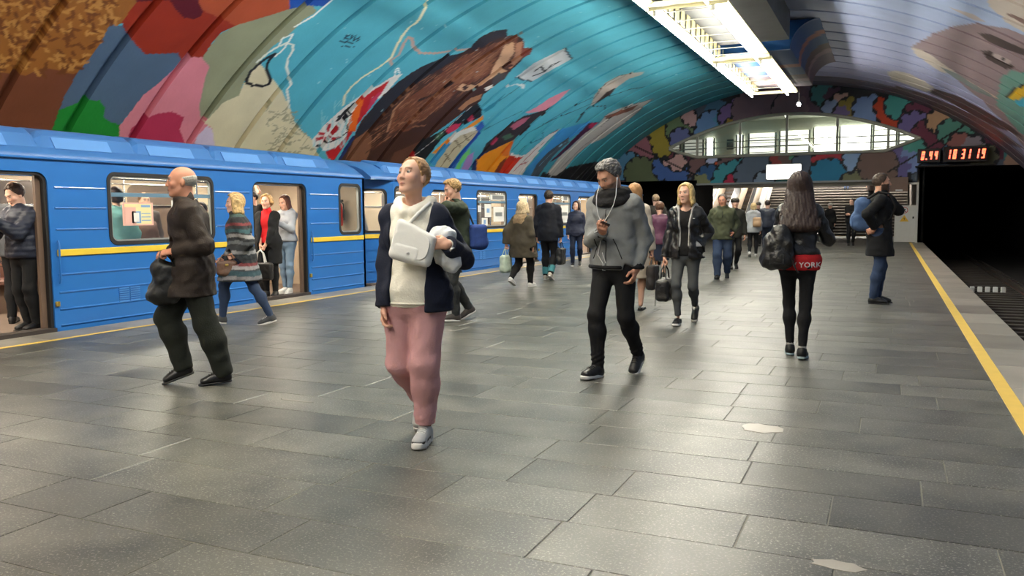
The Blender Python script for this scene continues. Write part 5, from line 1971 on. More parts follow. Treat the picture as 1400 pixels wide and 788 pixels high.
def build_person(label, loc, heading, body, res=1.0, skin='fair', hair=None, beard=None, brow=(90, 66, 50), lips=(186, 104, 100), garments=(), shoes=None,
                 bare_legs=False, group=None, detail=True, heels=False):
    root = empty('person', (loc[0], loc[1], loc[2] if len(loc) > 2 else 0.0), R(heading))
    tag(root, label, 'person', group)
    b = body
    sk = np.array(SKIN[skin], float)

    def headcol(V):
        q = b.headP(V)
        x, y, z = np.abs(q[:, 0]), q[:, 1], q[:, 2]
        c = np.tile(lin(sk), (len(V), 1))

        def mixc(w_, col):
            c[:] = c * (1 - w_[:, None]) + lin(col) * w_[:, None]
        g = lambda cx, cy, cz, rx, ry, rz: np.exp(-(((x - cx) / rx) ** 2 + ((y - cy) / ry) ** 2 + ((z - cz) / rz) ** 2))
        mixc(.35 * g(.042, .07, -.025, .022, .03, .02), (216, 128, 112))
        mixc(.3 * g(0, .11, -.03, .014, .02, .012), (214, 130, 112))
        mixc(np.clip(1.2 * g(0, .095, -.0645, .018, .02, .0075), 0, 1) * .85, lips)
        lipline = (np.abs(z + .0645) < .0022) & (x < .019) & (y > .07)
        c[lipline] = lin(np.array(lips) * .6)
        br = (np.abs(z - (.031 - 6. * (x - .032) ** 2)) < .0058) & (x > .012) & (x < .048) & (y > .05)
        c[br] = c[br] * .25 + lin(brow) * .75
        mixc(.4 * g(.031, .095, .01, .018, .03, .012), sk * .72)
        if beard is not None:
            bc, dens, low = beard
            m = (y > -.02) & (z < -.028 - .1 * np.clip(.06 - y, 0, .1) + low) & (z > -.16)
            m &= ~((x < .02) & (np.abs(z + .064) < .0085) & (y > .08))
            m &= ~((z > -.043) & (x < .034) & (y > .055) & (z > -.05))
            c[m] = c[m] * (1 - dens) + lin(bc) * dens
        return c
    mskin = vmat('skin', .5, .06, 30, .35)
    # body: head and neck, hands and hidden trunk in one mesh
    parts = []
    hh = .0048 * res
    hc = b.hc
    lo = np.minimum(hc - .15, b.neck - A3(.1, .09, .05))
    hi = np.maximum(hc + .15, b.neck + A3(.1, .09, .05))
    V, F = nets(lambda P: b.face(P, detail), lo, hi, hh)
    V = relaxed(V, F, .4)
    parts.append((V, F, headcol(V.astype(f32))))
    for i in (0, 1):
        w_ = b.wri[i]
        mid = b.elb[i] * .5 + w_ * .5
        tip = w_ + b.hdir[i] * .12
        P3 = np.stack([w_, mid, tip])
        V, F = nets(lambda P: b.hand(P, i), P3.min(0) - .075, P3.max(0) + .075, (.0042 if detail else .0075) * max(res, 1))
        if len(V):
            cc = np.tile(lin(sk * np.array([.98, .95, .94])), (len(V), 1))
            parts.append((V, F, cc))
    if bare_legs:
        f = lambda P: U(.02, b.leg(P, 0, -.002), b.leg(P, 1, -.002))
        hl = .011 * res
    else:
        f = lambda P: U(.03, b.torso(P, -.02), b.leg(P, 0, -.012), b.leg(P, 1, -.012))
        hl = .022
    al = np.stack([b.pel, b.ank[0], b.ank[1], b.knee[0], b.knee[1], b.neck, b.sh[0], b.sh[1]])
    V, F = nets(f, al.min(0) - .16, al.max(0) + .12, hl)
    parts.append((V, F, np.tile(lin(sk), (len(V), 1))))
    n = 0
    VV, FF, CC = [], [], []
    for V, F, c in parts:
        VV.append(V)
        FF.append(F + n)
        CC.append(c)
        n += len(V)
    me = np_mesh('body', np.concatenate(VV), np.concatenate(FF), True, np.concatenate(CC))
    link('body', me, mskin, root)
    if detail:
        for sg in (-1, 1):
            c = b.hc + (A3(sg * .0305, .0765, .0085) * b.hk) @ b.Rh
            ey = MB()
            prof = [(math.sin(t) * .0125, -math.cos(t) * .0125) for t in np.linspace(0.02, PI - .02, 9)]
            ey.lathe(prof, n=12)
            me = ey.mesh('eye')
            q = np.array([v.co[:] for v in me.vertices])
            cols = np.tile(lin((214, 208, 202)), (len(q), 1))
            cols[q[:, 2] > .0098] = lin((84, 80, 74))
            cols[q[:, 2] > .0118] = lin((20, 18, 18))
            a = me.color_attributes.new('Col', 'FLOAT_COLOR', 'POINT')
            a.data.foreach_set('color', np.concatenate([cols, np.ones((len(q), 1))], 1).astype(f32).ravel())
            o = link('eye', me, vmat('eye', .2, .0, 5, .5), root)
            rx, ry, rz = b.Rh
            o.matrix_local = Matrix.Translation(Vector(c.tolist())) @ Matrix(((rx[0], -rz[0], ry[0]), (rx[1], -rz[1], ry[1]), (rx[2], -rz[2], ry[2]))).to_4x4()
    if hair is not None:
        f, lo, hi, m_, hres, cols = hair(b)
        soft('hair', f, lo, hi, hres * res, m_, root, cols)
    made = {}
    for gm in garments:
        name, f, lo, hi, h, m_, cols = gm(b)
        made[name] = soft(name, f, lo, hi, h * res, m_, root, cols)
    if shoes is not None:
        for i in (0, 1):
            shoes(b, i, root, res)
    return root, made


# ---- hair shapes (return field, bounds, material, resolution, colours)
def hair_field(b, kind, col, thick=.0, length=0., back=0.):
    hm = vmat('hair', .55, .25, 40, .35, .4, 80)

    def tone(V):
        q = b.headP(V)
        x, y, z = q[:, 0], q[:, 1], q[:, 2]
        s_ = np.sin(150 * x + 9 * np.sin(24 * z + 6 * y)) * np.cos(110 * y + 7 * np.sin(30 * z)) + .6 * np.sin(310 * x + 40 * y + 5 * np.sin(13 * z))
        a = .12 if kind in ('long', 'bald') else .32 if min(col) < 100 or max(col) - min(col) > 40 else .55
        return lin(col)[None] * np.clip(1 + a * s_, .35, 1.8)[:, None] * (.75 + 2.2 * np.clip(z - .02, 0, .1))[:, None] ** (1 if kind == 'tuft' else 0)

    def f(P):
        q = b.headP(P)
        x, y, z = q[:, 0], q[:, 1], q[:, 2]
        ax = np.abs(x)
        m = np.stack([ax, y, z], 1)
        tex = (.006 if kind == 'tuft' else .0042) * np.sin(100 * x + 14 * np.sin(36 * z)) * np.sin(80 * y + 12 * np.sin(41 * z + 14 * x))
        if kind in ('short', 'bob', 'long', 'pony', 'tuft', 'bun'):
            t = .012 + thick
            d = ell(q, (0, -.016, .036), (.078 + t, .100 + t, .089 + t))
            # open the face: forehead line, temples, nape
            if kind in ('bun', 'pony'):
                d = d + .003
            hl, sl_ = {'short': (.066, .72), 'tuft': (.066, .72), 'bun': (.056, .55), 'pony': (.056, .55), 'bob': (.062, .62), 'long': (.062, .62)}[kind]
            facecut = np.minimum(y - (hl - sl_ * (.098 - z)) + .012 * np.sin(ax * 60), .104 - z)
            d = smax(d, facecut, .01)
            low = {'short': -.045, 'tuft': -.05, 'pony': -.06, 'bun': -.06, 'bob': -.12, 'long': -.12}[kind]
            side = np.minimum(y + .012, -(z + .002)) if kind in ('short', 'tuft') else np.minimum(y - .015, -(z + .004))
            d = smax(d, side, .008) if kind in ('short', 'tuft', 'pony', 'bun') else d
            d = smax(d, low - z, .02)
            if kind == 'tuft':
                d = smin(d, ell(q, (0, .030, .108), (.058, .052, .026)), .02)
            if kind == 'pony':
                d = smin(d, cap(q, A3(0, -.11, .05), A3(0, -.13, -.1), .03, .018), .02)
            if kind == 'bun':
                d = smin(d, ell(q, (0, -.112, .045), (.036, .03, .036)), .012)
            if kind in ('bob', 'long'):
                L = length
                d = smin(d, ecap(q, A3(0, -.045 - back * .2, -.02), A3(0, -.075 - back, -.06 - L), A3(1, 0, 0), .088 + thick, .06, .082 + thick * 1.6 + .34 * max(length - .1, 0), .035 + thick), .03)
                for sg in (-1, 1):
                    d = smin(d, ecap(q, A3(sg * .075, .0, .03), A3(sg * (.078 + thick), -.005, -.05 - min(L, .1)), A3(0, 1, 0), .045, .017 + thick, .04, .02 + thick), .02)
                tex = .4 * tex + .0016 * np.sin(95 * x + 5 * np.sin(9 * z)) + .0012 * np.sin(210 * x + 30 * z)
        elif kind == 'bald':
            t = .003 + thick
            tex = tex * .3
            d = ell(q, (0, -.0125, .030), (.078 + t, .100 + t, .086 + t))
            d = smax(d, z - (.050 - .2 * (y + .05)), .012)
            d = smax(d, -.055 - z, .02)
            d = smax(d, np.minimum(y + .0, .2 - y), .01)
            d = smax(d, y - .02, .01)
        else:
            d = ell(q, (0, -.012, .055), (.105 + thick, .125 + thick, .085 + thick))      # knitted hat / hood
            d = smax(d, .012 - z, .02)
        return (d + tex) * b.hk
    c = b.hc
    r_ = .17 + thick
    lo, hi = c - r_, c + r_
    if kind in ('bob', 'long'):
        tip = c + (A3(0, -.075 - back, -.06 - length) * b.hk) @ b.Rh
        lo, hi = np.minimum(lo, tip - .13), np.maximum(hi, tip + .13)
    if kind == 'pony':
        tip = c + (A3(0, -.13, -.1)) @ b.Rh
        lo, hi = np.minimum(lo, tip - .05), np.maximum(hi, tip + .05)
    return f, lo, hi, hm, .0055, tone


def hair(kind, col, **kw):
    return lambda b: hair_field(b, kind, col, **kw)


# ---- garments
def bounds(b, which, pad=.09):
    pts = []
    if 'T' in which:
        pts += [b.pel - A3(.2, .16, .1) * b.b, b.pel + A3(.2, .16, 0) * b.b, b.neck + A3(0, 0, .06), b.chest + A3(.2, .2, 0), b.chest - A3(.2, .2, 0), b.sh[0], b.sh[1]]
    if 'A' in which:
        pts += [b.sh[0], b.sh[1], b.elb[0], b.elb[1], b.wri[0], b.wri[1]]
    if 'L' in which:
        pts += [b.hipj[0] - A3(.12, .12, 0), b.hipj[1] + A3(.12, .12, .12), b.knee[0], b.knee[1], b.ank[0], b.ank[1]]
    pts = np.stack(pts)
    return pts.min(0) - pad, pts.max(0) + pad


def top(name, m_, e=.018, hem=.0, flare=.0, sleeve=1.0, es=None, open_w=None, open_to=None, collar=0., collar_e=.02, neck_open=.0, wr=.004, cols=None, h=.0095, hood=False, puff=0., wide=0., cuff=True, vtop=None):
    """coat, jacket or shirt. hem = drop of the hem below the hip joints (m); open_w = half width of the open front"""
    def mk(b):
        es_ = e if es is None else es
        hz = b.pel[2] - hem
        up, sd, fwd = b.Rt[2], b.Rt[0], b.Rt[1]

        def f(P):
            d = b.torso(P, e)
            if hem > -.12:
                w_ = b.g['hiw'] + e + flare
                dd = b.g['hid'] + e + flare
                bot = A3(b.pel[0], b.pel[1], hz - .06)
                mid = (b.hipj[0] + b.hipj[1]) / 2
                kn = (b.knee[0] + b.knee[1]) / 2
                if hem > .15:
                    bot = bot + (kn - mid) * A3(1, 1, 0) * min(1., hem / .45)
                    sp = np.abs(b.knee[0] - b.knee[1])
                    dd = dd + .30 * float(sp[1]) * min(1, hem / .45)
                d = smin(d, ecap(P, b.pel + A3(0, 0, .02), bot, b.Rp[0], b.g['hiw'] + e, b.g['hid'] + e, w_ + wide, dd), .05)
            for i in (0, 1):
                d = smin(d, b.arm(P, i, es_, sleeve), .022)
            if collar > 0:
                cb, ct = b.neck - up * .035 + fwd * .005, b.neck + up * collar + fwd * .018
                d = smin(d, cap(P, cb, ct, b.g['nk'] + collar_e + .012, b.g['nk'] + collar_e), .02)
            if hood:
                hp = b.neck - fwd * .095 * b.k - up * .015
                d = smin(d, ell((P - hp) @ b.Rt.T, (0, 0, 0), (.115, .062, .075)), .03)
                for sg in (-1, 1):
                    d = smin(d, cap(P, b.neck + sd * sg * .088 + up * .012 - fwd * .02, b.neck + fwd * .088 + sd * sg * .028 - up * .05, .044, .032), .02)
            z = P[:, 2]
            if wr:
                d = d + wrinkle(P, wr, ph=b.H * 7)
            if puff:
                d = d - puff * np.abs(np.sin((P @ up) * PI / .062)) ** .6 + puff * .5
            d = smax(d, hz - z, .008)
            if collar > 0 or neck_open > 0:
                # hollow neck
                d = smax(d, -cap(P, b.neck - up * .0, b.neck + up * .3, b.g['nk'] + (collar_e - .012 if collar > 0 else neck_open), b.g['nk'] + (collar_e + .0 if collar > 0 else neck_open + .02)), .008)
            d = smax(d, (P - b.neck) @ up - max(collar, .035) - .02, .01)
            if open_w is not None:
                q = P - b.neck
                xx = np.abs(q @ sd)
                zz = q @ up
                to = -9 if open_to is None else open_to
                wv = open_w * np.ones(len(P), f32)
                if vtop is not None:
                    wv = np.where(zz > vtop[0], open_w + (zz - vtop[0]) * vtop[1], open_w)
                cut = np.minimum(wv - xx, np.minimum(q @ fwd - .02, zz - to))
                d = smax(d, cut, .012)
            # hollow sleeves' ends
            if sleeve >= .95:
                for i in (0, 1):
                    u = unit(b.wri[i] - b.elb[i])
                    d = smax(d, np.minimum((P - (b.elb[i] + (b.wri[i] - b.elb[i]) * sleeve)) @ u, .12 - np.sqrt(((P - b.wri[i]) ** 2).sum(1))), .006)
            return d
        lo, hi = bounds(b, 'TA', .10 + flare * .5)
        lo[2] = min(lo[2], hz - .06)
        if hem > .15:
            kn = (b.knee[0] + b.knee[1]) / 2
            lo[:2] = np.minimum(lo[:2], kn[:2] - .34)
            hi[:2] = np.maximum(hi[:2], kn[:2] + .34)
        return name, f, lo, hi, h, m_, (None if cols is None else (lambda V: cols(b, V)))
    return mk


def trousers(name, m_, e=.012, ek=.01, ea=.008, cut=.0, waist=.10, wr=.003, cols=None, h=.0095, ankle_wr=.0):
    """cut = height above the ankle joint where the leg ends"""
    def mk(b):
        def f(P):
            d = U(.022, b.leg(P, 0, e, ek, ea), b.leg(P, 1, e, ek, ea))
            hp = ecap(P, b.pel - A3(0, 0, .04), b.pel + A3(0, 0, .10), b.Rp[0], b.g['hiw'] + e * .7, b.g['hid'] + e * .7, b.g['waw'] + e + .02, b.g['wad'] + e + .012)
            d = smin(d, hp, .04)
            for sg in (-1, 1):
                d = smin(d, ell(P, b.pel + b.Rp[0] * sg * .075 * b.k - b.Rp[1] * .055 * b.k - A3(0, 0, .035), A3(.078, .078, .088) * b.k * (b.b if not b.fem else 1) + e * .5), .03)
            d = smax(d, P[:, 2] - (b.pel[2] + waist), .008)
            if wr:
                d = d + wrinkle(P, wr, 26, 40, b.H * 5)
            if ankle_wr:
                for i in (0, 1):
                    u = unit(b.knee[i] - b.ank[i])
                    t = (P - b.ank[i]) @ u
                    near = np.exp(-((t - .06) / .07) ** 2) * (cap(P, b.ank[i], b.knee[i], .15) < 0)
                    d = d - ankle_wr * near * (.5 + .5 * np.sin(t * 150 + 3 * P[:, 0] * 30))
            for i in (0, 1):
                u = unit(b.knee[i] - b.ank[i])
                d = smax(d, np.minimum(cut - (P - b.ank[i]) @ u, .19 - np.sqrt(((P - b.ank[i]) ** 2).sum(1))), .006)
            return d
        lo, hi = bounds(b, 'L', .13)
        hi[2] = b.pel[2] + waist + .03
        return name, f, lo, hi, h, m_, (None if cols is None else (lambda V: cols(b, V)))
    return mk


def skirt(name, m_, hem=.45, w=.02, h=.011, cols=None):
    def mk(b):
        hz = b.pel[2] - hem

        def f(P):
            kn = (b.knee[0] + b.knee[1]) / 2
            sp = np.abs(b.knee[0] - b.knee[1])
            bot = A3(kn[0], kn[1], hz - .05)
            d = ecap(P, b.pel, bot, b.Rp[0], b.g['hiw'] + .012, b.g['hid'] + .012, b.g['hiw'] + w, b.g['hid'] + w + .35 * float(sp[1]))
            d = smin(d, ecap(P, b.pel, b.waist, b.Rp[0], b.g['hiw'] + .012, b.g['hid'] + .012, b.g['waw'] + .01, b.g['wad'] + .01), .04)
            d = smax(d, P[:, 2] - b.waist[2], .01)
            return smax(d, hz - P[:, 2], .008) + wrinkle(P, .002)
        lo, hi = b.pel - A3(.35, .4, hem + .1), b.pel + A3(.35, .4, .25)
        return name, f, lo, hi, h, m_, cols
    return mk


def scarf(name, m_, r=.05, drop=.0, h=.008):
    def mk(b):
        def f(P):
            up, fwd, sd = b.Rt[2], b.Rt[1], b.Rt[0]
            d = None
            for j, (rr, zz, th) in enumerate(((.085, .012, r), (.104, -.028, r * .95))):
                c = b.neck + up * zz + fwd * .02
                q = (P - c) @ b.Rt.T
                ring = np.sqrt((np.sqrt((q[:, 0] / 1.12) ** 2 + q[:, 1] ** 2) - rr) ** 2 + (q[:, 2] + .25 * q[:, 1] * (1 if j else .4)) ** 2) - th
                d = ring if d is None else smin(d, ring, .012)
            if drop:
                d = smin(d, ecap(P, b.neck + fwd * .1, b.neck + fwd * .13 - up * drop, sd, .06, .03, .05, .02), .03)
            return d + wrinkle(P, .005, 60, 70) * .8
        return name, f, b.neck - .24, b.neck + .22, h, m_, None
    return mk


def shoe(m_up, m_sole, kind='sneaker', m_lace=None, cols=None):
    def mk(b, i, root, res):
        def up(P):
            q = b.shoeP(P, i)
            hgt = {'sneaker': 1.0, 'dress': .9, 'boot': 1.0, 'chunky': 1.12, 'slip': .85, 'pump': .6}[kind]
            d = ecap(q, A3(0, -.075, .045 * hgt), A3(0, .105, .036 * hgt), A3(1, 0, 0), .036, .048 * hgt, .042, .030 * hgt)
            if kind != 'pump':
                d = smin(d, cap(q, A3(0, -.058, .05), A3(0, -.05, .095 if kind != 'boot' else .17), .040, .038), .035)
                d = smin(d, cap(q, A3(0, -.03, .075), A3(0, .06, .045), .03, .03), .03)
            tp = {'sneaker': .098, 'dress': .085, 'boot': .19, 'chunky': .11, 'slip': .075, 'pump': .05}[kind]
            d = smax(d, q[:, 2] - tp - .25 * np.abs(q[:, 1] + .05), .01)
            return smax(d, .014 - q[:, 2], .004) * b.k

        def so(P):
            q = b.shoeP(P, i)
            t = {'sneaker': .028, 'dress': .016, 'boot': .022, 'chunky': .040, 'slip': .028, 'pump': .012}[kind]
            d = ecap(q, A3(0, -.072, .0), A3(0, .102, .0), A3(1, 0, 0), .039, .08, .046, .08)
            if kind == 'chunky':
                d = d + .003 * np.sin(q[:, 1] * 120)
            d = smax(d, q[:, 2] - t - (.012 if kind == 'chunky' else 0) * np.clip(-q[:, 1] * 12, 0, 1), .004)
            return smax(d, -q[:, 2], .003) * b.k
        org = b.ank[i]
        lo, hi = org - .26 * b.k, org + .26 * b.k
        o = soft('shoe', up, lo, hi, .0072 * res, m_up, root, None if cols is None else (lambda V: cols(b, i, V)))
        s_ = soft('sole', so, lo, hi, .0072 * res, m_sole, o, None, 0)
        if m_lace is not None and res < 1.3:
            for k in range(4):
                y = .0 + k * .02
                pts = []
                for x in np.linspace(-.026, .026, 5):
                    p = b.ank[i] - (A3(0, -.05 * b.k, .085 * b.k) @ b.footR[i]) + ((A3(x, y, .115) * b.k) @ b.footR[i])
                    dn = -b.footR[i][2]
                    for _ in range(20):
                        dd = float(up(p[None].astype(f32))[0])
                        p = p + dn * dd
                        if dd < .001:
                            break
                    pts.append(p - dn * .001)
                MB().tube(pts, .0035, 5).build('lace', m_lace, o)
    return mk


def trace(f, p, d, n=60, maxd=.5):
    p = np.asarray(p, f32).copy()
    d = unit(d)
    tot = 0
    for _ in range(n):
        v = float(f(p[None])[0])
        if v < .0008:
            break
        p = p + d * v * .9
        tot += v
        if tot > maxd:
            break
    return p


def strip_on(root, b, gm, pts_from, direction, r, m_, name, n=5, lift=.001, under=None):
    """a thin cord laid on a garment: pts_from are start points traced along direction to the surface"""
    f = gm(b)[1]
    out = [trace(f, p, direction) - unit(direction) * lift for p in pts_from]
    return MB().tube(out, r, n).build(name, m_, under or root)
# ------------------------------------------------------------------ people on the platform
class Spot:
    """where a person stands and which way they face; w() turns a photo pixel at the person's distance (+dd away) into the person's frame"""

    def __init__(s, px, py, heading, off=(0, 0), z=0.):
        g = ground(px, py, z)
        a = R(heading)
        s.h = heading
        s.fw = np.array([-math.sin(a), math.cos(a), 0])
        s.rt = np.array([math.cos(a), math.sin(a), 0])
        s.loc = g - s.rt * off[0] - s.fw * off[1]
        s.loc[2] = z
        s.dist = math.hypot(s.loc[0], s.loc[1])

    def w(s, px, py, dd=0.):
        d = ray(px, py)
        t = (s.dist + dd) / math.hypot(d[0], d[1])
        p = np.array([t * d[0], t * d[1], CAMZ + t * d[2]]) - s.loc
        return (float(p @ s.rt), float(p @ s.fw), float(p[2]))

    def world(s, p):
        return s.loc + s.rt * p[0] + s.fw * p[1] + np.array([0, 0, p[2]])


class At(Spot):
    def __init__(s, x, y, heading, z=0.):
        a = R(heading)
        s.h = heading
        s.fw = np.array([-math.sin(a), math.cos(a), 0])
        s.rt = np.array([math.cos(a), math.sin(a), 0])
        s.loc = np.array([x, y, z], float)
        s.dist = math.hypot(x, y)


def carry(name, spot, origin, label, cat, group=None):
    """a carried thing: its own root, turned like the person who carries it"""
    p = spot.world(origin)
    o = empty(name, tuple(float(v) for v in p), R(spot.h))
    return tag(o, label, cat, group)


def soft_bag(root, f, r, h, m_, name='bag_body', cols=None):
    return soft(name, f, -np.asarray(r, float), np.asarray(r, float), h, m_, root, cols)


m_ink = fabric('ink', (26, 26, 28))
m_blackfab = fabric('black', (24, 23, 24))
m_navy = fabric('navy', (30, 36, 54))
m_blkleather = mat('leather_black', (24, 23, 24), .34, 0, .2, 18, .5, 55, .5)
m_denim = fabric('denim', (50, 64, 90), noise=.3, scale=9)
m_soleW = mat('sole_white', (212, 210, 204), .6, noise=.06)
m_soleK = mat('sole_black', (22, 22, 22), .6, noise=.1)
m_shoeK = mat('shoe_black', (26, 25, 25), .4, 0, .15, 20, .2, 60, .45)
m_phone = mat('phone_black', (18, 18, 20), .2, 0, .05)


def phone(spot, p, axis_u, normal, label, scr=None):
    """p centre in the person's frame, u long axis, n screen normal"""
    o = carry('smartphone', spot, p, label, 'phone')
    u, n = unit(axis_u), unit(normal)
    v = np.cross(n, u)
    n = np.cross(u, v)
    fnp = lambda a, b, c: tuple(float(q) for q in (v * a + u * b + n * c))
    MB().prism(rrect(-.036, .036, -.075, .075, .012), [], lambda a, b, c: fnp(a, b, c - .004), .008).build('casing', m_phone, o)
    MB().prism(rrect(-.032, .032, -.068, .068, .006), [], lambda a, b, c: fnp(a, b, .0042 + c), .0008).build('screen', emat('phone_glow', (180, 190, 200), .5) if scr else mat('phone_screen', (30, 32, 38), .1), o)
    return o


def p_hoodie_woman():
    sp = Spot(581, 606, 191, (-.055, .03))
    b = Body(1.67, True, 1.0, lean=R(-2), twist=R(0), feet=((-.055, .06, 0, 2, 4), (.075, -.30, .10, -48, 4)), drop=.012,
             hands=({'w': sp.w(613, 335, -.24), 'dir': (1, .25, .12), 'palm': (.1, -1, -.1), 'curl': .8, 'pole': (-.55, -.3, -1)},
                    {'w': sp.w(526, 424, -.02), 'palm': (-1, .1, 0), 'curl': .55, 'pole': (.6, -1, 0)}),
             head=(-20, 16, 3))
    cream = fabric('cream_hoodie', (240, 234, 216), noise=.06)
    navy = fabric('navy_jacket', (30, 34, 50), noise=.15)
    pink = fabric('dusty_pink', (204, 154, 154), noise=.07, scale=20)
    hood = top('hoodie', cream, e=.02, hem=.075, sleeve=.9, es=.012, hood=True, neck_open=.022, wr=.004, h=.0088)
    jack = top('jacket', navy, e=.040, hem=.10, flare=.03, es=.026, open_w=.105, vtop=(-.20, .10), neck_open=.05, wr=.006, h=.0088)
    wmix = vmat('trainer_mix', .6, .1, 30, .4)

    def tcols(bb, i, V):
        q = bb.shoeP(V, i)
        c = np.tile(lin((178, 178, 176)), (len(V), 1))
        dk = ((q[:, 1] > .10) & (q[:, 2] < .045)) | ((np.abs(q[:, 0]) > .026) & (q[:, 1] > -.02) & (q[:, 1] < .06) & (q[:, 2] < .05))
        c[dk] = lin((52, 50, 50))
        c[(q[:, 1] < -.08)] = lin((90, 88, 88))
        return c
    root, g = build_person('woman in white hoodie, open navy jacket and pink joggers looking up', sp.loc, sp.h, b, skin='fair', lips=(200, 120, 112), brow=(120, 92, 70),
                           hair=hair('bun', (168, 128, 88)), garments=(hood, jack, trousers('joggers', pink, e=.026, ek=.032, ea=.022, cut=.055, wr=.004, ankle_wr=.006, h=.0085)),
                           shoes=shoe(wmix, m_soleW, 'chunky', m_soleW, tcols))
    # trouser cuffs, socks, hoodie hem band, watch
    for i in (0, 1):
        u = unit(b.knee[i] - b.ank[i])
        c0 = b.ank[i] + u * .056
        MB().tube([c0 - u * .012, c0 + u * .045], b.g['an'] + .027, 16).build('cuff', pink, g['joggers'])
        MB().tube([b.ank[i] - u * .03, b.ank[i] + u * .07], b.g['an'] + .004, 12).build('sock', fabric('sock_tan', (150, 110, 84)), root)
    hz = float(b.pel[2]) - .075
    n = 28
    pts = []
    f = hood(b)[1]
    for k in range(n):
        a = 2 * PI * k / n
        pts.append(trace(f, (b.pel[0] + .35 * math.cos(a), b.pel[1] + .35 * math.sin(a), hz + .025), (-math.cos(a), -math.sin(a), 0)))
    MB().tube(pts, .007, 6, closed=True).build('hem_seam', cream, g['hoodie'])
    w_, e_ = b.wri[0], b.elb[0]
    u = unit(w_ - e_)
    wt = empty('wristwatch', tuple(float(v) for v in w_ - u * .012))
    wt.parent = root
    wt['label'] = 'white wristwatch'
    MB().tube([(-u * .016).tolist(), (u * .016).tolist()], b.g['wr'] + .006, 14, caps=False).build('strap', m_soleW, wt)
    d = unit(A3(0, 1, .3) - u * float(A3(0, 1, .3) @ u)) * (b.g['wr'] + .008)
    MB().tube([(d - unit(d) * .006).tolist(), (d + unit(d) * .006).tolist()], .019, 14).build('case', mat('watch_steel', (190, 190, 186), .3, metal=.6), wt)
    # flap bag across the chest
    cw = sp.w(566, 332, -.20)
    o = carry('crossbody_bag', sp, cw, 'white flap bag worn across the chest of the hoodie woman', 'bag')
    Rm = rot_axes(0, R(8), R(-14))
    fb = lambda P: smin(smax(rbox(P, (0, 0, 0), (.125, .035, .115), .03, Rm), (P @ Rm[2]) - .09 - .25 * (P @ Rm[0]), .02), rbox(P, (.035, .012, -.055), (.085, .04, .05), .03, Rm), .02)
    wl = mat('white_leather', (236, 234, 226), .5, 0, .05, 10, .1, 40)
    bb = soft_bag(o, fb, (.2, .12, .2), .007, wl)
    MB().prism(rrect(-.105, .105, -.085, .05, .05), [], lambda u_, v_, q: tuple(float(z) for z in (Rm[0] * u_ + Rm[2] * v_ + Rm[1] * (.034 + q))), .008).build('flap', wl, bb)
    MB().lathe([(0, .006), (.008, .004), (.009, -.004)], n=10).build('clasp', mat('clasp_grey', (150, 148, 144), .3, metal=.6), bb, tuple(float(z) for z in Rm[2] * -.065 + Rm[1] * .045))
    st_ = []
    fj = lambda P: np.minimum(hood(b)[1](P), jack(b)[1](P))
    for k in np.linspace(0, 1, 9):
        a_ = np.array(cw) + np.array([.10 - .02 * k, 0, .06])
        t_ = b.neck + b.Rt[0] * -.11 + A3(0, 0, .01)
        pth = a_ * (1 - k) + np.asarray(t_) * k
        st_.append(trace(fj, A3(pth[0], pth[1] + .25, pth[2]), (0, -1, 0)) + A3(0, .006, 0) - np.asarray(cw))
    MB().tube(st_, .011, 6).build('strap', wl, o)
    # crumpled white carrier bag under the hand
    cw = sp.w(607, 342, -.15)
    o = carry('carrier_bag', sp, cw, 'crumpled white plastic bag clutched under the hand of the hoodie woman', 'bag')
    fc = lambda P: U(.03, ell(P, (0, 0, .02), (.075, .06, .11)), ell(P, (-.04, 0, -.06), (.06, .05, .07)), ell(P, (.02, .0, .08), (.07, .05, .05))) + wrinkle(P, .007, 60, 55)
    soft_bag(o, fc, (.15, .12, .17), .008, mat('plastic_white', (226, 228, 228), .35, 0, .08, 12, .3, 40), 'crumpled_body')


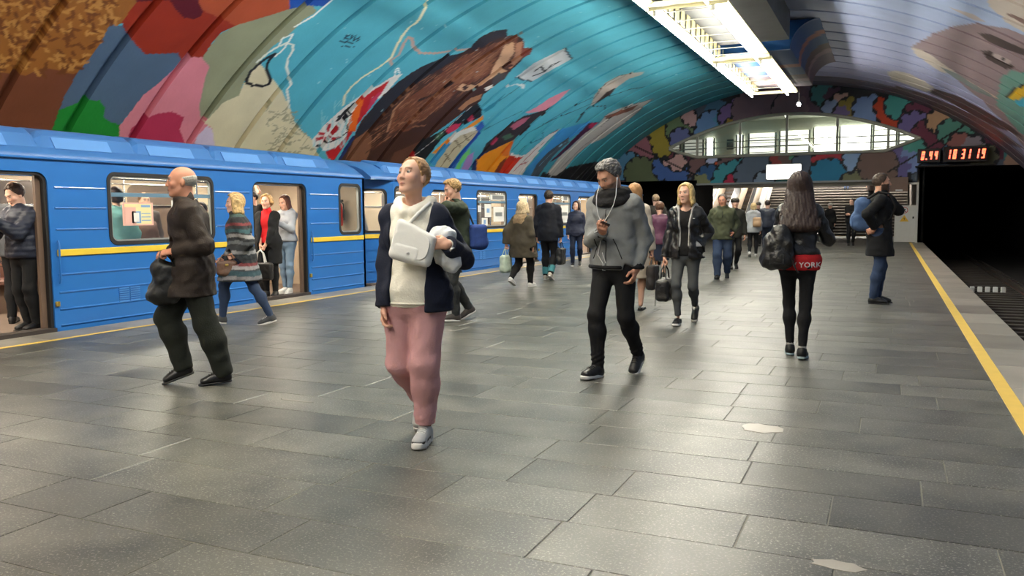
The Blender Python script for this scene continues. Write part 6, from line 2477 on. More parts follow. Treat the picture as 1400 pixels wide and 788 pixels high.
def p_scarf_man():
    sp = Spot(840, 513, 170, (.0, .0))
    b = Body(1.80, False, 1.0, lean=R(2), feet=((-.085, -.26, .045, -30, 6), (.085, .20, 0, 4, -8)), drop=.03,
             hands=({'w': sp.w(870, 368, -.10), 'curl': .5, 'palm': (1, .2, 0), 'pole': (-.35, -1, 0)},
                    {'w': sp.w(824, 317, -.25), 'dir': (-.35, .75, .25), 'palm': (-.3, -.25, 1), 'curl': .75, 'pole': (.8, -.6, -.7)}),
             head=(-16, -30, -3))
    grey = fabric('grey_jacket', (126, 128, 128), noise=.12, scale=24)
    jk = top('jacket', grey, e=.024, hem=.055, flare=.004, es=.017, neck_open=.05, wr=.006, h=.0088, collar=.03, collar_e=.03)
    tr = trousers('trousers', m_ink, e=.008, ek=.006, ea=.007, cut=-.01, ankle_wr=.009, h=.0088)
    root, g = build_person('grey-haired man in grey jacket and black scarf reading his phone', sp.loc, sp.h, b, skin='mid', lips=(160, 100, 90), brow=(84, 76, 70), beard=((128, 116, 108), .55, 0.0),
                           hair=hair('tuft', (118, 115, 112)), garments=(jk, tr, scarf('scarf', fabric('charcoal_knit', (34, 33, 34), bump=.5, bscale=60), .047)),
                           shoes=shoe(m_shoeK, m_soleW, 'sneaker', m_ink))
    f = jk(b)[1]
    zs = np.linspace(b.neck[2] - .12, b.pel[2] - .04, 12)
    strip_on(root, b, jk, [A3(0, .45, z) for z in zs], (0, -1, 0), .0045, m_ink, 'zip', under=g['jacket'])
    for sg in (1, -1):
        strip_on(root, b, jk, [A3(sg * (.06 + .07 * k), .45, b.waist[2] + .06 - .16 * k) for k in np.linspace(0, 1, 6)], (0, -1, 0), .004, m_ink, 'pocket_welt', under=g['jacket'])
    hz = float(b.pel[2]) - .055
    pts = [trace(f, (.4 * math.cos(a), .4 * math.sin(a), hz + .022), (-math.cos(a), -math.sin(a), 0)) for a in np.linspace(0, 2 * PI, 30, endpoint=False)]
    MB().tube(pts, .016, 6, closed=True).build('hem_rib', m_ink, g['jacket'])
    for i in (0, 1):
        u = unit(b.wri[i] - b.elb[i])
        MB().tube([b.wri[i] - u * .045, b.wri[i] - u * .008], b.g['wr'] + .018, 14, caps=False).build('cuff', m_ink, g['jacket'])
    # phone and earphones
    hp = b.wri[1] + b.hdir[1] * .085 + b.hnor[1] * .03
    phone(sp, hp, b.hdir[1] + .4 * b.Rt[0] * -1, b.hnor[1], 'black smartphone in the hand of the man with the scarf')
    o = empty('earphones', tuple(float(v) for v in b.neck))
    o.parent = root
    o['label'] = 'white earphone cord'
    wc = mat('cord_white', (232, 232, 230), .5, noise=.02)
    ff = lambda P: np.minimum(f(P), np.minimum(scarf('s', None, .047)(b)[1](P), b.face(P)))
    for sg in (1, -1):
        ear = b.hc + (A3(sg * .084, .004, -.012) * b.hk) @ b.Rh
        path = [ear]
        for k, (x, z) in enumerate(((sg * .085, -.01), (sg * .075, -.08), (sg * .05 + .02, -.16), (.035, -.24), (.03, -.30))):
            st0 = b.neck + A3(x, .45, z)
            path.append(trace(ff, st0, (0, -1, 0)) + A3(0, .006, 0))
        MB().tube([(p - b.neck).tolist() for p in path], .0035, 5).build('cord', wc, o)
        MB().lathe([(0, .012), (.008, .006), (.008, -.006), (.004, -.014)], n=8).build('earbud', wc, o, tuple(float(v) for v in (ear - b.neck)))
    path = [trace(ff, b.neck + A3(.03, .45, -.30), (0, -1, 0)) + A3(0, .006, 0), hp + A3(0, .02, -.02)]
    for (x, z) in ((.05, -.40), (.07, -.48), (.02, -.55), (.03, -.60), (-.03, -.63), (.0, -.54), (.03, -.46)):
        path.append(trace(ff, b.neck + A3(x, .45, z), (0, -1, 0)) + A3(0, .008, 0))
    MB().tube([(p - b.neck).tolist() for p in path], .0035, 5).build('cord', wc, o)



def lapel_collar(root, b, m_, under, w_=.045, drop=.16, spread=.10):
    """turned-down shirt or coat collar: two thin soft flaps"""
    for sg in (-1, 1):
        p0 = b.neck - b.Rt[1] * .04 + b.Rt[0] * sg * .055 + b.Rt[2] * .055
        p1 = b.neck + b.Rt[1] * .075 + b.Rt[0] * sg * .045 + b.Rt[2] * .0
        p2 = b.neck + b.Rt[1] * .115 + b.Rt[0] * sg * spread - b.Rt[2] * drop * .55
        f = lambda P: U(.02, ecap(P, p0, p1, b.Rt[0] * sg * .6 - b.Rt[2], w_, .012, w_ * .9, .012), ecap(P, p1, p2, b.Rt[0], w_ * .8, .010, w_ * .35, .010))
        pts = np.stack([p0, p1, p2])
        soft('collar', f, pts.min(0) - .07, pts.max(0) + .07, .0075, m_, under)


def p_bald_man():
    sp = Spot(270, 525, 137)
    b = Body(1.73, False, 1.06, lean=R(3), feet=((-.085, -.15, 0, -3, 4), (.085, .12, .04, -18, -2)), drop=.014,
             hands=({'w': sp.w(238, 344, -.12), 'dir': (.35, 1, -.1), 'palm': (.6, -.1, -1), 'curl': .95, 'pole': (-.6, -1, -.6)},
                    {'w': sp.w(232, 346, .06), 'dir': (-.35, 1, -.1), 'palm': (-.6, -.1, -1), 'curl': .95, 'pole': (.6, -1, -.6)}),
             head=(-2, 2, 0))
    jm = fabric('brown_black', (46, 38, 34), .7, noise=.2)
    jk = top('jacket', jm, e=.034, hem=.20, flare=.012, es=.024, neck_open=.03, collar=.035, collar_e=.025, wr=.006, h=.009)
    tr = trousers('trousers', fabric('dark_green', (34, 37, 32), noise=.2), e=.020, ek=.030, ea=.034, cut=-.03, wr=.0035, h=.009)
    root, g = build_person('balding older man in dark brown jacket walking beside the train', sp.loc, sp.h, b, skin='ruddy', lips=(170, 110, 98), brow=(150, 140, 128),
                           hair=hair('bald', (184, 178, 166)), garments=(jk, tr), shoes=shoe(m_shoeK, m_soleK, 'dress', m_ink))
    lapel_collar(root, b, jm, g['jacket'])
    # the dark bag held in front
    c = (np.array(b.wri[0]) + np.array(b.wri[1])) / 2 + np.array([0, .05, -.20])
    o = carry('handbag', sp, c, 'soft black bag held in front by the balding man', 'bag')
    lm = mat('bag_black_gloss', (22, 22, 23), .5, 0, .2, 14, .6, 30, .5)
    soft_bag(o, lambda P: U(.04, rbox(P, (0, -.02, -.02), (.08, .11, .13), .05), ell(P, (.02, .02, -.12), (.085, .13, .10)), ell(P, (0, .04, .08), (.07, .07, .07))) + wrinkle(P, .008, 40, 38), (.2, .24, .27), .009, lm)
    for sg in (-.03, .03):
        MB().tube([(sg, -.06, .10), (sg, -.03, .20), (sg, .03, .20), (sg, .06, .10)], .008, 6).build('handle', lm, o)


def plaid(bb, V):
    z = V[:, 2]
    t = (z - .4) / 1.1
    c = np.tile(lin((58, 60, 62)), (len(V), 1))
    wob = .012 * np.sin(V[:, 0] * 11 + V[:, 1] * 9)
    for lo, hi, q in ((.56, .60, (120, 118, 120)), (.60, .66, (54, 74, 82)), (.68, .72, (150, 146, 146)), (.72, .76, (112, 60, 62)), (.80, .86, (44, 48, 52)), (.86, .90, (140, 140, 140)), (.98, 1.02, (104, 108, 110)), (1.06, 1.10, (148, 146, 144)), (1.12, 1.16, (64, 92, 98)), (1.2, 1.23, (118, 62, 64)), (1.3, 1.34, (74, 92, 88))):
        m = (z + wob > lo) & (z + wob < hi)
        c[m] = lin(q)
    return c


def p_plaid_woman():
    sp = Spot(333, 444, 131)
    b = Body(1.64, True, 1.05, lean=R(3), feet=((-.08, -.30, .0, -14, 0), (.08, .30, .02, 8, 0)), drop=.05,
             hands=({'w': sp.w(322, 350, -.16), 'dir': (.3, 1, -.2), 'palm': (1, 0, -.2), 'curl': .8, 'pole': (-.6, -1, -.5)},
                    {'w': sp.w(308, 356, .16), 'dir': (0, 1, -.3), 'palm': (-1, 0, 0), 'curl': .6, 'pole': (.6, -1, -.4)}),
             head=(6, 0, 0))
    coat = top('coat', vmat('plaid_wool', .9, .25, 30, .2, .4, 60), e=.05, hem=.28, flare=.05, es=.034, collar=.05, collar_e=.035, wr=.008, cols=plaid, h=.0105)
    root, g = build_person('blonde woman in striped grey wool coat walking beside the open train door', sp.loc, sp.h, b, 1.15, skin='fair',
                           hair=hair('bob', (196, 164, 112), length=.05, thick=.012), garments=(coat, trousers('jeans', m_denim, e=.008, ek=.008, ea=.008, cut=-.01, h=.0105)),
                           shoes=shoe(mat('shoe_grey', (52, 54, 58), .6), m_soleW, 'sneaker', m_soleW))
    c = np.array(b.wri[0]) + np.array([.0, .10, -.14])
    o = carry('handbag', sp, c, 'small brown patterned handbag of the woman in the striped coat', 'bag')
    bm = mat('bag_brown', (92, 66, 52), .5, 0, .5, 26, .3, 40)
    soft_bag(o, lambda P: U(.02, rbox(P, (0, 0, 0), (.05, .12, .085), .035), ell(P, (0, 0, -.06), (.055, .11, .05))), (.12, .18, .16), .008, bm)
    MB().tube([(0, -.09, .06), (0, -.05, .15), (0, .05, .15), (0, .09, .06)], .009, 6).build('strap', bm, o)
    MB().box(-.056, .056, -.02, .02, .02, .05, .006).build('clasp', mat('brass', (176, 150, 76), .4, metal=.6), o)


def p_leather_woman():
    sp = Spot(937, 443, 181)
    b = Body(1.70, True, .98, lean=R(0), feet=((-.06, -.30, .085, -40, 2), (.065, .16, 0, 3, 2)), drop=.035,
             hands=({'w': sp.w(956, 338, -.02), 'curl': .45, 'palm': (1, .3, 0), 'pole': (-.6, -1, 0)},
                    {'w': sp.w(909, 352, -.04), 'curl': 1.15, 'palm': (-1, 0, 0), 'pole': (.6, -1, 0)}),
             head=(-14, 2, 3))
    tee = top('tee', m_blackfab, e=.012, hem=.05, sleeve=.5, es=.006, neck_open=.035, wr=.004, h=.0105)
    jk = top('jacket', m_blkleather, e=.036, hem=.085, es=.024, flare=.02, open_w=.055, vtop=(-.30, .10), neck_open=.05, wr=.009, h=.0095)
    hd = top('hoodie', fabric('pale_grey', (178, 176, 172)), e=.027, hem=-.05, sleeve=.3, es=.012, open_w=.042, vtop=(-.24, .12), neck_open=.035, wr=.004, hood=True, h=.0105)
    root, g = build_person('blonde woman in black leather jacket over grey hoodie carrying a black handbag', sp.loc, sp.h, b, 1.1, skin='fair', lips=(192, 112, 106), brow=(120, 92, 66),
                           hair=hair('bob', (212, 182, 122), length=.06, thick=.008), garments=(tee, hd, jk, trousers('jeans', fabric('grey_denim', (76, 78, 80), noise=.3, scale=8), e=.005, ek=.004, ea=.003, cut=.03, wr=.004, h=.0095)),
                           shoes=shoe(m_shoeK, m_soleW, 'slip'))
    MB().lathe([(0, .004), (.013, .003), (.014, -.003)], n=10).build('badge', m_soleW, g['jacket'], tuple(float(v) for v in trace(jk(b)[1], b.neck + A3(-.11, .4, -.13), (0, -1, 0))))
    # black bag in her right hand
    c = np.array(b.wri[1]) + np.array([0, .0, -.34])
    o = carry('handbag', sp, c, 'black leather handbag in the hand of the woman in the leather jacket', 'bag')
    soft_bag(o, lambda P: smax(U(.03, rbox(P, (0, 0, -.05), (.085, .17, .13), .05), ell(P, (0, 0, .04), (.06, .14, .08))), P[:, 2] - .1, .02) + wrinkle(P, .005), (.16, .25, .24), .0095, m_blkleather)
    for sx in (-.035, .035):
        MB().tube([(sx, -.09, .06), (sx * .7, -.06, .19), (sx * .3, 0, .245), (sx * .7, .06, .19), (sx, .09, .06)], .0085, 6).build('handle', m_blkleather, o)
    MB().tube([(.09, .05, .06), (.10, .05, -.1), (.10, .06, -.24)], .006, 5).build('tassel', m_rail_or(), o)


def m_rail_or():
    return mat('bag_chain', (120, 118, 114), .35, metal=.7)


def p_olive_man():
    sp = Spot(987, 381, 188)
    b = Body(1.70, False, 1.16, lean=R(2), feet=((-.09, -.22, .03, -28, 4), (.09, .18, 0, 4, -6)), drop=.03,
             hands=({'w': sp.w(1002, 318, -.04), 'curl': .6, 'palm': (1, .2, 0)}, {'w': sp.w(966, 322, -.02), 'curl': .6, 'palm': (-1, .2, 0)}), head=(-10, -6, 4))
    om = fabric('olive', (72, 76, 58), noise=.18)
    jk = top('jacket', om, e=.042, hem=.10, es=.032, neck_open=.06, collar=.03, collar_e=.045, wr=.008, h=.012)
    sw = top('sweater', m_blackfab, e=.012, hem=-.1, sleeve=.3, es=.004, collar=.035, collar_e=.012, wr=0, h=.012)
    root, g = build_person('stocky man in olive green half-zip jacket and blue jeans walking this way', sp.loc, sp.h, b, 1.3, skin='ruddy', brow=(110, 100, 90),
                           hair=hair('short', (112, 102, 94)), garments=(sw, jk, trousers('jeans', m_denim, e=.016, ek=.018, ea=.02, cut=-.02, wr=.005, h=.0115)), shoes=shoe(m_shoeK, m_soleK, 'dress'))
    strip_on(root, b, jk, [A3(0, .5, z) for z in np.linspace(b.neck[2] - .06, b.chest[2] - .03, 6)], (0, -1, 0), .006, m_ink, 'zip', under=g['jacket'])
    lapel_collar(root, b, om, g['jacket'])


def p_back_woman():
    sp = Spot(1088, 487, 2)
    b = Body(1.68, True, .98, lean=R(1), feet=((-.06, .10, .0, -2, 6), (.065, -.14, 0, -6, -4)), drop=.012,
             hands=({'w': (-.09, .30, 1.12), 'dir': (.5, .7, .2), 'palm': (.3, -.3, 1), 'curl': .7, 'pole': (-.55, -.9, -.5)},
                    {'w': (.12, .28, 1.10), 'dir': (-.5, .7, .2), 'palm': (-.3, -.3, 1), 'curl': .7, 'pole': (.75, -.9, -.4)}), head=(4, -8, 0))
    jk = top('jacket', m_blkleather, e=.030, hem=-.055, es=.022, collar=.03, collar_e=.022, wr=.009, h=.009)
    redm = fabric('red_band', (184, 38, 42), noise=.08)
    rd = top('sweatshirt', redm, e=.022, hem=.085, sleeve=.3, es=.004, wr=.003, h=.009)
    tr = trousers('leggings', fabric('black_leggings', (20, 20, 22)), e=.002, ek=.001, ea=.003, cut=.02, wr=.0025, h=.009)
    tm = vmat('teal_trainer', .6, .1, 30, .4)

    def tc(bb, i, V):
        q = bb.shoeP(V, i)
        c = np.tile(lin((150, 164, 172)), (len(V), 1))
        c[(q[:, 2] > .05) & (q[:, 1] < 0)] = lin((104, 172, 188))
        c[(q[:, 2] < .04)] = lin((60, 66, 72))
        return c
    root, g = build_person('woman with long straight dark hair in black leather jacket seen from behind', sp.loc, sp.h, b, 1.05, skin='fair', hair=hair('long', (46, 32, 28), length=.33, thick=.024, back=.075),
                           garments=(rd, jk, tr), shoes=shoe(tm, mat('sole_teal', (150, 170, 176), .6), 'sneaker'))
    for i in (0, 1):
        u = unit(b.knee[i] - b.ank[i])
        MB().tube([b.ank[i] - u * .02, b.ank[i] + u * .035], b.g['an'] + .004, 12).build('sock', fabric('sock_grey', (150, 148, 144)), root)
    # lettering on the red band, laid on the cloth
    fc = bpy.data.curves.new('lettering', 'FONT')
    fc.body = 'NEW YORK'
    fc.size = .066
    fc.align_x = 'CENTER'
    fc.resolution_u = 2
    fc.offset = .0012
    fc.space_character = 1.05
    to = bpy.data.objects.new('lettering_src', fc)
    COL.objects.link(to)
    bpy.context.view_layer.update()
    tme = bpy.data.meshes.new_from_object(to.evaluated_get(bpy.context.evaluated_depsgraph_get()))
    bpy.data.objects.remove(to)
    bm = bmesh.new()
    bm.from_mesh(tme)
    bmesh.ops.triangulate(bm, faces=bm.faces)
    bmesh.ops.subdivide_edges(bm, edges=bm.edges, cuts=1)
    f = rd(b)[1]
    z0 = float(b.pel[2]) - .055
    for v in bm.verts:
        x = v.co.x + .02
        p = trace(f, A3(b.pel[0] + x, -.45, z0 + v.co.y), (0, 1, 0))
        v.co = (p - A3(0, .0022, 0)).tolist()
    bm.to_mesh(tme)
    bm.free()
    link('lettering', tme, mat('letter_white', (226, 216, 212), .7), g['sweatshirt'])
    # shoulder backpack
    c = np.array([-.16, -.17, float(b.pel[2]) + .13])
    o = carry('backpack', sp, c, 'slouchy black backpack hanging from the shoulder of the long-haired woman', 'bag')
    soft_bag(o, lambda P: U(.04, rbox(P, (0, 0, -.04), (.135, .085, .15), .07), ell(P, (-.02, 0, -.11), (.14, .1, .1)), ell(P, (.02, 0, .12), (.09, .07, .09))) + wrinkle(P, .008, 38, 34), (.23, .2, .3), .0095, m_blkleather)
    sh = np.array(b.sh[0]) + np.array([.03, 0, .06])
    pth = [np.array([.02, .0, .16]), np.array([.03, .02, .26]), sh - c + np.array([0, -.06, -.03]), sh - c + np.array([0, .0, .012]), sh - c + np.array([0, .07, -.05])]
    MB().tube([p.tolist() for p in pth], .016, 6).build('strap', m_blkleather, o)
    MB().tube([(.10, -.07, -.05), (.16, -.06, -.2), (.18, -.05, -.23)], .007, 5).build('loose_strap', m_blkleather, o)
    MB().box(-.07, .07, -.10, -.085, -.16, -.06, .01).build('front_pocket', m_blkleather, o)


def p_coat_man():
    sp = Spot(1199, 415, -84)
    b = Body(1.86, False, 1.0, lean=R(-1), feet=((-.09, .06, 0, 0, 8), (.09, -.01, 0, 0, -6)), drop=.006,
             hands=({'w': sp.w(1213, 268, .10), 'dir': (.35, .1, 1), 'palm': (.3, -1, 0), 'curl': .9, 'pole': (-.5, .2, -1)},
                    {'w': sp.w(1196, 312, -.20), 'dir': (-.2, -.8, -.5), 'palm': (-1, .3, .2), 'curl': .75, 'pole': (1, -1, 0)}), head=(0, 2, 0))
    cm = fabric('black_wool', (24, 24, 26), .9, noise=.1)
    coat = top('coat', cm, e=.034, hem=.30, flare=.03, es=.026, collar=.05, collar_e=.022, wr=.006, h=.0105)
    root, g = build_person('bearded man in long black coat and jeans waiting at the platform edge', sp.loc, sp.h, b, 1.15, skin='mid', brow=(50, 40, 34), beard=((38, 30, 26), .92, .012),
                           hair=hair('short', (62, 48, 38), thick=.004), garments=(coat, trousers('jeans', fabric('dark_denim', (46, 60, 86), noise=.3, scale=9), e=.012, ek=.012, ea=.014, cut=-.02, wr=.006, ankle_wr=.006, h=.0105)), shoes=shoe(m_shoeK, m_soleK, 'dress', m_ink))
    c = np.array([.0, -.235, float(b.chest[2]) - .10])
    o = carry('backpack', sp, c, 'blue canvas backpack on the back of the bearded man', 'bag')
    cb = fabric('blue_canvas', (66, 88, 124), noise=.2)
    bb = soft_bag(o, lambda P: U(.04, rbox(P, (0, .01, -.02), (.15, .11, .23), .07), ell(P, (0, -.06, -.10), (.13, .10, .13)), ell(P, (0, 0, .16), (.12, .07, .07))) + wrinkle(P, .006), (.24, .2, .32), .010, cb)
    for sg in (-1, 1):
        MB().tube([(sg * .09, .06, .20), (sg * .12, .2, .30), (sg * .14, .34, .27), (sg * .15, .42, .10), (sg * .15, .36, -.08), (sg * .13, .12, -.18)], .018, 6).build('shoulder_strap', m_blackfab, o)
    soft('front_pocket', lambda P: rbox(P, (0, -.1, -.11), (.10, .045, .09), .03), (-.14, -.18, -.24), (.14, -.02, .02), .01, cb, bb)


for fn_ in (p_hoodie_woman, p_scarf_man, p_bald_man, p_plaid_woman, p_leather_woman, p_olive_man, p_back_woman, p_coat_man):
    fn_()
# ------------------------------------------------------------------ further people on the platform
def walker(label, sp, H, fem, top_m, leg_m, hair_, stride=.2, lead=0, res=1.6, e=.03, hem=.08, build=1.0, skin='fair', head=(0, 0, 0), hands=None, shoes_=None, lean=2, extra=(), flare=.01, collar=.03,
           legs=None, bare=False, puff=0., hood=False, beard=None, lift=.04, group=None, detail=None):
    a, c = stride, -stride
    fl_ = [None, None]
    fl_[lead] = ((-.08, .085)[lead], a * .8, 0, 3, 0)
    fl_[1 - lead] = ((-.08, .085)[1 - lead], c, lift if stride > .05 else 0, -28 if stride > .05 else 0, 0)
    b = Body(H, fem, build, lean=R(lean), feet=tuple(fl_), drop=.01 + .1 * stride, hands=hands, head=head)
    hh = .010 if res < 1.4 else .0125
    gs = list(extra) + [top('jacket', top_m, e=e, hem=hem, flare=flare, es=e * .8, collar=collar, collar_e=.024, wr=.006, h=hh, puff=puff, hood=hood)]
    gs.append(legs if legs is not None else trousers('trousers', leg_m, e=.01, ek=.012, ea=.014, cut=-.02, wr=.005, h=hh))
    root, g = build_person(label, sp.loc, sp.h, b, res, skin=skin, hair=hair_, garments=gs, shoes=shoes_ or shoe(m_shoeK, m_soleK, 'sneaker'), bare_legs=bare, beard=beard, group=group,
                           detail=(res < 2.2) if detail is None else detail)
    return b, root, g


def hang_bag(sp, b, i, label, m_, size=(.06, .16, .16), drop=.30, name='handbag', off=(0, 0, 0), mh=None, straps=True):
    c = np.array(b.wri[i], float) + b.hdir[i] * .07 + np.array([0, 0, -drop]) + np.array(off)
    o = carry(name, sp, c, label, 'bag')
    sx, sy, sz = size
    soft_bag(o, lambda P: smax(U(.03, rbox(P, (0, 0, -.02), size, min(size) * .7), ell(P, (0, 0, -sz * .6), (sx * 1.1, sy * 1.02, sz * .5))), P[:, 2] - sz * .85, .02) + wrinkle(P, .006, 44, 38), (sx * 1.6, sy * 1.4, sz * 1.5), .011, m_)
    if straps:
        for q in (-.5, .5):
            MB().tube([(q * sx, -sy * .55, sz * .7), (q * sx * .5, -sy * .2, drop * .85), (0, 0, drop), (q * sx * .5, sy * .2, drop * .85), (q * sx, sy * .55, sz * .7)], .008, 5).build('handle', mh or m_, o)
    return o


def people_midground():
    W = m_soleW
    # young man behind the hoodie woman
    sp = Spot(628, 438, 138)
    b, r_, g = walker('young blond man in dark green jacket holding his hand to his mouth', sp, 1.79, False, fabric('bottle_green', (52, 60, 48), noise=.2), fabric('patterned_dark', (44, 46, 48), noise=.5, scale=40),
                      hair('tuft', (176, 142, 94)), .16, 0, 1.2, head=(4, -16, 0),
                      hands=({'w': sp.w(611, 282, -.14), 'dir': (.6, .2, .8), 'palm': (.3, -1, .2), 'curl': .8, 'pole': (-1, -.1, -.1)}, {'w': sp.w(612, 300, .08), 'dir': (-.2, .5, 1), 'palm': (-.5, -1, 0), 'curl': .8, 'pole': (.6, 0, -1)}),
                      shoes_=shoe(mat('shoe_brown', (62, 56, 54), .6), W, 'sneaker'), collar=.035)
    o = carry('shoulder_bag', sp, np.array([-.16, -.20, float(b.pel[2]) + .12]), 'blue and black shoulder bag behind the blond young man', 'bag')
    soft_bag(o, lambda P: U(.03, rbox(P, (0, 0, 0), (.08, .11, .15), .05), ell(P, (0, -.02, -.08), (.08, .12, .09))) + wrinkle(P, .004), (.16, .2, .24), .01, fabric('royal_blue', (40, 62, 120), noise=.3, scale=12))
    MB().tube([(0, .05, .13), (.06, .12, .35), (.16, .2, .5)], .012, 5).build('strap', m_blackfab, o)
    # parka woman and dark jacket man walking away
    sp = Spot(714, 393, -8)
    pk = fabric('olive_brown', (66, 60, 50), noise=.2)
    b, r_, g = walker('woman in long olive parka with fur hood walking away with plastic bag', sp, 1.56, True, pk, m_blackfab, hair('bob', (196, 174, 138), length=.02, thick=.025), .24, 1, 1.4, e=.06, hem=.26, build=1.12, flare=.05,
                      hands=({'w': sp.w(692, 334, 0), 'curl': 1.0, 'palm': (1, 0, 0)}, {}), shoes_=shoe(mat('shoe_white', (206, 204, 198), .6), W, 'sneaker'), lift=.09)
    soft('fur_collar', lambda P: smin(cap(P, b.neck + A3(-.09, -.05, .0), b.neck + A3(.09, -.05, 0), .05), ell(P, b.neck + A3(0, -.12, -.08), (.12, .05, .11)), .04) + wrinkle(P, .006, 80, 80), b.neck - .26, b.neck + .24, .012, fabric('fur_beige', (150, 126, 96), noise=.4, scale=60, bump=.8), r_)
    hang_bag(sp, b, 0, 'pale green and white plastic bag carried by the woman in the parka', mat('plastic_pale', (186, 200, 180), .4, 0, .25, 14, .3, 40), (.07, .13, .16), .26, 'carrier_bag')
    sp = Spot(750, 383, 4)
    b, r_, g = walker('tall man in hooded black jacket walking away with black shopping bag', sp, 1.80, False, fabric('blue_black', (26, 28, 36), noise=.15), m_ink, hair('short', (52, 42, 36)), .14, 0, 1.4, e=.045, hem=.16, build=1.05, hood=True,
                      hands=({}, {'w': sp.w(767, 330, 0), 'curl': 1.0, 'palm': (-1, 0, 0)}), shoes_=shoe(mat('shoe_mix', (170, 160, 148), .6, noise=.4, scale=30), W, 'chunky'))
    for i in (0, 1):
        u = unit(b.knee[i] - b.ank[i])
        MB().tube([b.ank[i] + u * .03, b.ank[i] + u * .17], [b.g['an'] + .024, b.g['ca'] + .012], 12).build('teal_trouser_leg', fabric('teal_strip', (70, 132, 140)), g['trousers'])
    hang_bag(sp, b, 1, 'large black shopping bag in the hand of the man in the hooded jacket', mat('bag_black_gloss', (22, 22, 23), .5), (.06, .17, .17), .28, 'shopping_bag')
    # navy puffer woman by the second car
    sp = Spot(788, 364, 196)
    walker('dark-haired woman in navy puffer jacket walking along the second car', sp, 1.63, True, fabric('navy_puffer', (40, 44, 62), .5, noise=.1), fabric('navy_trousers', (34, 40, 58)), hair('bob', (58, 38, 32), length=.0, thick=.012), .14, 1, 1.6, e=.04, hem=.10, puff=.008,
           head=(-20, 8, 0), shoes_=shoe(m_shoeK, W, 'sneaker'))
    # woman in beige coat hidden behind the scarf man
    sp = Spot(866, 425, 2)
    be = fabric('beige_coat', (196, 184, 166), noise=.08)
    b, r_, g = walker('woman in beige coat and black heels half hidden behind the man with the scarf', sp, 1.74, True, be, None, hair('long', (176, 132, 88), length=.12, thick=.01, back=.03), .14, 1, 1.4, e=.045, hem=.46, flare=.03, bare=True,
                      hands=({}, {'w': sp.w(893, 352, -.02), 'curl': 1.0, 'palm': (-1, 0, 0)}), legs=skirt('skirt', be, .38), shoes_=shoe(m_shoeK, m_soleK, 'pump'))
    hang_bag(sp, b, 1, 'dark brown tote bag carried by the woman in the beige coat', mat('tote_brown', (40, 34, 32), .6, 0, .3), (.06, .16, .17), .27, 'tote_bag', mh=mat('tote_handle', (150, 112, 76), .6))
    # purple jacket woman with a navy skirt
    sp = Spot(901, 389, 8)
    b, r_, g = walker('woman in purple quilted jacket and navy skirt walking towards the tunnel', sp, 1.54, True, fabric('plum_puffer', (88, 52, 74), .5, noise=.12), None, hair('bun', (104, 76, 60), thick=.008), .13, 0, 1.5, e=.04, hem=.06, puff=.008,
                      legs=skirt('skirt', fabric('navy_skirt', (44, 52, 74)), .36), bare=True, shoes_=shoe(m_shoeK, m_soleK, 'boot'), lift=.06, head=(10, -18, 0))
    o = carry('shoulder_bag', sp, np.array([.20, -.06, float(b.pel[2]) + .20]), 'black shoulder bag with white print beside the purple jacket', 'bag')
    soft_bag(o, lambda P: rbox(P, (0, 0, 0), (.06, .12, .12), .03), (.12, .17, .17), .011, m_blackfab)
    for k, (x, z, w_, h_) in enumerate(((-.03, .02, .03, .03), (.01, .04, .025, .02), (.02, -.02, .035, .03), (-.02, -.05, .03, .02), (.03, -.06, .02, .02))):
        MB().box(x - w_ / 2, x + w_ / 2, -.128, -.118, z - h_ / 2, z + h_ / 2).build('print', W, o)
    MB().tube([(0, -.05, .1), (-.05, -.02, .3), (-.08, .02, .40), (-.05, .06, .3), (0, .05, .1)], .01, 5).build('strap', m_blackfab, o)
    # further back
    sp = Spot(896, 362, 20)
    walker('person with short fair hair in dark jacket by the dark tunnel mouth', sp, 1.80, False, fabric('dull_brown', (50, 46, 42)), m_ink, hair('short', (156, 132, 104)), .14, 0, 1.9, e=.04, hem=.14)
    sp = Spot(1003, 368, 200)
    walker('person in dark jacket walking behind the man in olive green', sp, 1.66, False, fabric('grey_black', (44, 44, 40)), m_ink, hair('hat', (54, 48, 42)), .14, 1, 2.0, e=.04, hem=.14, shoes_=shoe(m_shoeK, m_soleK, 'dress'))
    sp = Spot(1029, 351, 4)
    b, r_, g = walker('woman in light grey hooded jacket and black leggings walking away', sp, 1.60, True, fabric('light_grey', (164, 166, 168)), m_ink, hair('bob', (206, 180, 132), length=.0), .14, 1, 1.9, e=.045, hem=.12, hood=True, shoes_=shoe(mat('shoe_white', (206, 204, 198), .6), W, 'sneaker'))
    o = carry('backpack', sp, np.array([.12, -.19, float(b.chest[2]) - .16]), 'small tan backpack on the light grey hooded jacket', 'bag')
    tn = mat('tan_leather', (176, 142, 108), .6, 0, .15, 10)
    bb = soft_bag(o, lambda P: U(.03, rbox(P, (0, 0, 0), (.12, .06, .14), .05), ell(P, (0, -.04, -.05), (.1, .05, .07))), (.18, .14, .2), .013, tn)
    MB().tube([(-.05, .05, .12), (-.07, .14, .26), (-.07, .24, .26)], .012, 5).build('strap', tn, o)
    sp = Spot(1048, 346, 0)
    walker('man in dark quilted jacket with red collar walking towards the stairs', sp, 1.70, False, fabric('slate_puffer', (40, 44, 56), .5), fabric('dark_jeans', (42, 48, 62)), hair('short', (44, 34, 32)), .12, 0, 2.0, e=.05, hem=.08, puff=.008)
    sp = Spot(1036, 337, 180)
    walker('person in grey cap and dark coat before the escalators', sp, 1.68, False, fabric('coat_dark', (42, 42, 44)), m_ink, hair('hat', (70, 64, 58)), .1, 0, 2.6, e=.04, hem=.25)
    sp = Spot(1134, 332, 170)
    walker('person in black coat with white headscarf in front of the stairs', sp, 1.66, True, m_blackfab, m_ink, hair('hat', (222, 216, 206)), .1, 0, 2.6, e=.04, hem=.3)
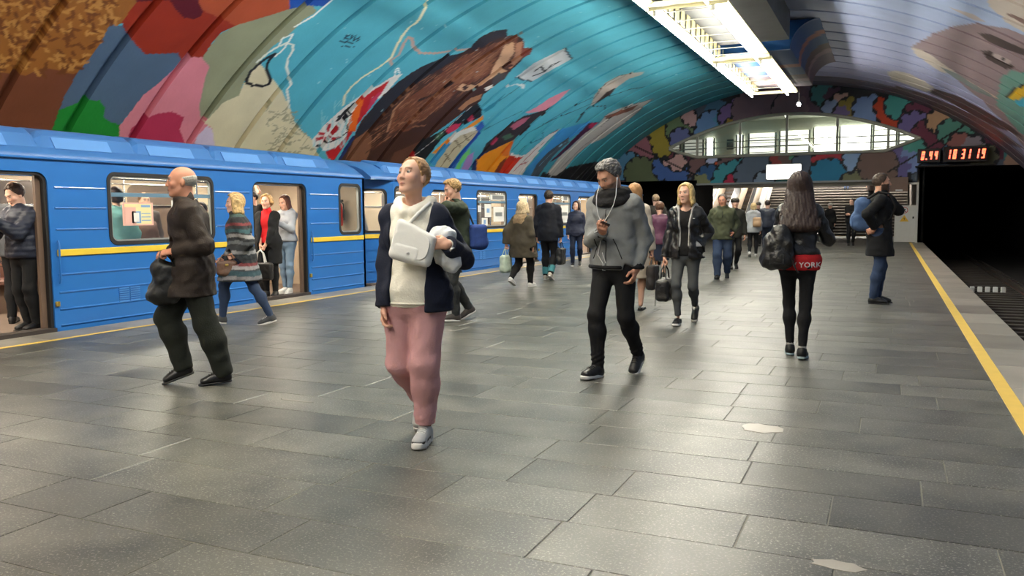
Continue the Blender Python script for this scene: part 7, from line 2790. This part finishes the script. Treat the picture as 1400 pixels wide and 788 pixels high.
    sp = Spot(1163, 336, 186)
    k_ = 1.0
    walker('man in black jacket with folded arms standing before the stone stairs', sp, 1.80, False, m_blackfab, m_ink, hair('short', (40, 34, 30)), .08, 1, 2.2, e=.04, hem=.08, head=(-20, -4, 0),
           hands=({'w': (.08, .26, 1.18), 'dir': (1, .1, 0), 'palm': (0, -1, 0), 'pole': (-1, -.2, -.8)}, {'w': (-.06, .24, 1.24), 'dir': (-1, .1, .1), 'palm': (0, -1, 0), 'pole': (1, -.2, -.8)}))
    # two people up on the stairs
    for px, yk, lab, tm_, lm_ in ((1157, 15, 'person in light top and blue jeans climbing high on the stairs', fabric('pale_top', (170, 168, 166)), m_denim), (1191, 11, 'person in dark coat with a pale bag climbing the stairs', fabric('brown_coat', (60, 50, 48)), m_ink)):
        z = yk * .155 + .155
        y = 46.6 + yk * .31 + .17
        q = aty(px, 255, y)
        sp = At(q[0], y, 10, z)
        b, r_, g = walker(lab, sp, 1.7, px < 1170, tm_, lm_, hair('short', (60, 46, 38)), .0, 0, 2.8, e=.035, hem=.1 if px < 1170 else .35)
        if px > 1170:
            hang_bag(sp, b, 1, 'pale bag of the person in the dark coat on the stairs', W, (.05, .13, .14), .24, 'shopping_bag')


people_midground()


# ------------------------------------------------------------------ passengers in the train
def people_train():
    FZ_ = 0.0
    # first open doorway: man with phone, woman at the edge, someone behind
    sp = At(-9.2, 6.52, 186, FZ_)
    pf = fabric('midnight_puffer', (36, 40, 54), .45, noise=.1)
    b, r_, g = walker('young man in navy puffer jacket leaning in the doorway reading his phone', sp, 1.74, False, pf, m_ink, hair('short', (64, 44, 34), thick=.006), .02, 0, 1.2, e=.045, hem=.06, puff=.008, head=(-6, -26, 0), lift=0,
                      hands=({'w': (.02, .34, 1.28), 'dir': (.4, .6, .6), 'palm': (.2, -.6, .7), 'curl': .8, 'pole': (-.6, -.5, -1)}, {'w': (.16, .34, 1.26), 'dir': (-.3, .6, .6), 'palm': (-.4, -.5, .7), 'curl': .7, 'pole': (.7, -.5, -1)}),
                      extra=(top('shirt', fabric('royal_shirt', (54, 84, 176)), e=.03, hem=-.2, sleeve=.2, neck_open=.03, wr=0, h=.011),), shoes_=shoe(m_shoeK, m_soleK, 'dress'))
    phone(sp, np.array([.08, .46, 1.35]), (0, .5, .8), (0, -.8, .5), 'black smartphone of the young man in the train doorway')
    sp = At(-9.12, 5.92, 196, FZ_)
    b, r_, g = walker('woman in navy quilted coat and skirt at the edge of the train doorway', sp, 1.62, True, pf, None, hair('bob', (84, 56, 40)), .03, 1, 1.2, e=.045, hem=.20, puff=.008, bare=True, legs=skirt('skirt', m_ink, .30), lift=0,
                      hands=({'w': (-.02, .27, .92), 'curl': .9, 'palm': (1, 0, 0), 'pole': (-.8, -.6, -.3)}, {'w': (.20, .28, 1.0), 'curl': .9, 'palm': (-1, 0, 0), 'pole': (.8, -.6, -.3)}), shoes_=shoe(m_shoeK, m_soleK, 'boot'))
    hang_bag(sp, b, 0, 'glossy black handbag of the woman at the doorway edge', m_blkleather, (.07, .17, .15), .28)
    o = carry('purse', sp, np.array(b.wri[1]) + np.array([-.02, .10, .0]), 'small red purse held in the train doorway', 'bag')
    soft_bag(o, lambda P: rbox(P, (0, 0, 0), (.05, .10, .075), .02), (.1, .15, .12), .008, mat('purse_red', (188, 40, 40), .4))
    MB().tube([(0, -.08, .07), (-.02, -.08, .28), (-.08, -.12, .5)], .006, 5).build('chain', m_chrome, o)
    sp = At(-9.95, 6.95, 40, FZ_)
    walker('passenger in grey jacket standing behind the man with the phone', sp, 1.78, False, fabric('dull_grey', (76, 78, 82)), m_ink, hair('short', (104, 74, 52)), .0, 0, 1.6, e=.04, hem=.1, lift=0)
    # behind the first window
    sp = At(-9.42, 8.02, 60, FZ_)
    walker('passenger in pale teal coat standing behind the window', sp, 1.74, True, fabric('teal_coat', (120, 170, 164)), m_ink, hair('bob', (60, 42, 36)), .0, 0, 1.5, e=.05, hem=.3, lift=0)
    for k, (x, y, hd, hc, cc, lab) in enumerate(((-9.75, 8.75, 80, (74, 50, 40), (96, 70, 60), 'seated-height passenger with brown hair in brown coat behind the window'), (-9.3, 9.42, 200, (66, 48, 38), (84, 62, 56), 'passenger in plum brown coat behind the window poster'), (-10.5, 8.45, 260, (50, 40, 34), (54, 60, 66), 'passenger in slate coat deep inside the first car'), (-10.8, 9.7, 250, (130, 96, 64), (60, 52, 50), 'passenger with light brown hair by the far wall of the first car'))):
        sp = At(x, y, hd, -.0)
        walker(lab, sp, 1.52 if k < 2 else 1.7, k % 2 == 0, fabric('pass_%d' % k, cc), m_ink, hair('bob' if k % 2 == 0 else 'short', hc), .0, 0, 1.9, e=.04, hem=.15, lift=0)
    # second doorway: red sweater, girl reading, man holding the rail
    sp = At(-9.14, 10.66, 195, FZ_)
    bk = fabric('black_coat', (26, 26, 28))
    b = Body(1.66, True, 1.08, feet=((-.08, 0, 0, 0, 6), (.08, 0, 0, 0, -6)), head=(0, 0, 0),
             hands=({'w': (-.03, .22, .80), 'curl': 1.0, 'palm': (1, 0, 0), 'pole': (-.8, -.7, 0)}, {'w': (.03, .23, .80), 'curl': 1.0, 'palm': (-1, 0, 0), 'pole': (.8, -.7, 0)}))
    build_person('older woman in red turtleneck and black coat standing in the train doorway', sp.loc, sp.h, b, 1.2, skin='fair', lips=(196, 60, 60), hair=hair('bob', (204, 160, 104), length=-.05, thick=.012),
                 garments=(top('turtleneck', fabric('red_knit', (206, 36, 40)), e=.016, hem=.0, sleeve=.4, es=.004, collar=.06, collar_e=.014, wr=.003, h=.011), top('coat', bk, e=.036, hem=.34, es=.026, open_w=.05, vtop=(-.3, .08), neck_open=.05, wr=.005, h=.011), trousers('trousers', m_ink, h=.012)), shoes=shoe(m_shoeK, m_soleK, 'boot'))
    c = np.array([.0, .30, .47])
    o = carry('tote_bag', sp, c, 'black tote bag with white handles held by the woman in red', 'bag')
    soft_bag(o, lambda P: rbox(P, (0, 0, -.03), (.20, .06, .14), .04) + wrinkle(P, .004), (.26, .12, .22), .011, m_blkleather)
    for sy in (-.03, .03):
        MB().tube([(-.09, sy, .08), (-.05, sy * .5, .26), (0, 0, .31), (.05, sy * .5, .26), (.09, sy, .08)], .011, 5).build('handle', m_soleW, o)
    sp = At(-9.24, 11.22, 184, FZ_)
    b = Body(1.67, True, .98, lean=R(-4), feet=((-.09, .10, 0, 0, 10), (.07, .02, 0, 0, -6)), head=(-8, -16, 0),
             hands=({'w': (-.06, .30, 1.20), 'dir': (.3, .6, .6), 'palm': (.2, -.6, .7), 'curl': .7, 'pole': (-.7, -.4, -1)}, {'w': (.12, .30, 1.20), 'dir': (-.3, .6, .6), 'palm': (-.2, -.6, .7), 'curl': .7, 'pole': (.7, -.4, -1)}))
    build_person('young woman in light grey hoodie and pale jeans reading in the train doorway', sp.loc, sp.h, b, 1.2, skin='fair', hair=hair('long', (104, 66, 48), length=.1),
                 garments=(top('hoodie', fabric('ash_hoodie', (166, 170, 176)), e=.032, hem=.0, es=.026, hood=True, neck_open=.02, wr=.006, h=.011), trousers('jeans', fabric('pale_denim', (118, 140, 162), noise=.2), e=.008, ek=.01, ea=.01, cut=.02, wr=.006, h=.011)), shoes=shoe(mat('shoe_white', (206, 204, 198), .6), m_soleW, 'chunky'))
    o = carry('book', sp, np.array([.03, .42, 1.30]), 'open paperback book held by the young woman in pale jeans', 'book')
    for sg in (-1, 1):
        Rm = rot_axes(R(sg * -20), R(50), 0)
        pts = [(0, -.09), (sg * .125, -.09), (sg * .125, .09), (0, .09)]
        MB().prism(pts, [], lambda u, v, q: tuple(float(z) for z in (Rm[0] * u + Rm[1] * v + Rm[2] * q)), .012).build('page_block', m_paper, o)
        MB().prism([(0, -.093), (sg * .13, -.093), (sg * .13, .093), (0, .093)], [], lambda u, v, q: tuple(float(z) for z in (Rm[0] * u + Rm[1] * v + Rm[2] * (q - .004))), .004).build('cover', fabric('cover_grey', (150, 150, 150)), o)
    sp = At(-9.75, 11.05, 170, FZ_)
    walker('man in dark coat holding the overhead rail behind the woman in red', sp, 1.76, False, m_blackfab, m_ink, hair('short', (40, 32, 28)), .0, 0, 1.6, e=.04, hem=.2, lift=0,
           hands=({'w': (-.20, .12, 1.82), 'dir': (0, .1, 1), 'palm': (0, 1, 0), 'curl': 1.0, 'pole': (-1, .2, 0)}, {}))
    fe = empty('fire_extinguisher', (-9.25, 12.75, 1.12))
    tag(fe, 'red fire extinguisher behind the end window of the first car', 'extinguisher')
    MB().lathe([(0, 0), (.055, 0), (.06, .02), (.06, .34), (.045, .4), (.02, .42), (.02, .46), (0, .46)], n=14).build('cylinder', mat('ext_red', (206, 50, 36), .35), fe)
    MB().box(-.02, .08, -.015, .015, .44, .48).build('lever', m_rub, fe)
    MB().tube([(.03, 0, .45), (.09, 0, .4), (.085, 0, .15)], .01, 6).build('hose', m_rub, fe)
    MB().box(-.03, .03, .05, .17, .1, .3).build('wall_clip', m_chrome, fe)
    # second car
    spots = ((-9.75, 13.95, 200, (62, 46, 40), (150, 138, 132), 'passenger in pale coat behind the cab corner window'), (-9.8, 18.1, 90, (70, 52, 40), (70, 66, 70), 'passenger in grey behind the papered window of the second car'),
             (-9.2, 20.75, 190, (56, 40, 34), (58, 50, 54), 'passenger with dark hair in the doorway behind the parka woman'), (-9.5, 22.9, 120, (84, 60, 44), (66, 70, 80), 'passenger in blue grey behind the window of the second car'),
             (-9.2, 25.2, 185, (66, 46, 38), (104, 60, 62), 'passenger in dark red in the far doorway of the second car'), (-9.3, 16.2, 200, (70, 50, 40), (50, 52, 58), 'passenger in dark jacket in the doorway behind the hoodie woman'))
    for k, (x, y, hd, hc, cc, lab) in enumerate(spots):
        sp = At(x, y, hd, FZ_)
        walker(lab, sp, 1.66 + .03 * (k % 3), k % 2 == 0, fabric('rider_%d' % k, cc), m_ink, hair('bob' if k % 2 == 0 else 'short', hc), .0, 0, 2.0, e=.04, hem=.15, lift=0)


people_train()
